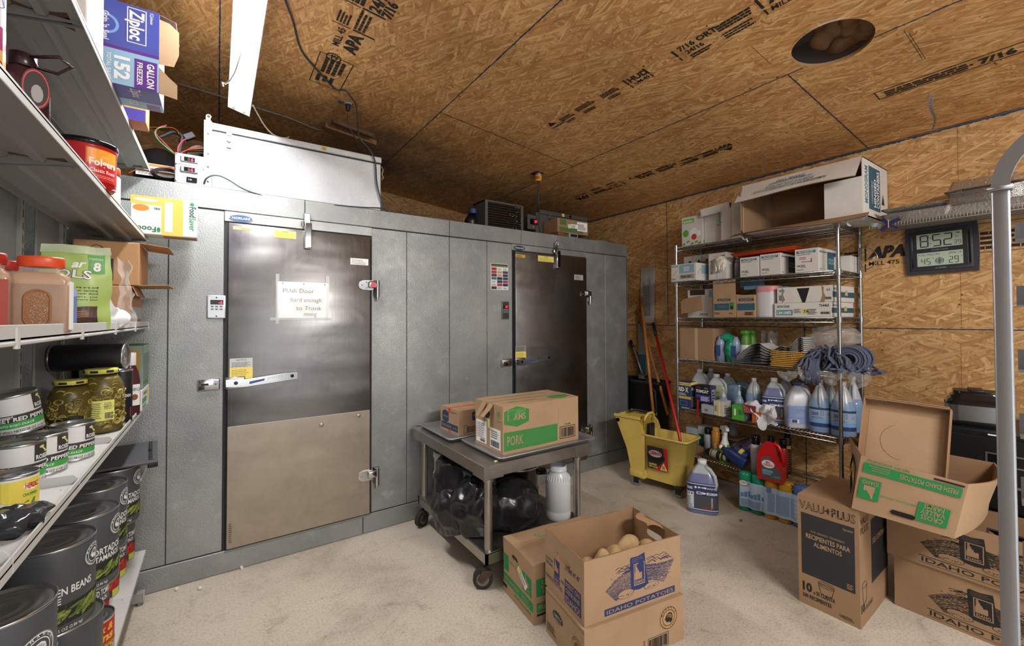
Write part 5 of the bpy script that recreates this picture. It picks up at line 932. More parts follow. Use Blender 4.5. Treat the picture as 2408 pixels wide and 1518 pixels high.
# sheet pans
def pan_(x0, y0, x1, y1, lab, z=TZ+.001):
    b = MB(); r = .03; H = .022
    def loop(i, zz):
        P = []
        for cx_, cy_, a0 in ((x1-i-r, y1-i-r, 0), (x0+i+r, y1-i-r, 90), (x0+i+r, y0+i+r, 180), (x1-i-r, y0+i+r, 270)):
            for k in range(5): a = math.radians(a0+22.5*k); P.append((cx_+math.cos(a)*r, cy_+math.sin(a)*r, zz))
        return P
    L = [loop(0, z+H-.003), loop(-.003, z+H), loop(.004, z+H+.003), loop(.009, z+H), loop(.02, z+.003), loop(.022, z+.003)]; n = 20
    b.add(ALU, sum(L, []), [(j*n+i, j*n+(i+1) % n, (j+1)*n+(i+1) % n, (j+1)*n+i) for j in range(5) for i in range(n)], None, True)
    b.add(ALU, loop(.022, z+.003), [tuple(range(n))]); L2 = [loop(.0, z+H-.003), loop(.016, z), loop(.02, z)]
    b.add(ALU, sum(L2, []), [(j*n+i, (j+1)*n+i, (j+1)*n+(i+1) % n, j*n+(i+1) % n) for j in range(2) for i in range(n)], None, True); b.add(ALU, loop(.02, z), [tuple(range(n-1, -1, -1))])
    return tag(b.build('sheet_pan'), lab, 'tray', 'aluminium sheet pans on the steel table')
pan_(1.26, 2.575, 1.97, 3.09, 'aluminium sheet pan under the small pangasius carton'); pan_(1.325, 2.06, 2.1, 2.545, 'aluminium sheet pan under the big PORK carton')
# pork carton
PG1 = mat('3f8340', .75, name='pork_green', var=.12); NV = mat('2c3c54', .7, name='navy_ink')
def hexa(cx_, cy_, w_, h_): return [(cx_-w_/2, cy_-h_*.3), (cx_, cy_-h_/2), (cx_+w_/2, cy_-h_*.3), (cx_+w_/2, cy_+h_*.3), (cx_, cy_+h_/2), (cx_-w_/2, cy_+h_*.3)]
def porkf(s, M, W, H):
    s.rect(PG1, .008, .02, W*.7, .13, M); s.text(CARDL, 'PORK', .03, .05, .055, M, .0014, .115, .012); s.poly(PG1, hexa(.1, H-.07, .18, .125), M); s.text(CARDL, 'FARMS', .1, H-.09, .038, M, .0014, .13, .015, 'c'); s.text(mat('6f9a60', .7), 'PATUXENT', .1, H-.052, .026, M, .0014, .13, .01, 'c')
    s.frame(INK, W*.73, .025, W*.95, .105, .004, M); s.bars(INK, W*.75, .035, W*.93, .095, M, 5); s.text(INK, '7521800', W*.84, .112, .01, M, al='c'); s.rect(CARDD, W*.71, .1, W*.713, H*.8, M, .0004)
def porkl(s, M, W, H):
    s.rect(PAPER, W*.04, .02, W*.42, .16, M, .001); s.lines(INK, W*.07, .05, W*.38, .15, 9, M, 4, .0016, .3); s.bars(INK, W*.18, .027, W*.36, .045, M, 3, .0016)
    s.rect(PAPER, W*.55, .02, W*.93, .14, M @ T(0, 0, 0), .001); s.bars(INK, W*.58, .028, W*.88, .065, M, 8, .0016); s.lines(INK, W*.58, .08, W*.88, .13, 4, M, 6, .0016, .4); s.rect(mat('cfd28f', .7), W*.47, .13, W*.55, .185, M, .0014)
    s.poly(BLK, [(W*.35, .2), (W*.4, .185), (W*.5, .19), (W*.56, .215), (W*.52, .235), (W*.38, .232)], M, .001); s.disc(mat('5c8a5a', .7), W*.86, H-.06, .022, M, .001, 20, None, .1); s.disc(mat('5c8a5a', .7), W*.86, H-.055, .012, M, .001, 12); s.lines(mat('5c8a5a', .7), W*.8, H-.1, W*.95, H-.088, 1, M, 4)
def porkt(s, M, W, D):
    s.rect(GAP, 0, D*.47, W, D*.485, M); s.poly(PG1, hexa(W*.82, D*.25, .16, .1), M); s.text(mat('7c8c58', .7), 'PATUXENT FARMS', W*.08, D*.7, .03, M, .001, W*.75, .0); s.text(mat('8f8455', .7), 'FARM FRESH', W*.1, D*.2, .03, M, .001, W*.4)
o = carton('pork_carton', 'large brown carton with green PORK band on a sheet pan', 'box', T(1.405, 2.15, TZ+.0047), .605, .33, .287, CARDL, front=porkf, left=porkl, top=porkt, bev=.003, warp=.004)
for y, a in ((.2, -.9), (.285, -1.1)): b = MB(); b.prism(CARDL, [(0, 0), (.1, .0), (.095, .035), (.02, .05), (0, .045)], -.0015, .0015, T(-.001, y-.05, .287) @ RY(a) @ RZ(math.pi) @ RZ(-.1)); part(b, 'torn_flap', o)
def pang(s, M, W, H): s.rect(NV, W*.05, .02, W*.95, .065, M); s.text(CARDL, 'PANGASIUS', W*.1, .033, .018, M, .0014, W*.5, .01); s.text(CARDL, '16 OZ', W*.7, .033, .016, M, .0014, W*.2, .01); s.poly(NV, hexa(W*.28, H*.62, .095, .095), M); s.text(CARDL, 'HARBOR BANKS', W*.28, H*.58, .014, M, .0014, .07, .01, 'c'); s.lines(INK, W*.6, H*.85, W*.9, H*.9, 1, M, 3)
def pang2(s, M, W, H): s.poly(NV, hexa(W*.6, H*.72, .1, .085), M); s.text(CARDL, 'HARBOR BANKS', W*.6, H*.7, .015, M, .0014, .08, .01, 'c'); s.lines(INK, W*.25, H*.1, W*.9, H*.35, 4, M, 5); s.frame(INK, W*.15, H*.08, W*.25, H*.4, .002, M)
o = carton('fish_carton', 'small brown carton with navy fish print and red tape on a sheet pan', 'box', T(1.383, 2.672, TZ+.0047) @ RZ(.05), .26, .27, .172, CARDL, front=pang2, left=pang, bev=.003, warp=.002)
b = MB(); R2 = mat('c8442e', .5); b.box(R2, (-.001, .12, .1722), (.261, .15, .1728)); b.box(R2, (-.0012, .12, .14), (-.0004, .15, .173)); b.box(R2, (-.0012, .12, .0), (-.0004, .15, .02)); part(b, 'tape', o, 'red tape'); 
# things on the lower shelf
LZ = .2135
b = thing('white_bucket', 'white plastic pail with a wire handle behind the black bag', 'bucket', T(1.44, 2.9, LZ)); g = MB(); WP = mat('d2d1cd', .35, name='white_pail')
g.lathe(WP, [(0, 0), (.115, 0), (.12, .01), (.13, .3), (.137, .305), (.137, .345), (.128, .35), (.124, .34), (.118, .02), (0, .015)], 48); part(g, 'body', b)
g = MB(); g.tube(WP, [(-.137*math.cos(a)-.0, .137*math.sin(a)-.0-.02*0, .3-.2*abs(math.cos(a))*.9) for a in [math.pi*k/16-math.pi/2 for k in range(17)]], .005, 6); part(g, 'handle', b)
t_ = NT('black_bin_bag'); BAG = t_.m; t_.b.inputs['Base Color'].default_value = lin('1b1b1d'); t_.b.inputs['Roughness'].default_value = .27
n_ = t_.n('TexNoise', noise_type='RIDGED_MULTIFRACTAL'); n_.inputs['Scale'].default_value = 8; n_.inputs['Detail'].default_value = 5; n_.inputs['Distortion'].default_value = .8; q_ = t_.obj(); t_.l(q_[0], q_[1], n_, 0); t_.bump((n_, 0), .9, .02)
g = MB()
def blob(c, rx, ry, rz, sq=1): g.ball(BAG, c, rx, ry, rz, n=80, m=56)
blob((1.37, 2.62, .43), .17, .2, .2); blob((1.33, 2.36, .36), .13, .17, .17); blob((1.56, 2.3, .34), .21, .14, .145); blob((1.25, 2.5, .3), .09, .15, .14)
def crumple(v):
    w_ = v+noise.noise_vector(v*5)*.06; d = noise.noise_vector(v*5)*.03; r = 1-abs(noise.noise(w_*9+Vector((3, 1, 7))))*2.4; r2 = 1-abs(noise.noise(Vector((w_.x*22, w_.y*22, w_.z*7))+Vector((8, 2, 1))))*2
    q = v+d+(v-Vector((1.4, 2.45, .38))).normalized()*(.02*r+.007*r2); q.z = max(q.z, LZ+.002 if q.x > 1.245 else .12); q.y = max(q.y, 2.16 if q.x < 1.32 else 2.09); return q
g.warp(crumple); tag(g.build('bin_bag'), 'full crumpled black plastic bag bulging off the lower table shelf', 'bag')
sc = thing('slow_cooker', 'black slow cooker with steel band on the lower table shelf', 'slow cooker', T(1.83, 2.62, LZ)); g = MB(); g.lathe(BLKG, [(0, 0), (.14, 0), (.15, .02), (.152, .06)], 40); g.lathe(mat('4c4a4a', .2, .9), [(.152, .06), (.156, .1), (.158, .24)], 40); g.lathe(mat('b5b3ae', .3, .7), [(.158, .055), (.162, .06), (.162, .072), (.154, .078)], 40); part(g, 'base', sc)
g = MB(); g.lathe(BLKG, [(.158, .24), (.17, .25), (.17, .262), (.16, .268), (.14, .29), (.08, .31), (.03, .315), (.02, .33), (.03, .345), (0, .35)], 40); g.lathe(mat('b5b3ae', .3, .7), [(.166, .236), (.173, .24), (.173, .25), (.166, .254)], 40); part(g, 'lid', sc)
g = MB(); g.box(BLKG, (.13, -.05, .17), (.22, .04, .2), RZ(-.5), .01, 2); part(g, 'handle', sc); g = MB(); g.tube(BLK, [(.15, .02, .03), (.2, 0, .01), (.24, .05, .008), (.22, .1, .008)], .004, 6); part(g, 'cord', sc)
jg = thing('plastic_jar', 'empty translucent gallon plastic jar without a lid on the lower shelf', 'jar', T(1.872, 2.2, LZ)); g = MB(); JM = mat('d3d5d8', .25, 0, 0, .82, name='milky_plastic'); r = .083
g.lathe(JM, [(0, .002), (r*.85, 0), (r*.98, .012), (r, .03), (r, .055), (r*.97, .06), (r, .066), (r, .23), (r*.98, .25), (r*.85, .285), (r*.68, .3), (r*.66, .31), (r*.7, .312), (r*.7, .322), (r*.66, .324), (r*.66, .345), (r*.63, .345)], 48)
for k in range(28): a = k*2*math.pi/28; g.cyl(JM, (math.cos(a)*r*.97, math.sin(a)*r*.97, .255), (math.cos(a)*r*.86, math.sin(a)*r*.86, .284), .003, 5)
part(g, 'body', jg)
g = MB(); rr = random.Random(3)
for k in range(3): g.ball(mat('b9c48c', .7), (1.32+rr.uniform(-.02, .02), 2.085+k*.006, TZ+.004), .008, .004, .003)
tag(g.build('leaf_scrap'), 'tiny pale green scrap lying at the front corner of the steel table', 'scrap')

# ---------------- floor cartons ----------------
IDP = [(0, 0), (1, 0), (1, .42), (.88, .46), (.74, .40), (.64, .44), (.56, .58), (.44, .62), (.40, .74), (.27, .86), (.27, 1), (.08, 1), (.08, .55), (0, .4)]
def idaho(s, mt, x, y, w_, h_, M, z=.0016): s.poly(mt, [(x+a*w_, y+b_*h_) for a, b_ in IDP], M, z)
def idaho_art(s, M, W, H, ink, bg, seed=1, name=True, band=True):
    rr = random.Random(seed); X = lambda a: a*W; Y = lambda a: a*H
    def hatch(p0, p1, bow, w_):   # one broken furrow line
        L_ = math.hypot(p1[0]-p0[0], p1[1]-p0[1]); n_ = max(3, int(L_/.006)); i = 0
        P = [(p0[0]+(p1[0]-p0[0])*j/n_, p0[1]+(p1[1]-p0[1])*j/n_+bow*math.sin(j/n_*math.pi)+rr.uniform(-.0008, .0008)) for j in range(n_+1)]
        while i < n_:
            m_ = min(n_, i+rr.randint(2, 6)); A_ = P[i:m_+1]; s.add(ink, [(a, b_+w_*.5, .0008) for a, b_ in A_]+[(a, b_-w_*.5, .0008) for a, b_ in A_], [(j, j+1, len(A_)+j+1, len(A_)+j) for j in range(len(A_)-1)], M); i = m_+rr.randint(0, 1)
    for k in range(26): t_ = k/25; hatch((X(.2+.1*t_), Y(.44-.2*t_)), (X(.46), Y(.66-.34*t_)), Y(.05)*(1-t_), .0011+.0016*rr.random())
    for k in range(26): t_ = k/25; hatch((X(.61), Y(.66-.26*t_)), (X(.93-.12*t_), Y(.62-.34*t_)), Y(.05)*(t_-.5), .0011+.0014*rr.random())
    for k in range(120): a, q = rr.random(), rr.random(); x = X(.24+.2*a) if k % 2 else X(.62+.26*a); y = Y(.34+.3*q); s.rect(ink, x, y, x+.002+.006*rr.random(), y+.0014, M, .0009)
    for k in range(16): x = X(.3+.16*rr.random()); y = Y(.62+.12*rr.random()); s.tube(ink, [(x, y, .0008), (x+.02, y+.006, .0008), (x+.04, y-.001, .0008)], .001, 3, M)
    for k in range(14): x = X(.62+.2*rr.random()); y = Y(.66+.1*rr.random()); s.tube(ink, [(x, y, .0008), (x+.03, y+.008, .0008), (x+.05, y-.004, .0008)], .001, 3, M)
    s.poly(ink, [(X(.46), Y(.32)), (X(.455), Y(.6)), (X(.45), Y(.82)), (X(.46), Y(.85)), (X(.53), Y(.84)), (X(.6), Y(.87)), (X(.605), Y(.8)), (X(.615), Y(.55)), (X(.64), Y(.34)), (X(.55), Y(.3))], M, .0011)
    s.lines(bg, X(.47), Y(.76), X(.59), Y(.84), 3, M, 5, .0014, .12)
    s.frame(bg, X(.485), Y(.38), X(.6), Y(.73), .004, M, .0015); idaho(s, bg, X(.495), Y(.47), W*.075, H*.24, M, .0015); s.text(bg, 'IDAHO', X(.5425), Y(.405), H*.05, M, .0016, W*.085, .03, 'c')
    for cx_, cy_, rx_, ry_ in ((.4, .3, .085, .07), (.67, .3, .08, .055)):
        s.disc(bg, X(cx_), Y(cy_), W*rx_, M, .0017, 24, H*ry_); s.disc(ink, X(cx_), Y(cy_), W*rx_, M, .0019, 24, H*ry_, .05)
        for k in range(30): a = rr.uniform(0, 6.28); q = math.sqrt(rr.random())*.85; s.disc(ink, X(cx_)+W*rx_*q*math.cos(a), Y(cy_)-abs(H*ry_*q*math.sin(a))*.8, .0016, M, .0019, 5)
    if band: s.rect(ink, X(.19), Y(.055), X(.93), Y(.16), M, .0011); s.text(bg, 'IDAHO POTATOES', X(.21), Y(.075), H*.06, M, .0016, W*.7, .005)
    else: s.rect(ink, X(.19), Y(.19), X(1.0), Y(.2), M, .001); s.rect(ink, X(.19), Y(.055), X(1), Y(.06), M, .001); s.text(ink, 'IDAHO POTATOES', X(.21), Y(.085), H*.085, M, .0012, W*.9, .005)
def holed(s, mt, w_, h_, cx_, cy_, a, r, M, z=0, N=64, flip=False):
    inn = []; out = []
    for i in range(N):
        t_ = i*2*math.pi/N; c_, q = math.cos(t_), math.sin(t_); inn.append((cx_+math.copysign(a, c_)*min(1, abs(c_)*2.2)+c_*r, cy_+q*r, z))
        kx = ((w_-cx_) if c_ > 0 else cx_)/max(abs(c_), 1e-6); ky = ((h_-cy_) if q > 0 else cy_)/max(abs(q), 1e-6); k = min(kx, ky); out.append([cx_+c_*k, cy_+q*k, z])
    for X, Y in ((0, 0), (w_, 0), (0, h_), (w_, h_)): j = min(range(N), key=lambda i: (out[i][0]-X)**2+(out[i][1]-Y)**2); out[j] = [X, Y, z]
    s.add(mt, inn+[tuple(o_) for o_ in out], [(i, (i+1) % N, N+(i+1) % N, N+i) if not flip else (i, N+i, N+(i+1) % N, (i+1) % N) for i in range(N)], M)
    return inn
def xbox(nm, lab, M, w_, d_, h_, mt, inm, front=None, left=None, holes=(), cat='box', grp=None, warp=.003, th=.005, seed=2, right=None, floor_z=.004):
    """open-topped carton: four double-skinned walls and a bottom"""
    o = thing(nm, lab, cat, M, grp); b = MB(); b.fine = True
    for key, Mo, L in (('f', FR((0, 0, 0), (1, 0, 0), (0, 0, 1)), w_), ('r', FR((w_, 0, 0), (0, 1, 0), (0, 0, 1)), d_), ('b', FR((w_, d_, 0), (-1, 0, 0), (0, 0, 1)), w_), ('l', FR((0, d_, 0), (0, -1, 0), (0, 0, 1)), d_)):
        if key in holes:
            hz = .72*h_; p = holed(b, mt, L, h_, L/2, hz, .038, .019, Mo); holed(b, inm, L, h_, L/2, hz, .038, .019, Mo, -th, 64, True)
            n = len(p); b.add(FLUTE, p+[(q[0], q[1], -th) for q in p], [(i, n+i, n+(i+1) % n, (i+1) % n) for i in range(n)], Mo)
        else: b.grid(mt, lambda u, v: (L*u, h_*v, 0), 14, 8, Mo, False); b.grid(inm, lambda u, v: (L*(1-u), h_*v, -th), 14, 8, Mo, False)
        b.add(FLUTE, [(0, h_, 0), (L, h_, 0), (L-th, h_, -th), (th, h_, -th)], [(0, 1, 2, 3)], Mo)
    b.box(inm, (.001, .001, 0), (w_-.001, d_-.001, floor_z))
    if front: front(b, FR((0, 0, 0), (1, 0, 0), (0, 0, 1)), w_, h_)
    if left: left(b, FR((0, d_, 0), (0, -1, 0), (0, 0, 1)), d_, h_)
    if right: right(b, FR((w_, 0, 0), (0, 1, 0), (0, 0, 1)), d_, h_)
    if warp:
        f_ = soft(None, warp*2, 5, seed)
        def wf(v): q = f_(v); k = min(1, max(0, v.z/h_)); return Vector((v.x+(q.x-v.x)*k, v.y+(q.y-v.y)*k, v.z+(q.z-v.z)*k*1.6))
        b.warp(wf)
    part(b, 'body', o); return o
# Monarch carton under the potato carton
def mon(s, M, W, H):
    t_ = MB(); seal(t_, 0, 0, .055, mat('b08a60', .7), INK); 
    for i in range(len(t_.mats)): pass
    b0 = len(s.v); s.v += [tuple(M @ T(W*.83, H*.62, 0) @ Vector(v)) for v in t_.v]; s.f += [tuple(b0+k for k in f) for f in t_.f]; s.m += [s.mi(t_.mats[i]) for i in t_.m]; s.sm += t_.sm
    s.bars(INK, W*.62, H*.06, W*.82, H*.3, M, 8); s.frame(INK, W*.61, H*.03, W*.83, H*.33, .002, M); s.text(INK, '2437816', W*.58, H*.05, .012, M, rot=math.pi/2)
def monl(s, M, W, H):
    t_ = MB(); seal(t_, 0, 0, .038, mat('b08a60', .7), INK); b0 = len(s.v); s.v += [tuple(M @ T(W*.82, H*.52, 0) @ Vector(v)) for v in t_.v]; s.f += [tuple(b0+k for k in f) for f in t_.f]; s.m += [s.mi(t_.mats[i]) for i in t_.m]; s.sm += t_.sm
    s.poly(BLK, [(W*.34+.045*math.cos(a)*(1), H*.62+.025*math.sin(a)) for a in [k*.314 for k in range(20)]], M, .001); s.text(mat('b9b4ac', .6), 'TOMATO P', W*.34, H*.6, .014, M, .0016, .07, .01, 'c'); s.text(mat('b9b4ac', .6), 'MARINARA', W*.36, H*.52, .011, M, .0016, .06, .0, 'c')
    s.rect(INK, 0, H*.93, W, H*.938, M); s.lines(INK, W*.04, H*.12, W*.3, H*.3, 4, M, 4)
o = carton('cardboard_carton', 'closed brown carton with a black lion seal under the open potato carton', 'box', T(1.285, 1.345, 0) @ RZ(math.radians(-9.4)), .565, .33, .212, CARD, front=mon, left=monl, warp=.002)
# potato carton
BI = BLUEINK
def potf(s, M, W, H): idaho_art(s, M, W, H, BI, CARD, 3)
def potl(s, M, W, H):
    s.text(BI, 'STORE AT 45°', W*.55, H*.62, .02, M, .0012, W*.36, .012); s.rect(BI, W*.54, H*.08, W*.93, H*.46, M, .0008); s.rect(CARD, W*.55, H*.36, W*.92, H*.362, M, .001)
    for k, (t_, h_) in enumerate((('INSIST ON', .09), ('GENUINE', .09), ('IDAHO!', .13))): s.text(CARD, t_, W*.565, H*(.365, .255, .1)[k], H*h_*.82, M, .0013, W*.34, .02)
    s.text(BI, 'IDAHO POTATOES', W*.03, H*.18, .018, M, .0012, W*.44, .0, rot=-.0); s.rect(BI, W*.26, H*.35, W*.4, H*.62, M, .0008); idaho(s, CARD, W*.275, H*.42, W*.1, H*.19, M); s.rect(BI, W*.25, H*.25, W*.41, H*.34, M, .0008); s.text(CARD, 'IDAHO', W*.33, H*.265, H*.05, M, .0013, W*.13, .02, 'c')
    s.text(BI, 'LOOK FOR', W*.02, H*.5, .013, M, .0012, W*.2, .01); s.text(BI, 'THE SEAL', W*.02, H*.42, .013, M, .0012, W*.2, .01); s.text(BI, 'AND', W*.44, H*.33, .013, M, .0012, W*.08, .01)
MC = T(1.297, 1.358, .2135) @ RZ(math.radians(-9.2))
o = xbox('potato_carton', 'open brown carton with blue IDAHO POTATOES print holding potatoes', MC, .555, .335, .272, CARD, CARDI, potf, potl, ('l', 'r'), warp=.0025, seed=5)
b = MB(); b.grid(CARDI, lambda u, v: (-.0-.075*v+.01*math.sin(u*6), .06*(u-.5)*(1.3-.5*v)*2, .02*math.sin(v*2.4)+.01*u), 10, 8, T(.55, .17, .262) @ RZ(-.1)); part(b, 'torn_flap', o)
POT = mat('b7986c', .75, name='potato_skin', var=.35, bumpn=(35, .2))
p0 = None; rr = random.Random(11)
for i, (x, y, z, a, L) in enumerate([(.06, .07, .19, 1.2, .058), (.165, .09, .2, 1.25, .06), (.245, .1, .205, 1.0, .052), (.345, .13, .215, .25, .066), (.43, .09, .195, .7, .05), (.5, .2, .12, .2, .06), (.1, .22, .09, .3, .06), (.2, .24, .085, 1.9, .06), (.32, .26, .09, .8, .055), (.44, .24, .085, 1.4, .055), (.48, .1, .15, 1.0, .055), (.1, .07, .10, 0, .06), (.24, .07, .11, .2, .06), (.38, .07, .11, 2.8, .06)]):
    lab = ['potato at the left end of the open carton', 'tall upright potato second from the left in the open carton', 'potato with a dented top in the middle of the open carton', 'long potato tilted at the back middle of the open carton', 'potato showing just over the front rim right of middle'][i] if i < 5 else 'potato in the heap deeper inside the open carton'
    M = MC @ T(x, y, z) @ RZ(a) @ RY(rr.uniform(-.4, .4)+(1.1 if i < 2 else 0)) @ S(L/.06, 1, 1)
    if p0 is None: b = MB(); b.ball(POT, (0, 0, 0), .06, .039, .036, n=28, m=20); b.warp(soft(None, .008, 22, 3)); p0 = b.build('potato'); p0.matrix_world = M; tag(p0, lab, 'potato', 'potatoes in the open carton')
    else: q = p0.copy(); COL.objects.link(q); q.matrix_world = M; q['label'] = lab
b = MB(); b.box(CARDD, (.02, .02, .006), (.535, .315, .07)); part(b, 'inner_pad', o)
# green Cross Valley carton beside it
GI = mat('26884a', .75, name='green_print', var=.08)
def cvl(s, M, W, H, fl=1):
    s.rect(GI, W*.02, H*.42, W*.18, H*.72, M); s.rect(GI, 0, H*.2, W, H*.36, M); s.text(CARDL, 'FRESH IDAHO POTATOES', W*.05, H*.24, H*.07, M, .0013, W*.5, .02); s.rect(GI, W*.68, H*.42, W*.96, H*.75, M); idaho(s, CARDL, W*.76, H*.54, W*.12, H*.2, M, .0013); s.text(CARDL, 'IDAHO', W*.82, H*.45, H*.07, M, .0013, W*.2, .02, 'c')
    s.lines(CARDL, W*.65, H*.23, W*.92, H*.34, 3, M, 4, .0013, .3); s.text(GI, 'NET WT. 50 LB (22.68 kg)', W*.4, H*.12, H*.045, M, .0012, W*.52, .01); s.text(GI, 'STORE IN A COOL, DRY PLACE', W*.22, H*.62, H*.035, M, .0012, W*.5); s.rect(INK, 0, H*.1, W*.14, H*.16, M)
    s.poly(BLK, [(W*.42+.035*math.cos(a), H*.8+.012*math.sin(a)) for a in [k*.4 for k in range(16)]], M, .001); s.poly(CARDL, [(W*.4, H*.8), (W*.5, H*.77), (W*.56, H*.74), (W*.5, H*.72), (W*.44, H*.74)], M, .0014)
    s.rect(PAPER, .0, .0, .11, .04, M @ T(W*.5, H*.66, 0) @ RZ(-.62), .0016); s.lines(INK, .03, .005, .105, .035, 4, M @ T(W*.5, H*.66, 0) @ RZ(-.62), 5, .002); s.rect(mat('cdd07e', .6), .0, .0, .03, .04, M @ T(W*.5, H*.66, 0) @ RZ(-.62), .0019)
def cvf(s, M, W, H): s.rect(GI, .02, H*.45, .2, H*.75, M); s.text(CARDL, 'CROSS', .11, H*.64, H*.08, M, .0013, .12, .02, 'c'); s.text(CARDL, 'VALLEY', .11, H*.56, H*.08, M, .0013, .13, .02, 'c'); s.text(CARDL, 'FARMS', .11, H*.48, H*.07, M, .0013, .11, .02, 'c'); s.rect(GI, .02, H*.18, .4, H*.34, M); s.text(CARDL, 'FRESH IDAHO POTATOES', .03, H*.22, H*.08, M, .0013, .34, .02); s.rect(INK, .02, H*.12, .2, H*.16, M)
def cvt(s, M, W, D): s.rect(CARDD, 0, D*.48, W, D*.49, M); s.frame(GI, .16, D*.6, .34, D*.8, .003, M); s.text(GI, 'Door Fresh', .25, D*.66, .03, M, .0012, .15, .0, 'c'); [s.rect(CARDD, 0, D*(.1+.11*k), W, D*(.104+.11*k), M, .0004) for k in range(8)]
carton('cardboard_carton', 'closed brown carton with green print and a white label beside the potato carton', 'box', T(1.308, 1.732, 0) @ RZ(math.radians(-6.5)), .58, .33, .296, CARDL, front=cvf, left=cvl, top=cvt, warp=.006, bev=.004, seed=7)
# Valu Plus carton
BP = mat('2b2b2d', .75, name='black_panel', var=.1)
def vl(s, M, W, H):
    s.rect(BP, W*.06, H*.28, W*.93, H*.84, M); s.text(INK, 'VALU+PLUS', W*.03, H*.88, H*.07, M, .0012, W*.92, .02); s.text(CARDD, 'VALU', W*.037, H*.883, H*.064, M, .0016, W*.41, -.012); s.text(CARDD, 'PLUS', W*.545, H*.883, H*.064, M, .0016, W*.40, -.012)
    s.text(CARDL, 'RECIPIENTES PARA', W*.5, H*.62, H*.04, M, .0014, W*.72, .02, 'c'); s.text(CARDL, 'ALIMENTOS', W*.5, H*.56, H*.04, M, .0014, W*.46, .02, 'c'); s.text(CARDL, '16 OZ • REDONDO • TRANSPARENTE', W*.5, H*.68, H*.018, M, .0014, W*.55, .0, 'c'); s.text(CARDL, '750150VP', W*.75, H*.79, H*.018, M, .0014, W*.16, .01)
    s.text(INK, '10', W*.07, H*.13, H*.075, M, .0012, W*.16, .04); s.text(INK, 'x 50 CUENTA', W*.25, H*.125, H*.035, M, .0012, W*.36, .02); s.text(INK, '500 RECIPIENTES', W*.07, H*.07, H*.033, M, .0012, W*.48, .02)
    for z_ in (.252, .235): s.tube(INK, [(W*(.47+.13*math.cos(a)), H*(z_+.016*math.sin(a)), .0008) for a in [k*.35 for k in range(18)]], .0009, 4, M, True)
    s.tube(INK, [(W*.34, H*.24, .0008), (W*.38, H*.165, .0008), (W*.47, H*.152, .0008), (W*.56, H*.165, .0008), (W*.6, H*.24, .0008)], .0009, 4, M); s.lines(INK, W*.74, H*.03, W*.92, H*.06, 3, M, 4); s.text(INK, 'US', W*.68, H*.035, H*.02, M, .0012, None, .02); s.lines(CARDL, W*.8, H*.3, W*.9, H*.35, 4, M, 5, .0014)
def vf(s, M, W, H):
    s.rect(BP, W*.38, H*.28, W*.98, H*.84, M); s.text(CARDL, 'DELI CONTAINERS', W*.42, H*.62, H*.05, M, .0014, W*.54, .02); s.text(INK, 'VALU', W*.04, H*.86, H*.06, M, .0012, W*.25, -.01); s.text(INK, 'PLUS', W*.04, H*.78, H*.06, M, .0012, W*.25, -.01); s.text(INK, '10', W*.03, H*.12, H*.07, M, .0012, W*.1, .03); s.text(INK, 'x 50 COUNT', W*.14, H*.12, H*.035, M, .0012, W*.25, .01)
    s.tube(INK, [(W*(.14+.07*math.cos(a)), H*(.34+.025*math.sin(a)), .0008) for a in [k*.35 for k in range(18)]], .0009, 4, M, True); s.tube(INK, [(W*.07, H*.34, .0008), (W*.09, H*.2, .0008), (W*.14, H*.185, .0008), (W*.19, H*.2, .0008), (W*.21, H*.34, .0008)], .0009, 4, M)
carton('container_carton', 'tall brown carton with a big black panel standing on the floor', 'box', T(2.61, .798, 0) @ RZ(.03), .46, .268, .577, CARDD, front=vf, left=vl, top=lambda s, M, W, D: (s.rect(GAP, 0, D*.49, W, D*.5, M), s.rect(CARDI, 0, D*.4, W, D*.6, M, .0009)), warp=.002)
# two stacked Idaho cartons
def idl(s, M, W, H): idaho_art(s, M @ T(.02, 0, 0), .56, H, INK, CARDD, 6, True, False)
carton('potato_carton', 'closed brown carton with black potato bag print, lowest of the stack', 'box', T(3.0, .135, 0) @ RZ(.02), .36, .63, .262, CARDD, left=idl, warp=.0025, bev=.004, grp=None)
xbox('potato_carton', 'open brown carton with black potato bag print on top of its twin', T(2.985, .15, .2655) @ RZ(.01), .36, .64, .25, CARDD, CARDI, left=idl, warp=.003, seed=9)
# skewed green-print carton with a tray standing in it
def skew(c, z0, z1): return lambda u, v, w__: None
SK = thing('potato_carton', 'open carton with upside down green lettering perched on the tall brown carton', 'box', T(0, 0, .583)); b = MB()
A_, B_, C_, D_ = Vector((2.6, .825, 0)), Vector((2.6, .465, .0)), Vector((3.06, .43, .0)), Vector((3.0, .93, 0)); HT = .26
A2, B2, C2, D2 = Vector((2.6, .782, .272)), Vector((2.6, .418, .245)), Vector((3.04, .40, .255)), Vector((3.0, .955, .262))
def quadw(p, q, p2, q2, mo, mi_, bulge):
    n_ = (q-p).cross(p2-p).normalized()
    f_ = lambda s_: (lambda u, v: tuple(((p+(q-p)*u)*(1-v)+(p2+(q2-p2)*u)*v)+n_*(bulge*math.sin(u*math.pi)*(.3+.7*v)+s_)))
    b.grid(mo, f_(0), 14, 8, None, False); b.grid(mi_, lambda u, v: f_(-.005)(1-u, v), 14, 8, None, False); b.add(FLUTE, [f_(0)(i/14, 1) for i in range(15)]+[f_(-.005)(i/14, 1) for i in range(15)], [(i, i+1, 16+i, 15+i) for i in range(14)])
quadw(A_, B_, A2, B2, CARDL, CARDI, .003); quadw(B_, C_, B2, C2, CARDL, CARDI, .05); quadw(C_, D_, C2, D2, CARDL, CARDI, 0); quadw(D_, A_, D2, A2, CARDL, CARDI, .0)
b.add(CARDD, [A_, D_, C_, B_], [(0, 1, 2, 3)])
u_ = (B_-A_); Mf = FR(A_-Vector((.0045, 0, 0)), u_, (0, 0, 1)); Wf = .36; Hf = .262
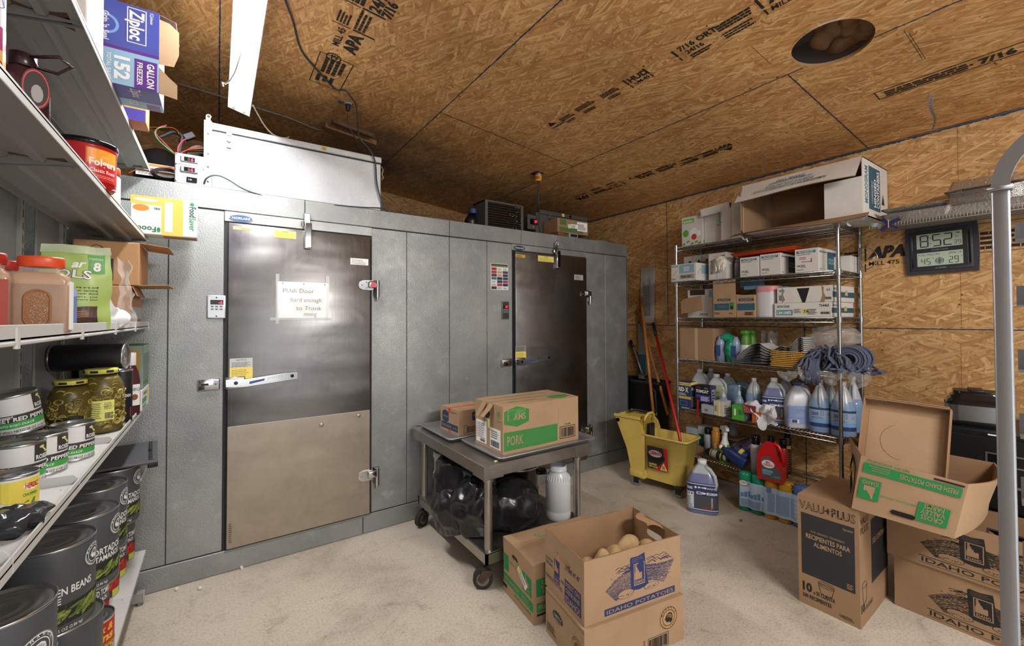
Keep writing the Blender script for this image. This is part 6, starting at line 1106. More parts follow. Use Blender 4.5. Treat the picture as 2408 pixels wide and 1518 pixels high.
Mi = Matrix(((Mf[0][0], Mf[0][1], Mf[0][2], Mf[0][3]), (Mf[1][0], Mf[1][1]-0, Mf[1][2], Mf[1][3]), (Mf[2][0], Mf[2][1], Mf[2][2], Mf[2][3]), (0, 0, 0, 1)))
s = MB(); q = RZ(math.pi); I = T(Wf, Hf, 0) @ q      # the carton stands upside down
s.rect(GI, Wf*.03, Hf*.1, Wf*.95, Hf*.27, I); s.text(CARDL, 'FRESH IDAHO POTATOES', Wf*.06, Hf*.14, Hf*.08, I, .0016, Wf*.52, .02); s.lines(CARDL, Wf*.68, Hf*.13, Wf*.92, Hf*.24, 3, I, 4, .0016, .3); s.rect(GI, Wf*.08, Hf*.52, Wf*.36, Hf*.86, I)
for k, t_ in enumerate(('CROSS', 'VALLEY', 'FARMS')): s.text(CARDL, t_, Wf*.22, Hf*(.73-.1*k), Hf*.08, I, .0016, Wf*(.2, .22, .18)[k], .02, 'c')
s.rect(GI, Wf*.74, Hf*.38, Wf*.96, Hf*.75, I); idaho(s, CARDL, Wf*.79, Hf*.5, Wf*.12, Hf*.22, I, .0016); s.text(CARDL, 'IDAHO', Wf*.85, Hf*.41, Hf*.07, I, .0016, Wf*.17, .02, 'c'); s.text(GI, 'STORE IN A COOL, DRY PLACE', Wf*.35, Hf*.6, Hf*.035, I, .0014, Wf*.38); s.text(GI, 'NET WT. 50 LB (22.68 kg)', Wf*.5, Hf*.03, Hf*.04, I, .0014, Wf*.42, .01); s.rect(INK, Wf*.02, Hf*.04, Wf*.28, Hf*.07, I)
s.poly(mat('1b120c', .9), [(Wf*.52+math.copysign(.03, math.cos(a))+.013*math.cos(a), Hf*.16+.011*math.sin(a)) for a in [k*.25 for k in range(25)]], None, .0012)
b0 = len(b.v)
for v in s.v: k = v[1]/Hf; a = v[0]/Wf; P = (A_+(B_-A_)*a)*(1-k)+(A2+(B2-A2)*a)*k; b.v.append((P.x-.0045-v[2]-.003*0, P.y, P.z))
b.f += [tuple(b0+k for k in f) for f in s.f]; b.m += [b.mi(s.mats[i]) for i in s.m]; b.sm += s.sm
s2 = MB(); Ml = FR(D_+Vector((-.0, .0, 0)), (A_-D_), (0, 0, 1)); s2.rect(GI, .1, .16, .36, .2, Ml, .006, 4); s2.rect(GI, .2, .05, .36, .14, Ml, .006, 4); b0 = len(b.v); b.v += s2.v; b.f += [tuple(b0+k for k in f) for f in s2.f]; b.m += [b.mi(s2.mats[i]) for i in s2.m]; b.sm += s2.sm
part(b, 'body', SK)
TR = thing('cardboard_tray', 'plain brown shallow carton tray standing up inside the green printed carton', 'box'); P0 = Vector((2.74, .852, .60)); MT = FR(P0, (.03, -.335, -.012), (.17, .0, .46)); TW, TH = .33, .515
b = MB(); b.box(CARDI, (0, 0, -.004), (TW, TH, 0), MT)
for a, c_ in (((0, TH-.004, 0), (TW, TH, .055)), ((0, 0, 0), (.004, TH, .055)), ((TW-.004, 0, 0), (TW, TH, .055)), ((0, 0, 0), (TW, .004, .055))): b.box(CARDI, a, c_, MT)
b.box(CARDI, (.0, TH+.01, -.035), (TW*.97, TH+.014, .02), MT); b.box(CARDI, (.0, TH*.96, -.035), (TW*.97, TH+.014, -.031), MT)
b.box(CARD, (.02, .01, .0), (TW-.02, TH-.05, .0012), MT); 
for x0, x1 in ((.0, .09), (TW-.11, TW)): b.box(CARD, (x0, TH-.0055, .004), (x1, TH-.004, .052), MT)
b.tube(CARDD, [(TW*.5+.09*math.cos(a), TH*.62+.09*math.sin(a), .002) for a in [2+.2*k for k in range(14)]], .0012, 4, MT); part(b, 'body', TR)
# ---------------- chrome wire rack ----------------
RX0, RX1, RY0, RY1 = 3.52, 3.925, 1.168, 2.431
SZ = [2.18, 1.855, 1.528, 1.151, .70, .287]
RK = thing('wire_rack', 'tall chrome wire shelving rack standing against the OSB wall', 'rack')
for x in (RX0, RX1):
    for y in (RY0, RY1):
        b = MB(); b.cyl(WIREM, (x, y, .02), (x, y, 2.20), .0125, 16)
        for k in range(70): b.cyl(mat('6f6e6d', .4, .8), (x, y, .1+k*.029), (x, y, .1015+k*.029), .0129, 12, caps=False)
        b.ball(WIREM, (x, y, 2.20), .0125, .0125, .006, n=12, m=6); b.cyl(BLK, (x, y, 0), (x, y, .02), .018, 12); part(b, 'post', RK)
first = None
for z in SZ:
    if first is None:
        b = MB()
        for y in (RY0, RY1): b.tube(WIREM, [(RX0, y, -.003), (RX1, y, -.003)], .0035, 6); b.tube(WIREM, [(RX0, y, -.034), (RX1, y, -.034)], .0035, 6)
        for x in (RX0, RX1): b.tube(WIREM, [(x, RY0, -.003), (x, RY1, -.003)], .0035, 6); b.tube(WIREM, [(x, RY0, -.034), (x, RY1, -.034)], .0035, 6)
        for x in (RX0, RX1): b.tube(WIREM, [(x, RY0+.02+i*.035, -.004 if i % 2 else -.033) for i in range(36)], .0022, 5)
        for y in (RY0, RY1): b.tube(WIREM, [(RX0+.015+i*.025, y, -.004 if i % 2 else -.033) for i in range(16)], .0022, 5)
        for i in range(49): b.tube(WIREM, [(RX0, RY0+.02+i*.0252, .0), (RX1, RY0+.02+i*.0252, .0)], .0016, 4)
        for x in (RX0+.15, RX0+.3): b.tube(WIREM, [(x, RY0, -.006), (x, RY1, -.006)], .003, 5); b.tube(WIREM, [(x, RY0+.02+i*.042, -.006 if i % 2 else -.03) for i in range(29)], .002, 4)
        for x in (RX0, RX1):
            for y in (RY0, RY1): b.cyl(WIREM, (x, y, -.037), (x, y, .004), .0185, 16)
        first = part(b, 'wire_shelf', RK); first.location = (0, 0, z)
    else: c_ = first.copy(); COL.objects.link(c_); c_.location = (0, 0, z)
SZ = [z+.002 for z in SZ]
def YH(px0, px1, pt, pb, X, z=None):
    """a photo span on the plane x = X -> y of its left and right edge, bottom and top height"""
    m = (pt+pb)/2; yl = PX(px0, m, 'x', X).y; yr = PX(px1, m, 'x', X).y; zt = PX((px0+px1)/2, pt, 'x', X).z; zb = PX((px0+px1)/2, pb, 'x', X).z
    return yl, yr, (zb if z is None else z), zt
def rbox(nm, lab, cat, px0, px1, pt, X, z, dep, mt, face=None, side=None, top=None, grp=None, rot=0, cut=None, **kw):
    m = pt+20; yl = PX(px0, m, 'x', X).y; yr = PX(px1, m, 'x', X).y; h = PX((px0+px1)/2, pt, 'x', X).z-z
    return carton(nm, lab, cat, T(X, yr, z) @ RZ(rot), dep, yl-yr, h, mt, front=side, left=face, top=top, grp=grp, bev=.002, **kw)
TL = mat('55808f', .6, name='mono_teal'); TLP = mat('7fa3b2', .6, name='mono_pale'); WB = CARDW
def mono(txt2=None, teal=False, w_=.8):
    def f(s, M, W, H):
        s.text(TL, 'MONOGRAM', W*.08, H*.8, H*.13, M, .0012, W*w_, .02); s.lines(INK, W*.08, H*.74, W*.7, H*.78, 1, M, 3)
        s.text(INK, 'US', W*.1, H*.24, H*.07, M, .0012, None, .03); s.lines(INK, W*.25, H*.2, W*.5, H*.34, 4, M, 4); s.lines(INK, W*.08, H*.1, W*.45, H*.14, 1, M, 5)
    return f
def monos(lines):
    def f(s, M, W, H):
        s.rect(TEALINK, W*.45, H*.12, W*.97, H*.88, M)
        for i, l in enumerate(lines): s.text(mat('9fb3ba', .6), l, W*.71, H*(.5-.14*i), H*.1, M, .0014, W*.4, .02, 'c')
        s.text(TL, 'MONOGRAM', W*.05, H*.8, H*.08, M, .0012, W*.35, .02); s.lines(INK, W*.05, H*.1, W*.2, H*.14, 1, M, 5)
    return f
# -- top shelf
z = SZ[0]
def chop(s, M, W, H):
    s.rect(mat('6cae3c', .5), W*.06, H*.78, W*.6, H*.93, M); s.text(WHT, 'SprintEco', W*.1, H*.81, H*.08, M, .0014, W*.45, .02); s.disc(mat('d8dcd4', .5), W*.6, H*.4, W*.2, M, .001, 20, H*.2); s.disc(mat('b03a2c', .5), W*.6, H*.3, W*.13, M, .0014, 16, H*.1); s.disc(mat('5a9a3a', .5), W*.2, H*.45, W*.14, M, .001, 16, H*.12)
    rr = random.Random(2); [s.poly(mat('5f9c3e', .5), [(W*x, H*y), (W*(x+.14), H*(y+.03)), (W*(x+.1), H*(y+.09)), (W*(x-.02), H*(y+.05))], M, .0012) for x, y in ((.05, .05), (.25, .12), (.45, .04), (.65, .08), (.8, .03))]; s.disc(mat('e4e2e0', .5), W*.85, H*.4, W*.07, M, .0014, 12, H*.1)
rbox('chopper_box', 'white and green box with a vegetable chopper picture on the top rack shelf', 'box', 1603, 1652, 508, 3.565, z, .2, mat('c9c3c0', .5), chop, lambda s, M, W, H: [s.rect(mat('5a9a3a', .5), W*(.06+.22*i), H*.05, W*(.2+.22*i), H*.17, M) for i in range(4)]+[s.disc(mat('7fa868', .5), W*.3, H*.55, H*.09, M, .001, 16, None, .3), s.lines(INK, W*.55, H*.3, W*.9, H*.85, 7, M, 5)])
o = thing('food_chopper', 'green and white hand chopper beside its box on the top rack shelf', 'chopper', T(3.683, 2.186, z)); LIM = mat('74b83a', .35)
b = MB(); b.lathe(LIM, [(0, 0), (.05, 0), (.055, .01), (.05, .02)], 24); part(b, 'base', o); b = MB(); b.lathe(mat('c3cac4', .1, 0, 0, .55), [(.045, .02), (.05, .04), (.055, .1)], 24); part(b, 'bowl', o); b = MB(); b.lathe(LIM, [(.055, .1), (.058, .105), (.058, .12), (.05, .125)], 24); b.lathe(WHT, [(.05, .125), (.045, .15), (.02, .155), (.02, .18), (0, .182)], 24); part(b, 'lid', o)
# open white box behind the big one
WBX = xbox('white_carton', 'white carton with lid flap tipped up, left of the big upturned white box', T(3.586, 1.939, z) , .33, .25, .30, WB, WB, holes=(), warp=.002)
b = MB(); M = T(3.522, 1.928, z+.31) @ RY(-.06) @ RX(-.05); b.box(WB, (0, .0, 0), (.36, .26, .005), M); b.box(WB, (0, .0, -.06), (.005, .26, 0), M); b.box(WB, (0, .255, -.06), (.36, .26, 0), M); tag(b.build('box_cover'), 'white carton lid with folded edges resting tilted on the white carton', 'lid')
b = MB(); M = T(3.522, 1.831, z) @ RZ(.1); b.box(WB, (0, .0, 0), (.012, .075, .30), M, .002); b.box(WB, (.02, .08, 0), (.032, .17, .27), M, .002); b.text(LEAF, 'Sysco', .0, .0, .03, FR(M @ Vector((-.001, .16, .12)), (0, 0, 1), (0, 1, 0)), .001, .12, .02); tag(b.build('carton_flaps'), 'pair of white flattened carton pieces standing on the top rack shelf', 'cardboard')
# big upturned MONOGRAM box with its open end to the room
bx = thing('hinged_container_box', 'big white box with teal side panel lying open on the top rack shelf', 'box', T(3.446, 1.002, z+.012))
yl = PX(1768, 470, 'x', 3.446).y-.93; HB = PX(2031, 366, 'x', 3.446).z-z-.012; DP = .49; b = MB(); th = .006
b.box(WB, (0, 0, HB-th), (DP, yl, HB)); b.box(WB, (0, 0, 0), (DP, yl, th)); b.box(WB, (0, 0, 0), (DP, th, HB)); b.box(WB, (0, yl-th, 0), (DP, yl, HB)); b.box(WB, (DP-th, 0, 0), (DP, yl, HB))
b.box(CARDI, (.004, th, HB-th-.001), (DP-th, yl-th, HB-th)); b.box(CARDI, (.002, th, th), (DP-th, yl-th, th+.001)); b.box(CARDI, (.002, th, th), (DP-th, th+.001, HB-th)); b.box(CARDI, (.002, yl-th-.001, th), (DP-th, yl-th, HB-th)); b.box(CARDI, (DP-th-.001, th, th), (DP-th, yl-th, HB-th))
M = FR((0, 0, 0), (1, 0, 0), (0, 0, 1)); b.rect(TEALINK, DP*.22, HB*.14, DP*.66, HB*.9, M); b.text(WHT, 'HINGED', DP*.5, HB*.2, .045, M, .0014, HB*.5, .02, 'l', math.pi/2); b.text(WHT, 'CONTAINERS', DP*.62, HB*.2, .045, M, .0014, HB*.66, .02, 'l', math.pi/2); b.text(WHT, '1 COMPARTMENT', DP*.36, HB*.25, .02, M, .0014, HB*.4, .0, 'l', math.pi/2)
b.text(TL, 'MONOGRAM', DP*.17, HB*.22, .05, M, .0014, HB*.65, .03, 'l', math.pi/2); b.poly(INK, [(DP*.72, HB*.3), (DP*.78, HB*.5), (DP*.84, HB*.3)], M, .0004); part(b, 'body', bx)
b = MB(); M = FR((0, 0, HB), (0, 1, 0), (-.12, 0, -.14)); FL = .2
b.grid(WB, lambda u, v: (yl*u, FL*v*(1-.0*u)-.012*math.sin(u*math.pi)*v, .003+.006*math.sin(u*5)*v), 16, 8, M, False); b.grid(CARDI, lambda u, v: (yl*(1-u), FL*v-.012*math.sin(u*math.pi)*v, -.003+.006*math.sin((1-u)*5)*v), 16, 8, M, False)
for tx, v_, w_, h_ in (('THANK YOU', .155, .2, .028), ('WE APPRECIATE YOUR BUSINESS!', .128, .3, .016), ('STORE IN A COOL, DRY PLACE', .095, .33, .022), ('ALMACENESE EN UN LUGAR FRESCO Y SECO', .062, .5, .022)): b.text(TEALINK, tx, yl*.52, FL-.012-v_*.9, h_, M @ T(0, 0, .0), .012, w_*.95, .01, 'c', 0)
# printed upside down as the flap hangs: flip the text in place
part(b, 'top_flap', bx)
b = MB(); b.prism(CARDI, [(0, 0), (.15, .01), (.16, HB*.8), (.0, HB)], -.003, .003, T(0, yl, 0) @ RZ(math.radians(200)) @ FR((0, 0, 0), (1, 0, 0), (0, 0, 1)) @ S(.6, 1, 1)); part(b, 'side_flap', bx)
b = MB(); b.box(WB, (-.012, .0, .0), (-.006, .21, HB*.66), T(.004, .003, .0)); part(b, 'side_flap', bx, 'white side flap')
b = MB(); b.grid(CARDI, lambda u, v: (-.14*v, yl*(1.08-u*1.12)-.03*v, .004-.045*v*(1-.3*math.sin(u*6))+.006), 16, 6, None, False); b.grid(WB, lambda u, v: (-.14*v, yl*(1.08-(1-u)*1.12)-.03*v, -.001-.045*v*(1-.3*math.sin((1-u)*6))+.006), 16, 6, None, False)
part(b, 'bottom_flap', bx)
b = MB(); TP_ = mat('cfd2d4', .3, 0, 0, .8, name='torn_tape'); b.tube(TP_, [(3.360, 1.745, z-.02), (3.349, 1.723, z-.05), (3.360, 1.702, z-.055), (3.349, 1.691, z-.07)], [.006, .004, .007, .004], 5); b.warp(soft(None, .01, 60, 2)); tag(b.build('tape_shred'), 'shred of torn tape dangling under the left of the big white box', 'tape')
b = MB(); b.grid(mat('aebfc6', .4, name='label_shred'), lambda u, v: (3.360+.02*v, .98-.09*u+.01*v, z-.015-.08*u-.02*v+.01*math.sin(u*9)), 10, 4); b.tube(mat('aebfc6', .4), [(3.349, 1.066, z-.02), (3.349, 1.055, z-.06), (3.360, 1.045, z-.065)], .006, 5); tag(b.build('tape_shred'), 'torn blue and white label strip dangling from the right end of the big white box', 'tape')
# wall mounted wire shelf with foil pans
WS = thing('wall_wire_shelf', 'white coated wire shelf mounted high on the OSB wall to the right', 'shelf'); WW = mat('b4aea8', .4, .3, name='shelf_wire'); b = MB(); ws_z = 2.135; y1_ = 1.0
for i in range(12): x = 3.55+i*.036; b.tube(WW, [(x, y1_, ws_z), (x, -.4, ws_z)], .002 if 0 < i < 11 else .003, 5)
for i in range(96): y = y1_-i*.0145; b.tube(WW, [(3.55, y, ws_z+.003), (3.946, y, ws_z+.003)], .0012, 4); b.tube(WW, [(3.55, y, ws_z+.003), (3.545, y, ws_z-.028)], .0012, 4)
b.tube(WW, [(3.545, y1_, ws_z-.03), (3.545, -.4, ws_z-.03)], .003, 5); part(b, 'wire_deck', WS)
FOIL = mat('c9c7c4', .25, .92, name='foil', bumpn=(90, .8))
def foil(nm, lab, x0, y0, x1, y1, z0, h, n=1, flip=False, ridges=True, grp=None):
    o = MB(); 
    for k in range(n):
        zz = z0+k*.006; s_ = 26
        def ring(i, z_):
            P = []; r = .03
            for cx_, cy_, a0 in ((x1-i-r, y1-i-r, 0), (x0+i+r, y1-i-r, 90), (x0+i+r, y0+i+r, 180), (x1-i-r, y0+i+r, 270)):
                for q in range(7): a = math.radians(a0+15*q); P.append((cx_+math.cos(a)*(r+(.0015 if q % 2 else 0)), cy_+math.sin(a)*(r+(.0015 if q % 2 else 0)), z_))
            return P
        L = [ring(.02, zz), ring(.0, zz+h), ring(-.009, zz+h+.001), ring(-.011, zz+h-.003)]
        if flip: L = [ring(.02, zz+h), ring(.0, zz), ring(-.009, zz-.0), ring(-.011, zz+.003)]
        m = 28; o.add(FOIL, sum(L, []), [(j*m+i, j*m+(i+1) % m, (j+1)*m+(i+1) % m, (j+1)*m+i) for j in range(3) for i in range(m)], None, False); o.add(FOIL, ring(.02, zz if not flip else zz+h), [tuple(range(m))])
        if k > 6: break
    if ridges and n > 1:
        for k in range(n): o.tube(FOIL, [(x0-.008, y1-.03, z0+h+k*.0065), (x0-.01, (y0+y1)/2, z0+h+k*.0065), (x0-.008, y0+.03, z0+h+k*.0065)], .003, 5)
    return tag(o.build(nm), lab, 'foil pan', grp)
foil('foil_pan', 'wide shallow foil tray lying on the left end of the wall wire shelf', 3.60, .62, 3.9, .95, ws_z+.005, .055)
foil('foil_pan', 'second foil tray nested slightly skewed on the shallow foil tray', 3.61, .64, 3.9, .95, ws_z+.068, .03)
foil('foil_pan_stack', 'thick stack of nested foil pans on the right of the wall wire shelf', 3.62, .25, 3.9, .66, ws_z+.005, .05, 12)
foil('foil_pan', 'deep fluted foil pan upside down on top of the pan stack', 3.66, .36, 3.9, .66, ws_z+.15, .06, 1, True)
b = MB(); CL = mat('23264e', .4, name='clamp_blue'); M = FR((3.545, .9, ws_z-.01), (0, -1, 0), (0, 0, 1)); b.prism(CL, [(-.04, .03), (-.025, .045), (0, .012), (.05, .03), (.06, .018), (.012, -.004), (.05, -.03), (.04, -.042), (0, -.012), (-.035, -.045), (-.045, -.03), (-.014, 0)], -.01, .012, M, ); b.cyl(mat('a98f6a', .5), M @ Vector((.0, -.025, .013)), M @ Vector((.0, .025, .013)), .003, 8); tag(b.build('spring_clamp'), 'small blue spring clamp gripping the front edge of the wall wire shelf', 'clamp')
# -- second shelf
z = SZ[1]
def nap(s, M, W, H): s.rect(TLP, W*.34, H*.45, W*.92, H*.95, M); s.text(WHT, 'NAPKIN', W*.63, H*.7, H*.12, M, .0014, W*.22, .02, 'c'); s.text(WHT, 'BANDS', W*.63, H*.56, H*.12, M, .0014, W*.2, .02, 'c'); s.frame(INK, W*.37, H*.14, W*.92, H*.36, .003, M); s.bars(INK, W*.41, H*.18, W*.88, H*.32, M, 6); s.text(TLP, 'MONOGRAM', W*.03, H*.85, H*.09, M, .0012, W*.26, .02); s.frame(mat('6b4f58', .6), -.03, -.006, .03, .006, .0015, M @ T(W*.16, H*.48, 0) @ RZ(.85)); s.lines(INK, W*.03, H*.1, W*.22, H*.2, 2, M, 4)
rbox('napkin_band_box', 'white NAPKIN BANDS box overhanging the left end of the second shelf', 'box', 1578, 1637, 620, 3.436, z, .2, WB, nap, lambda s, M, W, H: (s.rect(TLP, W*.4, H*.4, W*.97, H*.9, M), s.frame(mat('6b4f58', .6), -.03, -.006, .03, .006, .0015, M @ T(W*.2, H*.5, 0) @ RZ(.85))))
for i, (a, c_) in enumerate(((1608, 1628), (1629, 1649), (1650, 1667))): rbox('glove_box', 'small white glove box, %s of the three behind the NAPKIN BANDS box' % ('leftmost', 'middle', 'rightmost')[i], 'box', a, c_, 603-3*i, 3.716, z, .15, WB, lambda s, M, W, H: (s.text(TLP, 'MONO', W*.4, H*.3, W*.25, M, .001, H*.4, .02, 'l', math.pi/2), s.lines(INK, W*.6, H*.6, W*.9, H*.9, 2, M, 3)), grp='small white glove boxes')
b = MB(); M = T(3.662, 2.079, z+.16) @ RY(-.5); b.box(mat('8b7f72', .7), (0, 0, 0), (.25, .28, .004), M); [b.box(mat('6b6056', .7), (.05+.05*i, 0, -.0005), (.053+.05*i, .28, 0), M) for i in range(4)]; tag(b.build('carton_flap'), 'greyish upright carton flap behind the glove boxes', 'cardboard')
rbox('glove_carton', 'white carton with vertical print and white gloves hanging from it', 'box', 1666, 1708, 594, 3.543, z, .2, WB, lambda s, M, W, H: (s.text(TL, 'MONOGRAM', W*.24, H*.22, W*.13, M, .0012, H*.5, .02, 'l', math.pi/2), s.lines(INK, W*.7, H*.85, W*.95, H*.92, 1, M, 3), s.text(TLP, 'GLOVES', W*.5, H*.05, W*.08, M, .001, H*.3, .01, 'l', math.pi/2)), lambda s, M, W, H: s.text(TEALINK, 'MONOGRAM', W*.75, H*.04, W*.25, M, .0012, H*.85, .02, 'l', math.pi/2))
a = YH(1682, 1710, 601, 634, 3.522); b = MB(); GL = mat('c9c4b4', .7, name='latex'); b.ball(GL, (3.513, (a[0]+a[1])/2, (a[2]+a[3])/2), .028, (a[0]-a[1])/2, (a[3]-a[2])/2, n=36, m=26)
for k in range(5): b.ball(GL, (3.500, a[1]+.02+.016*k, a[2]+.02+.01*(k % 2)), .014, .01, .035, n=10, m=8)
b.warp(soft(None, .014, 40, 4)); tag(b.build('latex_gloves'), 'crumpled white latex gloves hanging out of a white carton', 'gloves')
def can_(nm, lab, px0, px1, pt, X, z, body, capm, draw=None, caph=.2, grp=None, cat='can', tilt=None):
    m = pt+20; yl = PX(px0, m, 'x', X).y; yr = PX(px1, m, 'x', X).y; r = (yl-yr)/2*.92; h = PX((px0+px1)/2, pt, 'x', X).z-z; o = thing(nm, lab, cat, tilt if tilt is not None else T(X+r, (yl+yr)/2, z), grp)
    b = MB(); b.lathe(body, [(0, 0), (r, .0), (r, h*(1-caph)), (r*.8, h*(1-caph)+.01), (r*.5, h*(1-caph)+.012)], 28)
    if draw: s = MB(); draw(s, r, h*(1-caph)); wrap(b, s, r, math.atan2(-(yl+yr)/2, -X))
    part(b, 'body', o); b = MB(); b.lathe(capm, [(r*.8, h*(1-caph)+.0), (r*.82, h*.97), (r*.7, h), (0, h)], 24); part(b, 'cap', o); return o
can_('spray_can', 'grey aerosol can standing under the orange lid on the second shelf', 1724, 1739, 609, 3.586, z, mat('85868e', .4), mat('7c6a70', .4), lambda s, r, h: s.lines(INK, -.02, h*.1, .02, h*.8, 12, None, 3, .0012, .3))
WG = 'white cartons on the second rack shelf'
rbox('supply_carton', 'white carton under the left part of the orange lid', 'box', 1740, 1785, 604, 3.522, z, .28, WB, mono(), None, grp=WG); rbox('supply_carton', 'white carton under the right part of the orange lid', 'box', 1787, 1836, 596, 3.522, z, .28, WB, mono(), monos(('WRAP', 'FILM')), grp=WG)
rbox('supply_carton', 'white carton with pink marks at the right end of the second rack shelf', 'box', 1869, 1925, 584, 3.522, z, .33, WB, lambda s, M, W, H: (mono()(s, M, W, H), s.lines(mat('b0487e', .7), W*.2, H*.55, W*.5, H*.68, 2, M, 3), s.text(INK, 'Kleenex', W*.3, H*.42, H*.06, M, .001, W*.4), s.rect(mat('b0487e', .7), W*.68, H*.4, W*.73, H*.58, M, .001)), monos(('ROLLO DE', 'PAPEL ALUMINIO')), grp=WG)
b = MB(); OR_ = mat('c8441f', .4, name='orange_tray'); yl = PX(1722, 600, 'x', 3.511).y; yr = PX(1868, 600, 'x', 3.511).y; zz = z+.178; b.box(OR_, (3.500, yr, zz), (3.877, yl, zz+.012), None, .008, 2); b.box(OR_, (3.495, yr-.01, zz+.01), (3.888, yl+.01, zz+.022), None, .01, 2); tag(b.build('storage_lid'), 'flat orange plastic lid laid across two white cartons', 'lid')
b = MB(); b.box(WB, (3.791, 1.185, z), (3.942, 1.292, z+.12)); tag(b.build('small_carton'), 'small pale carton behind the front right post on the second shelf', 'box')
b = MB(); c0 = Vector((3.834, 1.109, z+.09)); b.tube(WIREM, [c0+Vector((0, .03, .08))]+[c0+Vector((0, -math.sin(a)*.09+.02, math.cos(a)*.08)) for a in [k*math.pi/12 for k in range(1, 12)]]+[c0+Vector((0, .03, -.08)), c0+Vector((0, .03, .08))], .003, 6); b.tube(WIREM, [c0+Vector((0, .03, 0)), c0+Vector((0, -.06, 0))], .002, 5); tag(b.build('wire_bookend'), 'round wire end guard clipped to the right end of the second shelf', 'wire guard')
# -- third shelf
z = SZ[2]
rbox('white_carton', 'white carton with torn open top at the left of the third shelf', 'box', 1617, 1676, 680, 3.619, z, .25, WB, lambda s, M, W, H: (s.rect(TLP, W*.85, H*.7, W*.98, H*.95, M), s.lines(INK, W*.5, H*.08, W*.85, H*.16, 2, M, 3), s.rect(mat('3a2a1e', .9), W*.1, H*.8, W*.7, H*.99, M)))
b = MB(); a = YH(1605, 1671, 690, 738, 3.554); b.prism(CARDD, [(0, .0), (.2, .035), (.165, .175), (.0, .15), (-.03, .12)], 0, .005, FR((3.522, a[0]-.01, a[2]), (-0.0, -1, 0), (.35, 0, 1)) @ T(0, 0, 0)); tag(b.build('carton_flap'), 'loose brown carton flap leaning out in front of the torn white carton', 'cardboard')
BG = 'brown cartons with teal bands on the third shelf'
def bm1(s, M, W, H): s.text(TEALINK, 'MONOGRAM', W*.2, H*.72, H*.13, M, .0012, W*.58, .03); s.rect(TEALINK, W*.05, H*.32, W*.72, H*.62, M); s.rect(mat('2f7a34', .6), W*.74, H*.34, W*.92, H*.66, M); s.rect(INK, W*.78, H*.36, W*.88, H*.5, M, .001); s.lines(INK, W*.05, H*.15, W*.3, H*.25, 2, M, 3); s.lines(INK, W*.7, H*.15, W*.9, H*.22, 2, M, 4); s.text(mat('8a7a68', .6), 'SCOURING PADS', W*.38, H*.44, H*.09, M, .0014, W*.4, .0, 'c')
o = rbox('supply_carton', 'brown carton with one flap standing up on the third rack shelf', 'box', 1677, 1730, 693, 3.527, z, .3, CARD, bm1, None, grp=BG)
b = MB(); yl = PX(1677, 700, 'x', 3.527).y; yr = PX(1730, 700, 'x', 3.527).y; h_ = PX(1703, 693, 'x', 3.527).z-z; b.box(CARD, (0, .001, h_-.002), (.004, yl-yr-.001, h_+.125)); part(b, 'flap', o)
rbox('supply_carton', 'brown carton with a teal band left of the white roll pack on the third shelf', 'box', 1731, 1775, 693, 3.527, z, .3, CARD, lambda s, M, W, H: (s.text(TEALINK, 'MONOGRAM', W*.15, H*.72, H*.15, M, .0012, W*.8, .03), s.rect(TEALINK, W*.05, H*.32, W, H*.62, M), s.frame(INK, W*.45, H*.1, W*.9, H*.24, .003, M), s.bars(INK, W*.5, H*.12, W*.85, H*.22, M, 4)), None, grp=BG)
b = MB(); b.box(mat('7f97a3', .5), (3.619, 1.831, z+.152), (3.769, 1.939, z+.165)); b.box(CARD, (3.586, 1.777, z+.15), (3.769, 1.917, z+.152)); tag(b.build('small_carton'), 'thin blue pack lying on the brown carton beside the white roll pack', 'box')
a = YH(1774, 1826, 672, 744, 3.554); o = thing('roll_pack', 'white paper roll pack with a pink top on the third shelf', 'paper rolls', T(3.533+.09, (a[0]+a[1])/2, z)); r = (a[0]-a[1])/2; h_ = a[3]-z
b = MB(); b.lathe(mat('c5c3c4', .5, name='white_wrap'), [(0, 0), (.97, 0), (1, .01), (1, h_*.82)], 36, None, True, .09, r, 1.2); b.rect(mat('a5a3a6', .5), -.0006, .0, .0006, h_*.8, FR((-.0905, 0, 0), (0, -1, 0), (0, 0, 1))); b.warp(soft(None, .004, 25, 1)); part(b, 'wrapper', o); b = MB(); b.lathe(mat('c48683', .5), [(1, h_*.8), (1.01, h_*.96), (.97, h_), (0, h_)], 36, None, True, .09, r, 1.2); part(b, 'pink_top', o, 'pink band')
def canl(s, M, W, H): s.text(TL, 'MONOGRAM', W*.06, H*.68, H*.17, M, .0012, W*.22, .02); s.rect(TLP, W*.04, H*.14, W*.34, H*.52, M); s.rect(TL, W*.04, H*.14, W*.34, H*.5, M, .0007); s.text(WHT, 'CAN LINERS', W*.055, H*.22, H*.2, M, .0014, W*.26, .02); s.text(INK, '724465', W*.8, H*.7, H*.16, M, .0012, W*.16, .02); s.bars(INK, W*.82, H*.2, W*.97, H*.36, M, 4); s.lines(INK, W*.6, H*.2, W*.76, H*.6, 4, M, 5); s.rect(mat('c9c36a', .7), W*.51, H*.24, W*.6, H*.58, M, .001); s.text(INK, '7A', W*.53, H*.3, H*.2, M, .0014, None, .02); s.lines(INK, W*.36, H*.3, W*.5, H*.6, 4, M, 7)
def cans(s, M, W, H): s.rect(TEALINK, 0, H*.28, W, H*.62, M); s.text(TL, 'MONOGRAM', W*.04, H*.72, H*.14, M, .0012, W*.25, .02); s.rect(mat('b7a35e', .7), W*.55, H*.4, W*.68, H*.72, M, .001)
rbox('can_liner_carton', 'long white CAN LINERS carton 724465, lower of two on the third shelf', 'box', 1821, 1956, 711, 3.527, z, .4, WB, canl, cans)
zt = PX(1890, 711, 'x', 3.527).z
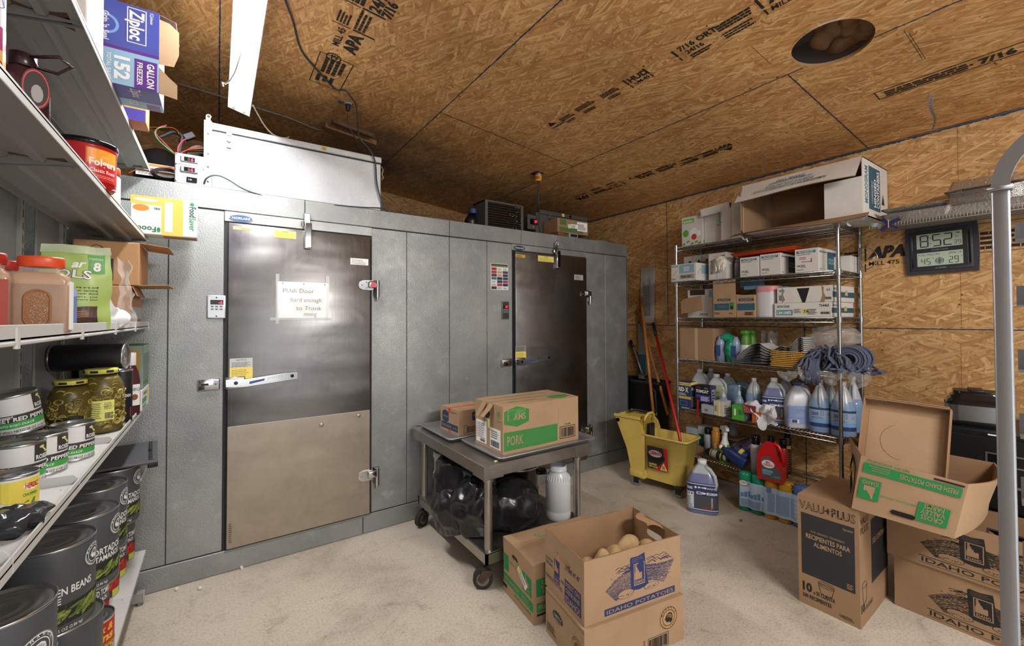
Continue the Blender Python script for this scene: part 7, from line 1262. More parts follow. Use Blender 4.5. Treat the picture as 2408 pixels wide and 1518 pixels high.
def torn(s, M, W, H): s.text(TL, 'MON', W*.05, H*.72, H*.14, M, .0012, W*.1, .02); s.rect(TL, W*.04, H*.15, W*.12, H*.5, M); s.poly(mat('17171a', .5), [(W*.38, H*.9), (W*.61, H*.9), (W*.53, 0), (W*.48, 0)], M, .001); s.poly(CARDD, [(W*.1, H), (W*.14, H*.8), (W*.12, H*.5), (W*.16, H*.2), (W*.1, 0), (W*.08, H*.4), (W*.1, H*.7)], M, .001); s.poly(CARDD, [(W*.82, H), (W*.86, H*.9), (W*.85, H*.6), (W*.89, H*.3), (W*.86, 0), (W*.79, 0), (W*.83, H*.4)], M, .001); s.text(INK, '65', W*.9, H*.66, H*.15, M, .0012); s.bars(INK, W*.88, H*.15, W*.98, H*.3, M, 4)
rbox('can_liner_carton', 'long white can liner carton torn open with a black V notch, upper of two', 'box', 1827, 1958, 673, 3.527, zt+.001, .4, WB, torn, cans)
zt2 = PX(1890, 673, 'x', 3.527).z
b = MB(); b.box(mat('4f7186', .5), (3.554, 1.669, zt2), (3.683, 1.831, zt2+.03), bev=.002); b.box(mat('4f7186', .5), (3.662, 1.723, zt2+.03), (3.667, 1.917, zt2+.09)); b.box(mat('6f8a98', .5), (3.586, 1.529, zt2), (3.769, 1.615, zt2+.012)); tag(b.build('small_carton'), 'opened blue carton on top of the torn can liner carton', 'box')
# -- fourth shelf
z = SZ[3]
rbox('cardboard_carton', 'plain brown carton at the left of the fourth rack shelf', 'box', 1598, 1677, 771, 3.554, z, .3, CARDD, lambda s, M, W, H: [s.rect(mat('b39a80', .3), W*.47, 0, W*.56, H, M, .0005)])
b = MB(); b.box(mat('585654', .5), (3.608, 2.154, z+.285), (3.877, 2.369, z+.292)); b.cyl(mat('8a7a66', .5), (3.554, 1.917, z+.30), (3.619, 1.874, z+.32), .015, 10); tag(b.build('flat_tray'), 'dark flat tray lying on top of the plain brown carton', 'tray') if False else None
a = YH(1680, 1736, 786, 853, 3.554)
GT = mat('1f8f6c', .25, name='teal_plastic')
o = thing('refill_pack', 'teal and clear plastic pack of bottles next to the plain brown carton', 'pack', T(3.565, (a[0]+a[1])/2, z)); W_ = (a[0]-a[1]); h_ = a[3]-z
b = MB(); b.ball(GT, (.05, -.02, h_*.45), .06, W_*.28, h_*.45, n=30, m=20); b.ball(GT, (.05, .02, h_*.85), .04, W_*.35, h_*.15, n=30, m=14); b.warp(soft(None, .02, 22, 2)); part(b, 'wrap', o)
for y_ in (W_*.35, -W_*.3): b = MB(); b.lathe(mat('8d9fb8', .2, 0, 0, .75), [(0, 0), (.035, 0), (.036, h_*.7), (.02, h_*.85), (.015, h_*.92), (0, h_*.92)], 20, T(.03, y_, 0)); b.rect(mat('31447c', .5), -.02, h_*.2, .02, h_*.6, FR((-.008, y_, 0), (0, -1, 0), (0, 0, 1))); part(b, 'bottle', o)
for i, (p_, xx) in enumerate(((1753, 3.619), (1768, 3.726))):
    o = thing('air_freshener', 'green and white air freshener bottle, %s of the pair on the fourth shelf' % ('front' if i == 0 else 'rear'), 'bottle', T(xx, PX(p_, 800, 'x', xx).y, z)); b = MB(); b.lathe(mat('c9cfd6', .35), [(0, 0), (.04, 0), (.045, .05), (.04, .13), (.036, .15)], 24); b.rect(mat('b8c43e', .5), -.02, .04, .02, .09, FR((-.046, 0, 0), (0, -1, 0), (0, 0, 1))); part(b, 'body', o)
    b = MB(); b.lathe(mat('4d7f2c', .4), [(.036, .15), (.032, .2), (.022, .25), (0, .25)], 24); b.box(mat('4d7f2c', .4), (-.035, -.028, .235), (.03, .028, .27), None, .01, 2); part(b, 'trigger_cap', o)
b = MB(); b.grid(mat('9b9a9c', .15, 0, 0, .5), lambda u, v: (3.769+.02*math.sin(u*9), 1.80-.13*u, z+.26*v+.01*math.sin(u*14)), 14, 16); b.warp(soft(None, .02, 30, 3)); tag(b.build('plastic_pack'), 'crinkled clear plastic pack behind the green bottles', 'plastic wrap')
b = MB(); b.box(mat('27243e', .5), (3.662, 1.723, z), (3.726, 1.788, z+.12)); b.text(mat('c9552c', .5), '9', .0, .03, .05, FR((3.661, 1.782, z), (0, -1, 0), (0, 0, 1)), .001, None, .03); tag(b.build('small_carton'), 'small dark box with an orange 9 behind the folded grey towels', 'box')
TW_ = mat('bdb9b6', .9, name='grey_towel', bumpn=(160, .4))
def cloth(nm, lab, mt, fn, n=5, grp=None, cat='cloth', th=.012):
    b = MB()
    for k in range(n):
        b.grid(mt, lambda u, v: fn(u, v, k), 24, 10); b.grid(mt, lambda u, v: tuple(Vector(fn(1-u, v, k))-Vector((0, 0, th*.8))), 24, 10)
    return tag(b.build(nm), lab, cat, grp)
y0 = PX(1733, 830, 'x', 3.511).y; y1 = PX(1810, 830, 'x', 3.511).y
def tw(u, v, k): # stacked folded towels drooping at the left and wave-folded on the right
    y = y0+(y1-.24-y0)*u; e = max(0, u-.45)/.55; zz = z+.014+.014*k*(.5+.5*min(1, u*4))+.075*math.sin(min(1, u/.38)*math.pi/2)*(1 if u < .38 else max(0, 1-(u-.38)*5))*(k/6)
    zz += .12*e*(1+.25*math.sin(u*22)); return (3.500+.2*v, y, zz)
cloth('folded_towels', 'stack of grey white towels folded and draped on the fourth rack shelf', TW_, tw, 7, None, 'towels', .02)
a = YH(1812, 1888, 824, 862, 3.500); YC = mat('c9983c', .9, name='yellow_cloth', bumpn=(120, .3)); first_c = None
for k in range(9):
    b = MB(); zz = z+.004+k*.0135; b.grid(YC, lambda u, v: (3.500+.2*v-.012*math.sin(math.pi*min(1, v*6)/1), a[0]+(a[1]-a[0])*u+.006*math.sin(k*2.3), zz+.006+.0055*math.sqrt(max(0, 1-(2*min(v*8, 1)-1)**2)) if v < .13 else zz+.012+.002*math.sin(u*9+k)), 12, 24); b.box(YC, (3.513, a[1]+.004*((k*7) % 3), zz), (3.705, a[0]-.005*((k*5) % 3), zz+.0115), None, .005, 2)
    tag(b.build('yellow_cloth'), 'folded yellow cloth, %s of the yellow pile' % ('lowest', 'second from bottom', 'third from bottom', 'fourth from bottom', 'middle', 'fourth from top', 'third from top', 'second from top', 'topmost')[k], 'cloth', 'yellow cloths in a pile')
MOP = mat('555b70', .9, name='mop_blue', bumpn=(200, .6)); b = MB(); rr = random.Random(8); a = YH(1888, 2025, 800, 870, 3.522); ym = (a[0]+a[1])/2
for k in range(120):   # twisted yarns tumbling forward over the shelf edge
    y = a[0]+(a[1]-a[0])*rr.random(); x0 = 3.500+.25*rr.random(); zt_ = z+.05+.15*math.sin(math.pi*min(1, max(.1, (a[0]-y)/(a[0]-a[1])+.15)))*rr.uniform(.6, 1); L = rr.uniform(.1, .2); sw = rr.uniform(-.12, .12)
    P = [(x0-.05*t_+.012*math.sin(t_*7+k), y+sw*t_+.01*math.sin(t_*9+k), max(z+.012, zt_-.02-(L*.9)*t_*t_)+.01*math.sin(t_*5+k)) for t_ in [i/9 for i in range(10)]]; b.tube(MOP, P, .0085, 6)
for k in range(16): r = .035+.012*(k % 4); b.tube(MOP, [(3.522+.05*(k//4)+.01*math.sin(k), a[1]+.07+r*1.3*math.cos(q), z+.09+r*1.2*math.sin(q)) for q in [i*math.pi/9 for i in range(18)]], .008, 6, None, True)
for k in range(22): y = PX(1905+rr.uniform(-14, 18), 850, 'x', 3.489).y; b.tube(MOP, [(3.511, y, z+.08), (3.484, y-.005, z+.03), (3.473, y+rr.uniform(-.02, .0), z-.02), (3.479, y+rr.uniform(-.03, .0), z-.05-rr.random()*.05)], .008, 6)
tag(b.build('string_mop_refill'), 'heap of blue grey string mop head spilling over the fourth shelf', 'mop head')
b = MB(); LM = mat('a39d98', .9); [b.tube(LM, [(3.769, 1.206-.01*k, z+.16), (3.683, 1.142-.008*k, z+.14-.01*k), (3.619, 1.077-.01*(k % 5), z+.11-.011*k)], .007, 6) for k in range(12)]; tag(b.build('string_mop_refill'), 'pale string mop ends poking past the right rack post', 'mop head')
CLB = mat('cfcfcf', .08, 0, 0, .24, name='clear_bag'); b = MB(); b.ball(CLB, (3.769, 1.292, z+.23), .12, .17, .075, n=40, m=26); b.warp(soft(None, .035, 14, 3)); b.warp(soft(None, .012, 40, 4)); tag(b.build('clear_bag'), 'crumpled clear plastic bag on top of the blue mop head', 'bag')
b = MB(); b.grid(CLB, lambda u, v: (3.484-.012*math.sin(v*3), PX(1880, 880, 'x', 3.489).y-.42*u, z+.01-.075*v*(1+.4*math.sin(u*17))), 40, 12); b.warp(soft(None, .02, 30, 9)); tag(b.build('clear_bag'), 'clear plastic bag hanging down from the fourth shelf edge below the mop', 'bag')
b = MB(); b.grid(CLB, lambda u, v: (3.484-.01*math.sin(v*3), PX(1828, 870, 'x', 3.489).y-.15*u, z-.02-.06*math.sin(u*math.pi)*v-.02*v), 20, 10); b.warp(soft(None, .015, 34, 2)); tag(b.build('clear_bag'), 'small clear plastic scrap dangling under the yellow cloths', 'bag')
# -- jugs
def jug(nm, lab, px0, px1, pt, X, z, liq, capc, labf=None, shape='gal', level=.6, wall=None, grp=None, yaw=0, sy=.8, pump=False):
    m = pt+40; yl = PX(px0, m, 'x', X).y; yr = PX(px1, m, 'x', X).y; r = (yl-yr)/2; h = PX((px0+px1)/2, pt, 'x', X).z-z; yc = (yl+yr)/2; fa = math.atan2(-yc, -X-r); o = thing(nm, lab, 'bottle', T(X+r*sy, yc, z) @ RZ(fa+math.pi/2+yaw), grp); wall = wall or mat('c3c8cc', .25, 0, 0, .7, name='jug_clear'); q = 2.5 if shape == 'gal' else .3
    sh = [(.0, 0), (.93, 0), (1, .025), (1, .5), (.97, .56), (.82, .68), (.55, .82), (.3, .9), (.24, .92), (.24, .93)] if shape != 'round' else [(.0, 0), (.9, 0), (1, .03), (1, .42), (.98, .5), (.85, .6), (.6, .74), (.35, .86), (.27, .9), (.27, .93)]
    b = MB(); lo = [(a_, z_*h) for a_, z_ in sh if z_ <= level]; hi = [p for p in sh if p[1] > level]
    i = len(lo); a0, a1 = sh[i-1], sh[i]; t_ = (level-a0[1])/(a1[1]-a0[1]); mid = a0[0]+(a1[0]-a0[0])*t_
    b.lathe(liq, lo+[(mid, level*h)], 40, None, True, r, r*sy, q); b.lathe(wall, [(mid, level*h)]+[(a_, z_*h) for a_, z_ in hi], 40, None, True, r, r*sy, q); part(b, 'body', o)
    if shape == 'gal':
        b = MB(); b.tube(wall if level < .6 else wall, [(r*.12, -r*sy*.15, h*.88), (r*.5, -r*sy*.55, h*.85), (r*.78, -r*sy*.72, h*.74), (r*.86, -r*sy*.78, h*.6), (r*.8, -r*sy*.85, h*.48)], [r*.13, r*.13, r*.12, r*.12, r*.1], 10); part(b, 'handle', o)
    else:
        b = MB(); b.tube(wall, [(0, -r*sy*.3, h*.86), (r*.0, -r*sy*.72, h*.78), (0, -r*sy*.98, h*.6), (0, -r*sy*1.0, h*.48)], [r*.14, r*.13, r*.13, r*.1], 10); part(b, 'handle', o)
    b = MB(); cm = capc; b.lathe(cm, [(r*.27, h*.92), (r*.29, h*.93), (r*.29, h*.995), (r*.26, h), (0, h)], 24); part(b, 'cap', o)
    if labf:
        s = MB(); labf(s, r, h); b = MB(); e = 2/(2+q)
        for x, y, zz in s.v:
            a = -math.pi/2+x/r; c_, s_ = math.cos(a), math.sin(a); c_ = math.copysign(abs(c_)**e, c_); s_ = math.copysign(abs(s_)**e, s_); k = 1+(zz+.001)/r; b.v.append((c_*r*k, s_*r*sy*k, y))
        b.f = s.f; b.m = s.m; b.sm = s.sm; b.mats = s.mats; part(b, 'label', o)
    return o
NVY = mat('2e3a66', .4, name='navy_label'); PURP = mat('6d7196', .2, name='purple_liquid'); BLQ = mat('7a93b0', .2, name='blue_liquid'); CAPW = mat('d5d6d8', .4, name='white_cap')
def degr(s, r, h):
    W = r*2.4; s.rect(NVY, -W/2, h*.07, W/2, h*.6, None, .0004, 24); s.rect(mat('c5cbd8', .4), -W/2, h*.57, W/2, h*.585, None, .001, 24); s.rect(mat('c5cbd8', .4), -W/2, h*.085, W/2, h*.1, None, .001, 24); s.rect(mat('c3c6cc', .4), -W/2, h*.11, -W*.1, h*.42, None, .001, 12); s.lines(INK, -W*.48, h*.12, -W*.13, h*.34, 9, None, 3, .002, .3); s.text(WHT, 'DEGREASER', -W*.47, h*.47, h*.045, None, .002, W*.34, .02)
    s.rect(mat('45464c', .5), -W*.08, h*.11, W*.46, h*.36, None, .001, 12); s.rect(mat('a4a6ac', .5), W*.1, h*.12, W*.14, h*.34, None, .002, 3); s.rect(mat('7c3a34', .5), W*.0, h*.12, W*.2, h*.16, None, .0022, 3); s.text(WHT, 'DEGREASER', -W*.04, h*.39, h*.045, None, .002, W*.42, .03); s.text(WHT, "Member's Mark", -W*.02, h*.5, h*.035, None, .002, W*.34, .01); s.poly(WHT, [(-W*.09, h*.515), (-W*.06, h*.54), (-W*.03, h*.515), (-W*.06, h*.49)], None, .002)
    for i in range(3): s.disc(INK, -W*.4+W*.12*i, h*.385, W*.025, None, .002, 10)
z = SZ[4]
def ridx(s, M, W, H): s.rect(YEL, 0, H*.86, W, H*.97, M); s.text(NVY, '3 MONTH VALUE PACK', W*.05, H*.885, H*.06, M, .0014, W*.9, .02); s.text(WHT, 'RID', W*.1, H*.64, H*.15, M, .0014, W*.4, .04); s.text(YEL, 'X', W*.58, H*.62, H*.18, M, .0014, W*.24, .05); s.text(WHT, '-', W*.5, H*.65, H*.15, M, .0014); s.rect(mat('c5a75a', .5), 0, H*.36, W, H*.46, M); s.lines(WHT, W*.1, H*.5, W*.7, H*.6, 2, M, 4); s.frame(mat('8ea5c8', .5), W*.2, H*.12, W*.7, H*.28, .002, M); s.lines(WHT, W*.3, H*.02, W*.9, H*.06, 1, M, 4)
rbox('septic_box', 'blue and yellow box at the left end of the bottle shelf', 'box', 1593, 1625, 897, 3.527, z, .1, NVY, ridx, lambda s, M, W, H: (s.text(WHT, 'RID-X', W*.1, H*.7, H*.1, M, .001, W*.7, .03), s.rect(YEL, 0, H*.9, W, H, M), s.lines(mat('c5a75a', .5), W*.1, H*.1, W*.9, H*.5, 6, M, 4)), rot=.0)
def tomc(s, M, W, H): s.rect(mat('4c3f9a', .5), W*.1, H*.3, W, H*.58, M); s.text(WHT, 'TOMCAT', W*.06, H*.68, H*.12, M, .0014, W*.82, .04, sh=.2); s.disc(mat('2b2b30', .4), W*.2, H*.38, W*.16, M, .0014, 16, H*.1); s.lines(WHT, W*.4, H*.34, W*.95, H*.54, 4, M, 5); s.text(mat('a8362e', .5), 'TAMPER', W*.1, H*.87, H*.05, M, .0014, W*.3, .02); s.lines(mat('9e8a62', .5), W*.62, H*.86, W*.9, H*.95, 2, M, 4)
rbox('bait_box', 'black and purple box on the bottle shelf next to the blue and yellow box', 'box', 1634, 1670, 906, 3.527, z+.03, .09, mat('1c1c22', .45), tomc, lambda s, M, W, H: (s.rect(mat('8a8c9c', .5), W*.2, H*.1, W*.9, H*.85, M), s.lines(INK, W*.3, H*.2, W*.8, H*.8, 5, M, 5), s.rect(NVY, 0, H*.87, W, H, M)))
b = MB(); b.box(mat('a5292a', .4), (3.513, 2.219, z-.06), (3.520, 2.235, z+.1)); tag(b.build('red_strip'), 'narrow red plastic strip hanging between the blue and the black box', 'strip')
CLQ = mat('b3b5ae', .22, 0, 0, .7, name='clear_liquid'); GLQ = mat('98a07e', .22, 0, 0, .85, name='olive_liquid')
jug('gallon_jug', 'clear gallon jug behind the blue and yellow box', 1616, 1656, 868, 3.705, z, CLQ, CAPW, level=.4); jug('gallon_jug', 'clear gallon jug farthest back behind the black and purple box', 1650, 1680, 866, 3.856, z, CLQ, CAPW, level=.4)
jug('gallon_jug', 'gallon jug of pale green liquid behind the black and purple box', 1652, 1698, 880, 3.619, z, GLQ, CAPW, level=.72); jug('gallon_jug', 'gallon jug of olive liquid in the back row right of the pale green one', 1684, 1722, 878, 3.791, z, GLQ, CAPW, level=.62)
def pumpb(lab, px, pt, X, w_=.05, h2=.1, col='8d9db4'):
    p = PX(px, pt, 'x', X); h = p.z-z; o = thing('pump_bottle', lab, 'bottle', T(X, p.y, z)); b = MB(); b.lathe(mat(col, .2, 0, 0, .8), [(0, 0), (w_, 0), (w_, h*.5), (w_*.5, h*.65), (w_*.3, h*.68), (w_*.3, h*.72)], 20); part(b, 'body', o); b = MB(); b.lathe(mat('a9b0bc', .4), [(w_*.36, h*.68), (w_*.36, h*.8), (w_*.12, h*.82), (w_*.12, h*.95), (w_*.3, h*.96), (w_*.3, h), (0, h)], 16); part(b, 'pump', o)
pumpb('small clear pump bottle beside the black and purple box', 1701, 914, 3.586); pumpb('grey pump bottle in front of the clear blue jug', 1738, 905, 3.597, .035); 
b = MB(); a = YH(1705, 1733, 903, 955, 3.662, z); b.lathe(mat('6f86a4', .2, 0, 0, .8), [(0, 0), (.8, 0), (.9, .02), (1, a[3]-z-.03), (.9, a[3]-z-.012), (0, a[3]-z)], 24, T(3.716, (a[0]+a[1])/2, z), True, .05, (a[0]-a[1])/2, 1); tag(b.build('blue_tub'), 'round blue translucent tub in the middle of the bottle shelf', 'tub')
b = MB(); b.lathe(mat('7f95ae', .2, 0, 0, .7), [(0, 0), (.8, 0), (1, .03), (1, .2), (.9, .25), (0, .27)], 24, T(3.856, PX(1742, 900, 'x', 3.856).y, z) @ RX(.15), True, .05, .07, 1); tag(b.build('blue_tub'), 'tilted blue tub in the back row behind the pump bottle', 'tub')
jug('gallon_jug', 'clear jug of blue liquid with a white cap left of the purple degreaser', 1748, 1785, 889, 3.640, z, BLQ, CAPW, level=.62, shape='plain'); jug('gallon_jug', 'purple degreaser jug in the back row, right behind the other', 1820, 1858, 885, 3.834, z, PURP, CAPW, level=.62)
jug('gallon_jug', 'purple degreaser gallon jug with navy label on the bottle shelf', 1785, 1838, 889, 3.576, z, PURP, CAPW, degr, level=.78)
def bleach(s, r, h):
    W = r*2.5; s.rect(mat('8a9cc4', .4), -W/2, h*.1, W/2, h*.5, None, .0006, 24); s.rect(mat('a8213a', .4), W*.12, h*.14, W*.36, h*.49, None, .0016, 12); s.disc(mat('c2cbe0', .4), W*.34, h*.34, W*.07, None, .0022, 16, h*.09); s.bars(INK, -W*.18, h*.13, -W*.02, h*.19, None, 3, .002, WHT); s.lines(mat('5a6a9a', .5), -W*.46, h*.22, W*.08, h*.48, 8, None, 4, .002, .2)
BW = mat('bcbdc4', .3, name='bleach_white'); jug('bleach_jug', 'white bleach jug with a blue cap and red and blue label', 1838, 1897, 899, 3.565, z, BW, mat('34477e', .4), bleach, shape='gal', wall=BW, yaw=.3, sy=.75); jug('bleach_jug', 'second white jug with a blue cap standing behind the bleach jug', 1858, 1900, 893, 3.769, z, BW, mat('34477e', .4), None, wall=BW)
def soap(s, r, h):
    W = r*2.4; s.rect(NVY, -W/2, h*.44, W/2, h*.48, None, .001, 24); s.rect(mat('8e9fb6', .4), -W/2, h*.26, W/2, h*.44, None, .001, 24); s.rect(mat('6d9cc9', .4), -W/2, h*.19, W/2, h*.26, None, .001, 24); s.rect(NVY, -W/2, h*.12, W/2, h*.19, None, .001, 24); s.text(mat('3c5a96', .5), '5000', -W*.3, h*.335, h*.06, None, .002, W*.26, .03); s.lines(INK, -W*.3, h*.275, W*.15, h*.315, 3, None, 4, .002, .3); s.disc(mat('7a8fae', .5), W*.3, h*.36, W*.06, None, .002, 14); s.frame(INK, W*.02, h*.34, W*.1, h*.42, .0012, None, .002)
SB = 'blue soap jugs at the right of the bottle shelf'
jug('soap_jug', 'blue soap jug with printed label between the bleach jug and the post', 1894, 1945, 893, 3.554, z, BLQ, CAPW, soap, 'round', .66, grp=SB, sy=.95); jug('soap_jug', 'blue soap jug standing directly behind the front right rack post', 1944, 2003, 897, 3.554, z, BLQ, CAPW, soap, 'round', .64, grp=SB, sy=.95)
jug('soap_jug', 'blue soap jug in the back row behind the labelled pair', 1926, 1966, 892, 3.769, z, BLQ, CAPW, None, 'round', .6, grp=SB, sy=.95); jug('soap_jug', 'blue soap jug farthest right in the back row', 1978, 2022, 886, 3.748, z, BLQ, CAPW, None, 'round', .6, grp=SB, sy=.95)
rbox('small_carton', 'small white box lying in front of the black and purple box', 'box', 1649, 1677, 952, 3.484, z, .07, mat('9fa3ac', .45), lambda s, M, W, H: s.lines(INK, W*.3, H*.3, W*.6, H*.6, 2, M, 3))
rbox('battery_carton', 'white patterned box with a yellow stripe at the front of the bottle shelf', 'box', 1678, 1701, 943, 3.484, z, .12, mat('b9b7b2', .5), lambda s, M, W, H: (s.rect(YEL, W*.55, 0, W*.68, H, M), s.rect(mat('9a8a3c', .6), W*.1, H*.3, W*.35, H*.7, M)), lambda s, M, W, H: (s.lines(mat('8a7434', .6), W*.1, H*.2, W*.5, H*.8, 4, M, 3), s.tube(INK, [(W*.75+.015*math.cos(a), H*.5+.02*math.sin(2*a), .001) for a in [k*.3 for k in range(21)]], .001, 4, M)))
rbox('glove_box', 'bright green glove box at the front edge of the bottle shelf', 'box', 1721, 1750, 953, 3.468, z, .13, mat('4a9a34', .5), lambda s, M, W, H: s.rect(WHT, W*.2, H*.3, W*.32, H*.75, M), lambda s, M, W, H: (s.rect(mat('4c5f68', .5), 0, 0, W, H, M), s.rect(mat('8a8f8e', .5), W*.2, H*.1, W*.7, H*.6, M, .001)))
rbox('glove_box', 'small orange glove box under the white cloth on the bottle shelf', 'box', 1768, 1789, 968, 3.468, z, .11, mat('b95a1e', .5), lambda s, M, W, H: (s.disc(WHT, W*.7, H*.5, W*.2, M, .001, 16, H*.3), s.disc(mat('4a6a9a', .5), W*.72, H*.5, W*.1, M, .0014, 12, H*.2)))
CLO = mat('c9c9cb', .8, name='white_rag'); b = MB(); p = PX(1797, 950, 'x', 3.446); b.grid(CLO, lambda u, v: (3.463+.05*math.sin(u*5)*(1-v)-.01*v, p.y+.08-.16*u+.02*math.sin(v*7), z+.14*(1-v)+.02*math.sin(u*9)-.005), 20, 16); b.ball(CLO, (3.489, p.y-.01, z+.11), .04, .06, .05, n=28, m=18); b.warp(soft(None, .03, 18, 5)); tag(b.build('white_rag'), 'crumpled white glove or rag draped over the orange box', 'rag')
b = MB(); p = PX(1765, 940, 'x', 3.489); b.ball(CLO, (3.511, p.y, z+.115), .045, .07, .05, n=30, m=20); b.box(mat('8e3a44', .5), (3.457, p.y-.05, z+.085), (3.468, p.y+.04, z+.13), bev=.002); b.box(mat('2f7a4a', .5), (3.209, p.y-.06, z+.1), (3.219, p.y-.04, z+.14)); b.warp(soft(None, .028, 20, 7)); tag(b.build('crumpled_wrapper'), 'crumpled white wrapper with red and green print behind the green box', 'wrapper')
# -- bottom shelf
z = SZ[5]
rbox('glove_box', 'white and dark green box at the left of the bottom rack shelf', 'box', 1613, 1640, 1005, 3.640, z+.08, .1, mat('a9adad', .5), lambda s, M, W, H: s.rect(mat('1f4a48', .5), W*.3, 0, W, H*.6, M)); rbox('glove_box', 'second white and dark green box beside the first on the bottom shelf', 'box', 1641, 1668, 1003, 3.640, z+.08, .1, mat('a9adad', .5), lambda s, M, W, H: s.rect(mat('1f4a48', .5), W*.1, 0, W*.8, H*.6, M))
b = MB(); b.box(CARDD, (3.597, 2.046, z), (3.877, 2.369, z+.078), bev=.002); b.box(CARDD, (3.716, 1.992, z+.17), (3.877, 2.369, z+.175), RY(0)); tag(b.build('cardboard_carton'), 'low brown carton supporting the boxes on the bottom rack shelf', 'box')
can_('cleaner_bottle', 'grey bottle with a black cap on the bottom shelf beside the mop bucket', 1651, 1668, 1006, 3.586, z, mat('8a8d94', .3), BLKG, None, .25)
o = can_('amber_bottle', 'clear bottle half full of amber liquid on the bottom rack shelf', 1668, 1689, 1004, 3.586, z, mat('a8762c', .2), mat('b8863c', .4), lambda s, r, h: s.rect(mat('a09878', .5), -.02, h*.25, .03, h*.6, None, .001, 6), .16)
def spray(nm, lab, px, pt, X, z, liq, top):
    p = PX(px, pt, 'x', X); h = p.z-z; o = thing(nm, lab, 'bottle', T(X, p.y, z) @ RZ(-2.2)); b = MB(); b.lathe(liq, [(0, 0), (.05, 0), (.052, .01), (.052, h*.35), (.035, h*.48), (.02, h*.58)], 24, None, True); part(b, 'body', o)
    b = MB(); b.lathe(top, [(.035, h*.5), (.022, h*.62), (.02, h*.72)], 20); b.prism(top, [(-.06, h*.86), (-.05, h*.95), (.01, h), (.05, h*.96), (.055, h*.88), (.02, h*.82), (.018, h*.7), (-.015, h*.7), (-.01, h*.84)], -.014, .014, FR((0, 0, 0), (1, 0, 0), (0, 0, 1))); b.tube(top, [(-.03, 0, h*.86), (-.045, 0, h*.78), (-.06, 0, h*.72)], .006, 6); part(b, 'sprayer', o)
spray('spray_bottle', 'green spray bottle with a white trigger head on the bottom rack shelf', 1704, 999, 3.597, z, mat('5f9a2c', .2), CAPW); spray('spray_bottle', 'dark headed spray bottle behind the green one on the bottom shelf', 1690, 1001, 3.726, z, mat('6b5a2c', .3), BLK)
def lay(nm, lab, p0, p1, X, r, body, capm, cat='can', caplen=.2, draw=None):
    a, c_ = PX(*p0, 'x', X), PX(*p1, 'x', X); a.z = max(a.z, z+r); c_.z = max(c_.z, z+r); L = (c_-a).length; M = AIM(a, c_); o = thing(nm, lab, cat, M); b = MB(); b.lathe(body, [(0, 0), (r*.95, .0), (r, .006), (r, L*(1-caplen)), (r*.7, L*(1-caplen)+.02)], 28); 
    if draw: draw(b, r, L)
    part(b, 'body', o); b = MB(); b.lathe(capm, [(r*.72, L*(1-caplen)), (r*.7, L*.96), (r*.5, L), (0, L)], 20); part(b, 'cap', o); return o
def ringlab(cols): return lambda b, r, L: [b.cyl(mat(c_, .4), (0, 0, L*t0), (0, 0, L*t1), r*1.01, 28, caps=False) for c_, t0, t1 in cols]
lay('aerosol_can', 'black and yellow aerosol can lying on its side on the bottom rack shelf', (1716, 1078), (1662, 1060), 3.543, .035, BLK, BLK, 'can', .1, ringlab([('8f8d84', .08, .2), ('b9a23c', .3, .34), ('8f8d84', .5, .7), ('b9a23c', .74, .78)]))
b = MB(); 
o = thing('toilet_cleaner', 'tilted blue toilet cleaner bottle with a red cap on the bottom shelf', 'bottle', AIM(PX(1752, 1092, 'x', 3.527), PX(1689, 1045, 'x', 3.527))); L = (PX(1752, 1092, 'x', 3.527)-PX(1689, 1045, 'x', 3.527)).length
b.lathe(mat('22305f', .25), [(0, 0), (.9, .0), (1, .01), (1, L*.6), (.7, L*.7), (.42, L*.78), (.4, L*.85)], 28, None, True, .03, .05, .5); part(b, 'body', o); b = MB(); b.lathe(WHT, [(.4*.045, L*.84), (.02, L*.9), (.017, L*.93)], 16); b.lathe(mat('b52a30', .4), [(.02, L*.92), (.019, L*1.02), (0, L*1.04)], 16); part(b, 'cap', o)
b = MB(); Ml = FR((-.031, 0, 0), (0, 1, 0), (0, 0, 1)); Ml = FR((-.0315, 0, L*.3), (0, -1, 0), (0, 0, 1)); b.disc(mat('a7b4c4', .4), 0, L*.17, .028, Ml, .001, 20, .034); b.text(NVY, 'Toilet', 0, L*.18, .012, Ml, .0016, .035, .02, 'c'); b.text(NVY, 'Cleaner', 0, L*.12, .012, Ml, .0016, .04, .02, 'c'); b.rect(WHT, -.02, -.02, .01, .02, Ml, .001); part(b, 'label', o)
lay('lubricant_can', 'blue and yellow can with a red cap leaning behind the blue bottle', (1757, 1075), (1729, 1052), 3.576, .033, mat('27356c', .35), mat('b52a30', .4), 'can', .25, ringlab([('c9b23c', .35, .6)]))
can_('aerosol_can', 'white aerosol can with a black cap left of the red jug', 1759, 1784, 1024, 3.533, z, mat('a7a4a6', .35), BLKG, lambda s, r, h: (s.lines(INK, -r, h*.08, r, h*.95, 22, None, 3, .001, .2), s.rect(mat('a63a4a', .4), r*.7, h*.1, r*1.3, h*.9, None, .001, 6)), .27)
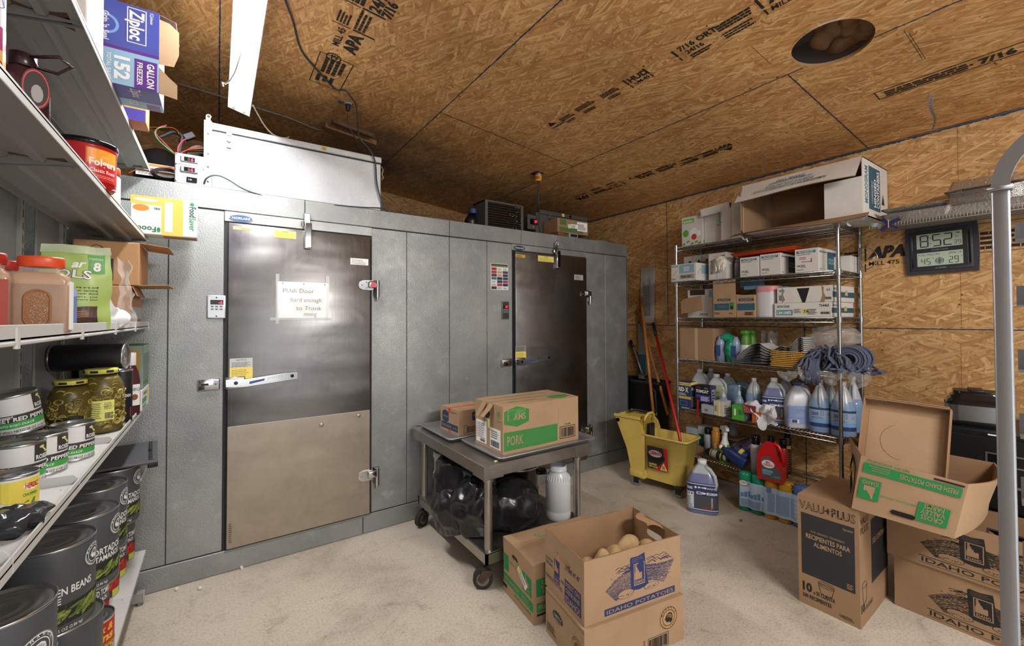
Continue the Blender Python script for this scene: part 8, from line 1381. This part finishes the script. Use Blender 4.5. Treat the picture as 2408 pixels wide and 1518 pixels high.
# red drain cleaner jug
a = YH(1783, 1841, 1026, 1122, 3.484); r = (a[0]-a[1])/2; h = a[3]-z; RDJ = mat('b3151d', .25, name='red_plastic'); o = thing('drain_cleaner_jug', 'red drain cleaner jug with a black cap on the bottom rack shelf', 'bottle', T(3.500, (a[0]+a[1])/2, z) @ RZ(-math.pi/2+.12)); 
b = MB(); out_ = [(-1, 0), (1, 0), (1, .32), (.93, .42), (.62, .5), (.42, .62), (.36, .76), (.3, .86), (-.05, .9), (-.3, .88), (-.66, .78), (-.92, .58), (-1, .42)]; b.prism(RDJ, [(x*r, y*h) for x, y in out_], -r*.42, r*.42, FR((0, 0, 0), (1, 0, 0), (0, 0, 1))); b.tube(RDJ, [(r*.2, 0, h*.86), (r*.55, 0, h*.8), (r*.82, 0, h*.66), (r*.92, 0, h*.5), (r*.9, 0, h*.36)], [r*.17, r*.16, r*.15, r*.15, r*.14], 10); part(b, 'body', o)
b = MB(); b.cyl(BLKG, (0, 0, h*.88), (0, 0, h), r*.3, 20); part(b, 'cap', o); b = MB(); M = FR((0, -r*.42, 0), (1, 0, 0), (0, 0, 1)); b.poly(mat('55565c', .4), [(-r*.62, h*.06), (r*.82, h*.06), (r*.8, h*.26), (r*.3, h*.4), (-.0, h*.56), (-r*.5, h*.52), (-r*.66, h*.44)], M, .001); b.disc(WHT, -r*.12, h*.38, r*.5, M, .0016, 24, h*.09); b.text(mat('b3151d', .5), 'MAX', -r*.12, h*.39, h*.055, M, .002, r*.34, .03, 'c'); b.text(mat('b3151d', .5), 'STRENGTH', -r*.12, h*.335, h*.045, M, .002, r*.72, .03, 'c'); b.rect(mat('6fa0b8', .4), -r*.56, h*.19, r*.25, h*.25, M, .0014); b.rect(mat('6fa0b8', .4), -r*.56, h*.14, r*.1, h*.18, M, .0014)
for k in range(12): q = k*math.pi/6; b.tube(mat('7fa5a2', .4), [(r*.5, h*.12, .0016), (r*.5+.03*math.cos(q), h*.12+.014*math.sin(q), .0016)], .0012, 4, M)
part(b, 'label', o)
can_('aerosol_can', 'red aerosol can with a black cap just behind the red jug', 1826, 1848, 1034, 3.619, z, mat('8c1f24', .35), BLKG, None, .25); can_('aerosol_can', 'tall dark aerosol can rearmost on the bottom shelf behind the red jug', 1838, 1857, 1010, 3.726, z, mat('3b2a22', .35), BLKG, lambda s, r, h: (s.rect(mat('b59a3a', .4), -r, h*.72, r, h*.8, None, .001, 6), s.lines(mat('a04a2a', .5), -r, h*.1, r, h*.65, 8, None, 4, .001, .3)), .2)
b = MB(); b.ball(mat('5a4a78', .25), (3.726, 1.852, z+.12), .07, .1, .11, n=30, m=20); b.warp(soft(None, .04, 18, 3)); tag(b.build('purple_pack'), 'crumpled purple plastic pack behind the blue bottle on the bottom shelf', 'pack')
b = MB(); b.prism(CARDD, [(0, 0), (.3, .02), (.22, .19), (.1, .14)], 0, .01, FR((3.834, 2.100, z), (0, -1, 0), (0, 0, 1))); tag(b.build('carton_flap'), 'brown carton flap slanting at the back of the bottom rack shelf', 'cardboard')
b = MB(); b.lathe(mat('8f8f90', .3), [(0, 0), (.03, .0), (.03, .1), (.05, .13), (.03, .16), (.05, .2), (.03, .23), (.025, .3), (0, .3)], 20, T(3.877, PX(1724, 1000, 'x', 3.877).y, z)); tag(b.build('ribbed_bottle'), 'grey ribbed bottle at the back of the bottom rack shelf', 'bottle')
# ---------------- on the floor by the rack ----------------
jug('degreaser_jug', 'purple DEGREASER gallon jug standing on the floor beside the mop bucket', 1605, 1668, 1085, 3.11, 0, PURP, CAPW, degr, level=.76)
# wipes pack leaning against the rack
pA, pB = PX(1731, 1194, 'z', 0), PX(1895, 1246, 'z', 0); o = thing('wipes_pack', 'shrink wrapped row of green and yellow wipes tubs leaning on the rack front', 'pack'); d_ = (pB-pA); Lp = d_.length; d_.normalize(); nrm = Vector((-.0, 0, 1)).cross(d_); HT_ = PX(1735, 1108, 'x', pA.x).z
GR_ = mat('1f8f66', .22, name='wipes_green'); YL_ = mat('c9962c', .22, name='wipes_yellow'); BL_ = mat('4d6aa8', .22); r = Lp/10
for i, m_ in enumerate((GR_, GR_, YL_, YL_, BL_)):
    c_ = pA+d_*(r*(2*i+1))+Vector((r*.85, 0, 0)); tb = MB(); tb.lathe(m_, [(0, 0), (r*.95, 0), (r*1.02, .015), (r*1.02, HT_*.93), (r*.95, HT_*.97), (r*.5, HT_), (0, HT_)], 28, T(c_.x, c_.y, .001) @ RY(.06)); part(tb, 'tub', o)
tb = MB(); WL = mat('a9bed2', .3, name='wipes_label'); Mx = FR(pA+Vector((-.006, 0, .0)), d_, (.06, 0, 1)); wv_ = lambda u: .016*abs(math.sin(u*math.pi*5))
def wl(x0, z0, x1, z1, mt, off): tb.grid(mt, lambda u, v: (x0+(x1-x0)*u, z0+(z1-z0)*v, .006+wv_((x0+(x1-x0)*u)/Lp)*1.3+off), 30, 4, Mx)
wl(Lp*.08, HT_*.14, Lp*.97, HT_*.8, WL, .0); SK_ = mat('5f7fae', .4)
tb.disc(WHT, Lp*.14, HT_*.76, .03, Mx, .03, 20, .018); tb.disc(mat('a83246', .4), Lp*.14, HT_*.76, .034, Mx, .0294, 20, .021); tb.text(NVY, 'CLOROX', Lp*.14, HT_*.745, .014, Mx, .0306, .045, .02, 'c')
for i in range(7): wl(Lp*(.1+.05*i), HT_*.4, Lp*(.14+.05*i), HT_*(.5+.03*(i % 3)), SK_, .0012)
for i in range(10): wl(Lp*.1, HT_*(.17+.019*i), Lp*(.44-.01*(i % 3)), HT_*(.178+.019*i), SK_, .0016)
for i in range(18): wl(Lp*.5, HT_*(.22+.026*i), Lp*(.9-.02*(i % 4)), HT_*(.23+.026*i), SK_, .0016)
wl(Lp*.48, HT_*.68, Lp*.55, HT_*.82, SK_, .002); part(tb, 'label', o)
# ---------------- mop bucket ----------------
MBK = thing('mop_bucket', 'yellow mop bucket with wringer on casters beside the rack', 'mop bucket', T(3.315, 2.49, 0)); YB = mat('d2b55c', .45, name='bucket_yellow', var=.14)
def lp_bx(x0, y0, x1, y1, z_, r=.04, n=6):
    P = []
    for cx_, cy_, a0 in ((x1-r, y1-r, 0), (x0+r, y1-r, 90), (x0+r, y0+r, 180), (x1-r, y0+r, 270)):
        for k in range(n): a = math.radians(a0+90*k/(n-1)); P.append((cx_+math.cos(a)*r, cy_+math.sin(a)*r, z_))
    return P
def loft(s, mt, L, M=None, cap=True, smooth=True):
    n = len(L[0]); s.add(mt, sum(L, []), [(j*n+i, j*n+(i+1) % n, (j+1)*n+(i+1) % n, (j+1)*n+i) for j in range(len(L)-1) for i in range(n)], M, smooth)
    if cap: s.add(mt, L[0], [tuple(range(n-1, -1, -1))], M)
b = MB(); hw = .15       # local x across, local y along; low deep tub at -y end, high wringer hopper at +y end
M = RZ(math.radians(9)) @ S(.88, 1, 1)
loft(b, YB, [lp_bx(-.12, -.26, .12, .1, .09), lp_bx(-.15, -.31, .15, .12, .47), lp_bx(-.168, -.33, .168, .13, .475), lp_bx(-.168, -.33, .168, .13, .49), lp_bx(-.15, -.312, .15, .115, .488), lp_bx(-.12, -.25, .12, .08, .12)], M); b.add(YB, [tuple(p) for p in lp_bx(-.12, -.25, .12, .08, .12)], [tuple(range(24))], M)
b.prism(YB, [(.06, .12), (.2, .16), (.24, .33), (.36, .6), (.37, .62), (.36, .625), (.2, .615), (.12, .60), (.08, .56), (.06, .5)], -.168, -.162, M @ FR((0, 0, 0), (0, 1, 0), (0, 0, 1))); b.prism(YB, [(.06, .12), (.2, .16), (.24, .33), (.36, .6), (.37, .62), (.36, .625), (.2, .615), (.12, .60), (.08, .56), (.06, .5)], .162, .168, M @ FR((0, 0, 0), (0, 1, 0), (0, 0, 1)))
b.add(YB, [(-.165, .2, .16), (.165, .2, .16), (.165, .24, .33), (-.165, .24, .33), (.165, .365, .62), (-.165, .365, .62)], [(0, 1, 2, 3), (3, 2, 4, 5)], M); b.box(YB, (-.17, .06, .08), (.17, .22, .16), M, .02, 2)
for s_ in (-1, 1): b.box(YB, (s_*.17-.012, .1, .605), (s_*.17+.012, .37, .63), M, .004)
part(b, 'tub', MBK)
b = MB(); GRY_ = mat('b29438', .5); 
for i in range(9): b.box(GRY_, (-.14+i*.033, .105, .4), (-.13+i*.033, .112, .6), M @ T(0, 0, 0))
for i in range(7):
    b.box(GRY_, (-.15, .1, .38+i*.03), (.14, .108, .385+i*.03), M)
for i in range(9): b.box(YB, (-.14+i*.033, .2, .5), (-.13+i*.033, .33, .6), M)
b.tube(YB, [(-.1, .095, .58), (-.1, .08, .63), (-.06, .075, .655), (.03, .075, .655), (.07, .08, .63), (.07, .095, .58)], .012, 8, M); part(b, 'wringer', MBK, 'lattice press wringer')
b = MB(); b.tube(BLK, [(.17, .1, .62), (.1, .28, .64), (.0, .3, .642)], .014, 8, M); b.box(BLK, (-.05, .06, .1), (.05, .09, .56), M, .004); b.cyl(BLKG, (-.175, .33, .575), (-.155, .33, .575), .018, 14, M=M); part(b, 'wringer_frame', MBK, 'black frame and knob')
b = MB(); Ml = M @ FR((-.158, .03, .2), (0, -1, 0), (-.075, 0, 1)); b.rect(mat('2a211f', .4), 0, 0, .19, .2, Ml, .002); b.poly(mat('a51e26', .4), [(.05, 0), (.19, 0), (.19, .2), (.15, .2), (.165, .1), (.12, .05)], Ml, .0026); b.disc(mat('121214', .4), .075, .115, .078, Ml, .0032, 24, .05); b.disc(mat('9fa3a8', .4), .075, .14, .062, Ml, .0038, 24, .03); b.text(mat('a51e26', .5), 'LIBMAN', .075, .13, .03, Ml, .0044, .105, .04, 'c', 0, .1); b.text(YEL, 'CAUTION', .01, .035, .016, Ml, .004, .075, .03); b.text(YEL, 'WET FLOOR', .01, .014, .014, Ml, .004, .085, .02); b.poly(mat('d8c070', .5), [(.115, .008), (.185, .008), (.15, .075)], Ml, .0038); b.text(INK, 'N', .14, .018, .03, Ml, .0044, .018, .03); part(b, 'sticker', MBK, 'red and black sticker')
for x, y in ((-.13, .15), (.13, .15), (-.12, -.24), (.12, -.24)):
    b = MB(); b.box(BLK, (x-.03, y-.035, .075), (x+.03, y+.035, .095), M, .006); b.box(BLK, (x-.02, y-.02, .03), (x-.016, y+.03, .08), M); b.cyl(mat('77746f', .6), (x-.014, y+.01, .038), (x+.014, y+.01, .038), .037, 20, M=M); part(b, 'caster', MBK)
def pole(nm, lab, pts, r, mt, cat='handle', grip=None, extra=None, o=None):
    b = MB(); b.tube(mt, pts, r, 12); o = thing(nm, lab, cat); part(b, 'shaft', o)
    if grip: g = MB(); g.tube(grip[0], [Vector(pts[-1])+(Vector(pts[-2])-Vector(pts[-1])).normalized()*grip[1], pts[-1]], grip[2], 12); part(g, 'grip', o)
    if extra: part(extra[1], extra[0], o)
WD = woodm('broom_wood', '9c6428', 'b87c38', (40, 40, 3)); RM = mat('a8181c', .3, name='red_handle')
b0_ = MB(); b0_.ball(mat('8b8680', .9, bumpn=(150, .6)), PX(1600, 1045, 'x', 3.36)-Vector((0, 0, .2)), .06, .07, .06, n=20, m=12); b0_.warp(soft(None, .015, 30, 2))
pole('mop', 'mop with a bright red handle and black grip standing in the yellow bucket', [PX(1600, 1040, 'x', 3.36)-Vector((0, 0, .2)), PX(1599, 1030, 'x', 3.36), PX(1565, 880, 'x', 3.63), PX(1536, 760, 'x', 3.9)], .0135, RM, 'mop', (BLK, .17, .017), ('mop_head', b0_))
pole('broom', 'pale wooden pole leaning against the wall, tallest behind the bucket', [PX(1537, 975, 'x', 3.62), PX(1522, 830, 'x', 3.78), PX(1507, 699, 'x', 3.92)], .015, WD, 'pole'); pole('broom', 'second wooden pole crossing behind the tall one', [PX(1571, 975, 'x', 3.7), PX(1530, 830, 'x', 3.82), PX(1500, 729, 'x', 3.925)], .014, WD, 'pole')
pole('broom', 'grey metal pole with a black grip leaning in the corner behind the bin', [PX(1511, 880, 'x', 3.86), PX(1499, 845, 'x', 3.9), PX(1483, 800, 'x', 3.92)], .012, mat('a3a2a4', .3, .6), 'pole', (BLK, .09, .015))
pole('dustpan', 'dark metal rod with a black curved grip in front of the black bin', [PX(1545, 985, 'x', 3.66), PX(1541, 920, 'x', 3.72), PX(1519, 884, 'x', 3.74)], .011, mat('30333c', .4), 'dustpan', (BLK, .12, .022))
# black bin in the corner gap
BN = thing('waste_bin', 'tall black plastic waste bin in the gap beside the cooler', 'bin', T(3.83, 3.02, 0)); b = MB(); loft(b, mat('1a1a1c', .4, name='bin_black', var=.2), [lp_bx(-.105, -.2, .09, .27, 0, .03), lp_bx(-.115, -.225, .095, .3, .83, .03), lp_bx(-.125, -.235, .1, .31, .835, .03), lp_bx(-.125, -.235, .1, .31, .87, .03), lp_bx(-.11, -.215, .09, .29, .865, .03), lp_bx(-.1, -.2, .085, .27, .3, .03)]); part(b, 'body', BN)
b = MB(); b.box(mat('a39c96', .6), (-.006, -.09, 0), (.006, .09, .62), T(3.925, 3.085, 1.47) @ RY(.03), .001); b.lines(mat('5a6a74', .6), .05, -.05, .5, .05, 5, FR((3.917, 3.085, 1.5), (0, 0, 1), (0, 1, 0)), 4, .004, .4); tag(b.build('flat_carton'), 'flattened pale carton hanging on the wall right of the cooler', 'cardboard')
b = MB(); b.box(mat('8d8880', .6), (3.91, 3.1, .85), (3.935, 3.2, 1.46)); b.rect(mat('2f5a64', .6), -3.2, .9, -3.1, 1.12, FR((3.909, 0, 0), (0, -1, 0), (0, 0, 1))); tag(b.build('flat_carton'), 'narrow pale board standing in the corner below the hanging carton', 'cardboard')
# ---------------- wall clock ----------------
ya, yb, za, zb = .905, .565, 1.815, 2.135; CLK = thing('wall_clock', 'dark grey digital weather clock reading 8:52 on the OSB wall', 'clock', FR((3.944, ya, za), (0, -1, 0), (0, 0, 1)) @ RZ(.018)); W_, H_ = ya-yb, zb-za
DG = mat('34343a', .45, name='clock_grey'); LCD = mat('a9b5a2', .25, name='lcd'); SEG = mat('1b1b22', .4)
b = MB(); pr = [(0+.01*math.sin(math.pi*k/8)*-1, H_*k/8) for k in range(9)]; P = [(-.006*math.sin(math.pi*k/8), H_*k/8) for k in range(9)]+[(W_+.006*math.sin(math.pi*k/8), H_*k/8) for k in range(8, -1, -1)]; b.prism(DG, P[::-1], 0, .018); b.box(DG, (W_*.06, H_*.07, .018), (W_*.94, H_*.9, .024), None, .004, 2)
b.box(mat('2a2a2e', .4), (W_*.13, H_*.12, .024), (W_*.87, H_*.87, .026)); 
for x in (.1, .9): b.add(BLKG, [(W_*(x-.012), H_*.12, .0262), (W_*(x+.012), H_*.18, .0262), (W_*(x+.012), H_*.78, .0262), (W_*(x-.012), H_*.84, .0262)], [(0, 1, 2, 3)])
b.text(mat('9a9ca0', .5), 'LA CROSSE', W_*.5, H_*.1, .008, None, .0268, .05, .01, 'c'); b.text(mat('9a9ca0', .5), 'ATOMIC CLOCK', W_*.5, H_*.475, .007, None, .0268, .08, .01, 'c'); part(b, 'case', CLK)
def seg7(s, d, x, y, w_, h_, t_, z_=.0285):
    on = {'0': 'abcdef', '1': 'bc', '2': 'abged', '3': 'abgcd', '4': 'fgbc', '5': 'afgcd', '6': 'afgedc', '7': 'abc', '8': 'abcdefg', '9': 'abcdfg'}[d]; g = t_*.18
    G = {'a': [(x+g, y+h_), (x+w_-g, y+h_), (x+w_-t_-g, y+h_-t_), (x+t_+g, y+h_-t_)], 'd': [(x+t_+g, y+t_), (x+w_-t_-g, y+t_), (x+w_-g, y), (x+g, y)], 'g': [(x+t_*.7, y+h_/2+t_/2), (x+w_-t_*.7, y+h_/2+t_/2), (x+w_-t_*.7, y+h_/2-t_/2), (x+t_*.7, y+h_/2-t_/2)],
         'f': [(x, y+h_-g), (x+t_, y+h_-t_-g), (x+t_, y+h_/2+t_/2), (x, y+h_/2+g)], 'b': [(x+w_, y+h_-g), (x+w_, y+h_/2+g), (x+w_-t_, y+h_/2+t_/2), (x+w_-t_, y+h_-t_-g)], 'e': [(x, y+g), (x, y+h_/2-g), (x+t_, y+h_/2-t_/2), (x+t_, y+t_+g)], 'c': [(x+w_, y+g), (x+w_-t_, y+t_+g), (x+w_-t_, y+h_/2-t_/2), (x+w_, y+h_/2-g)]}
    for k in on: s.poly(SEG, G[k], None, z_)
b = MB(); b.box(LCD, (W_*.17, H_*.53, .026), (W_*.81, H_*.83, .028)); X0 = W_*.21
for d, x in (('8', .22), ('5', .4), ('2', .555)): seg7(b, d, W_*x, H_*.555, W_*.125, H_*.25, .0062)
for y in (.62, .74): b.disc(SEG, W_*.372, H_*y, .0028, None, .0285, 8)
for d, x in (('3', .695), ('9', .75)): seg7(b, d, W_*x, H_*.56, W_*.042, H_*.085, .0022)
b.text(SEG, 'AM', W_*.73, H_*.775, .008, None, .0285, None, .02); b.disc(SEG, W_*.74, H_*.71, .007, None, .0285, 12, None, .2); part(b, 'time_display', CLK)
b = MB(); b.box(LCD, (W_*.17, H_*.16, .026), (W_*.81, H_*.44, .028)); b.text(SEG, 'FULL MOON', W_*.19, H_*.375, .013, None, .0285, W_*.3, -.01); b.text(SEG, 'JAN/ 14', W_*.62, H_*.375, .014, None, .0285, W_*.17, -.01)
for t_, x in (('45', .23), ('29', .62)):
    for i, d in enumerate(t_): seg7(b, d, W_*(x+.075*i), H_*.19, W_*.055, H_*.13, .0032)
b.disc(mat('4a5560', .4), W_*.49, H_*.255, .021, None, .0285, 24); [b.disc(LCD, W_*.49, H_*.255, .004+.004*k, None, .0288, 20, .02, .12) for k in range(4)]; b.text(SEG, '°F', W_*.385, H_*.3, .008, None, .0285); b.text(SEG, '°F', W_*.775, H_*.3, .008, None, .0285); part(b, 'weather_display', CLK)
# ---------------- filing cabinet and food processor base ----------------
FC = thing('filing_cabinet', 'black metal filing cabinet behind the cartons at the right', 'cabinet', T(3.36, .12, 0)); KB = mat('161618', .35, name='cabinet_black', bumpn=(200, .15)); b = MB(); b.box(KB, (0, 0, 0), (.56, .515, .92), None, .004); part(b, 'body', FC)
for z0, z1 in ((.53, .895), (.13, .5)):
    d = MB(); d.box(KB, (-.02, .012, z0), (.0, .503, z1), None, .004); dd = part(d, 'drawer', FC); Md = FR((-.02, .503, z0), (0, -1, 0), (0, 0, 1)); h_ = z1-z0
    d = MB(); d.frame(mat('8f9092', .3, .8), .15, h_*.62, .36, h_*.8, .008, Md, .004); d.rect(BLKG, .158, h_*.64, .352, h_*.78, Md, .002); part(d, 'label_holder', dd); d = MB(); d.box(mat('8f9092', .3, .8), (.13, h_*.34, 0), (.38, h_*.38, .022), Md, .006, 2); part(d, 'handle', dd)
b = MB(); b.box(WHT, (.17, .905, .0), (.2, .912, .001), FR((-.001, .515, 0), (0, -1, 0), (0, 0, 1))); part(b, 'sticker', FC, 'tiny white sticker')
BLN = thing('blender_base', 'black and steel food processor base standing on the filing cabinet', 'appliance', T(3.56, .535, .92) @ RZ(math.radians(103))); b = MB(); LF = lambda z_, a_, b_: lp_bx(-a_, -b_, a_, b_, z_, min(a_, b_)*.5, 8)
loft(b, BLKG, [LF(0, .12, .1), LF(.02, .13, .11), LF(.03, .125, .105)]); loft(b, BLKG, [LF(.115, .125, .105), LF(.14, .115, .095), LF(.145, .105, .085), LF(.16, .105, .085), LF(.165, .095, .078), LF(.19, .092, .075)]); b.add(BLK, LF(.19, .092, .075), [tuple(range(32))]); b.box(BLK, (-.03, -.07, .185), (.03, .07, .2), None, .006, 2); part(b, 'housing', BLN)
b = MB(); loft(b, mat('8f9092', .25, .9), [LF(.03, .1275, .1075), LF(.115, .1275, .1075)], None, False); b.text(mat('3a3a3c', .4), 'Hamilton Beach', 0, .07, .014, FR((0, -.1075, 0), (1, 0, 0), (0, 0, 1)), .002, .12, .01, 'c'); part(b, 'steel_band', BLN, 'brushed steel band')
b = MB(); b.ball(mat('b9bcc2', .3, 0, 0, .8), (3.5, .24, 1.0), .08, .1, .09, n=24, m=16); b.warp(soft(None, .03, 16, 2)); tag(b.build('plastic_bag'), 'pale plastic bag on the filing cabinet seen through the aluminium rack', 'bag')
# ---------------- aluminium bun pan rack at the right edge ----------------
BR = thing('bun_pan_rack', 'tall aluminium sheet pan rack with rounded top at the right frame edge', 'rack'); 
pA = ray(2359, 740); t_ = .98/pA.x; pA = CP+pA*t_; vA = Vector((pA.x, pA.y, 0)); dirx = Vector((math.cos(-1.0), math.sin(-1.0), 0))
b = MB(); wv2 = .02; ztop = CP.z+(ray(2370, 440)*t_).z; yd = Vector((.6, -.8, 0)); xd = Vector((.8, .6, 0))
def barp(off, z0, z1, w_=.0195, d_=.012): M_ = FR(vA+off, Vector((.118, -.993, 0)), (0, 0, 1)); b.box(ALU, (-w_/2, z0, -d_/2), (w_/2, z1, d_/2), M_, .003, 2)
barp(Vector((0, 0, 0)), .08, ztop); ud = Vector((.118, -.993, 0))
arc = [vA+ud*(.12-.12*math.cos(a))+Vector((0, 0, ztop+.1*math.sin(a)-.0)) for a in [k*math.pi/2/10 for k in range(11)]]+[vA+ud*.45+Vector((0, 0, ztop+.1))]
n = len(arc); nrm_ = ud.cross(Vector((0, 0, 1))); rings = []
for i, p in enumerate(arc):
    t__ = (arc[min(i+1, n-1)]-arc[max(i-1, 0)]).normalized(); s_ = t__.cross(nrm_).normalized(); rings += [p+s_*.00975+nrm_*.006, p-s_*.00975+nrm_*.006, p-s_*.00975-nrm_*.006, p+s_*.00975-nrm_*.006]
b.add(ALU, rings, [(4*j+i, 4*j+(i+1) % 4, 4*(j+1)+(i+1) % 4, 4*(j+1)+i) for j in range(n-1) for i in range(4)], None, False)
b.tube(ALU, [vA+Vector((0, 0, ztop-.002))+ud*q*.0115+nrm_*w__*.010 for q, w__ in ((-1, -1), (-1, 1), (1, 1), (1, -1))], .0035, 6, None, True); part(b, 'upright', BR)
for k in range(12):
    zz = ztop-.08-k*.098
    if zz < .15: break
    r_ = MB(); M_ = FR(vA+ud*.0, ud, (0, 0, 1)); r_.box(ALU, (.014, zz-.002, -.04), (.2, zz, .0), M_); r_.box(mat('8d8e92', .45, .8), (.014, zz-.002, -.042), (.2, zz+.03, -.040), M_); part(r_, 'pan_slide', BR)
b = MB(); M_ = FR(vA, ud, (0, 0, 1)); b.box(mat('c9c5be', .4, .4), (.014, .86, -.012), (.45, .895, .014), M_, .002); b.disc(INK, .05, .877, .004, M_, .0146, 8); part(b, 'cross_brace', BR, 'pale cross brace')
rr = random.Random(6)
for i, (px_, py_) in enumerate(((415, 1388), (470, 1386), (569, 1336))):
    p = PX(px_, py_, 'z', 0); g = MB(); bm = bmesh.new(); bmesh.ops.create_icosphere(bm, subdivisions=1, radius=.012); g.bm(mat('d9d6d0', .8), bm, T(p.x, p.y, .008)); g.warp(soft(None, .006, 60, i)); tag(g.build('debris_chip'), ('white plaster chip on the floor nearest the shelving', 'white plaster chip on the floor, second from the shelving', 'tiny white chip on the floor near the left steel door')[i], 'debris')
p = PX(1742, 1224, 'z', 0); g = MB(); g.ball(mat('8a5f48', .8), (p.x, p.y, .006), .016, .01, .006); g.warp(soft(None, .006, 60, 4)); tag(g.build('debris_leaf'), 'small brown scrap on the floor left of the tall brown carton', 'debris')
bpy.context.view_layer.update()
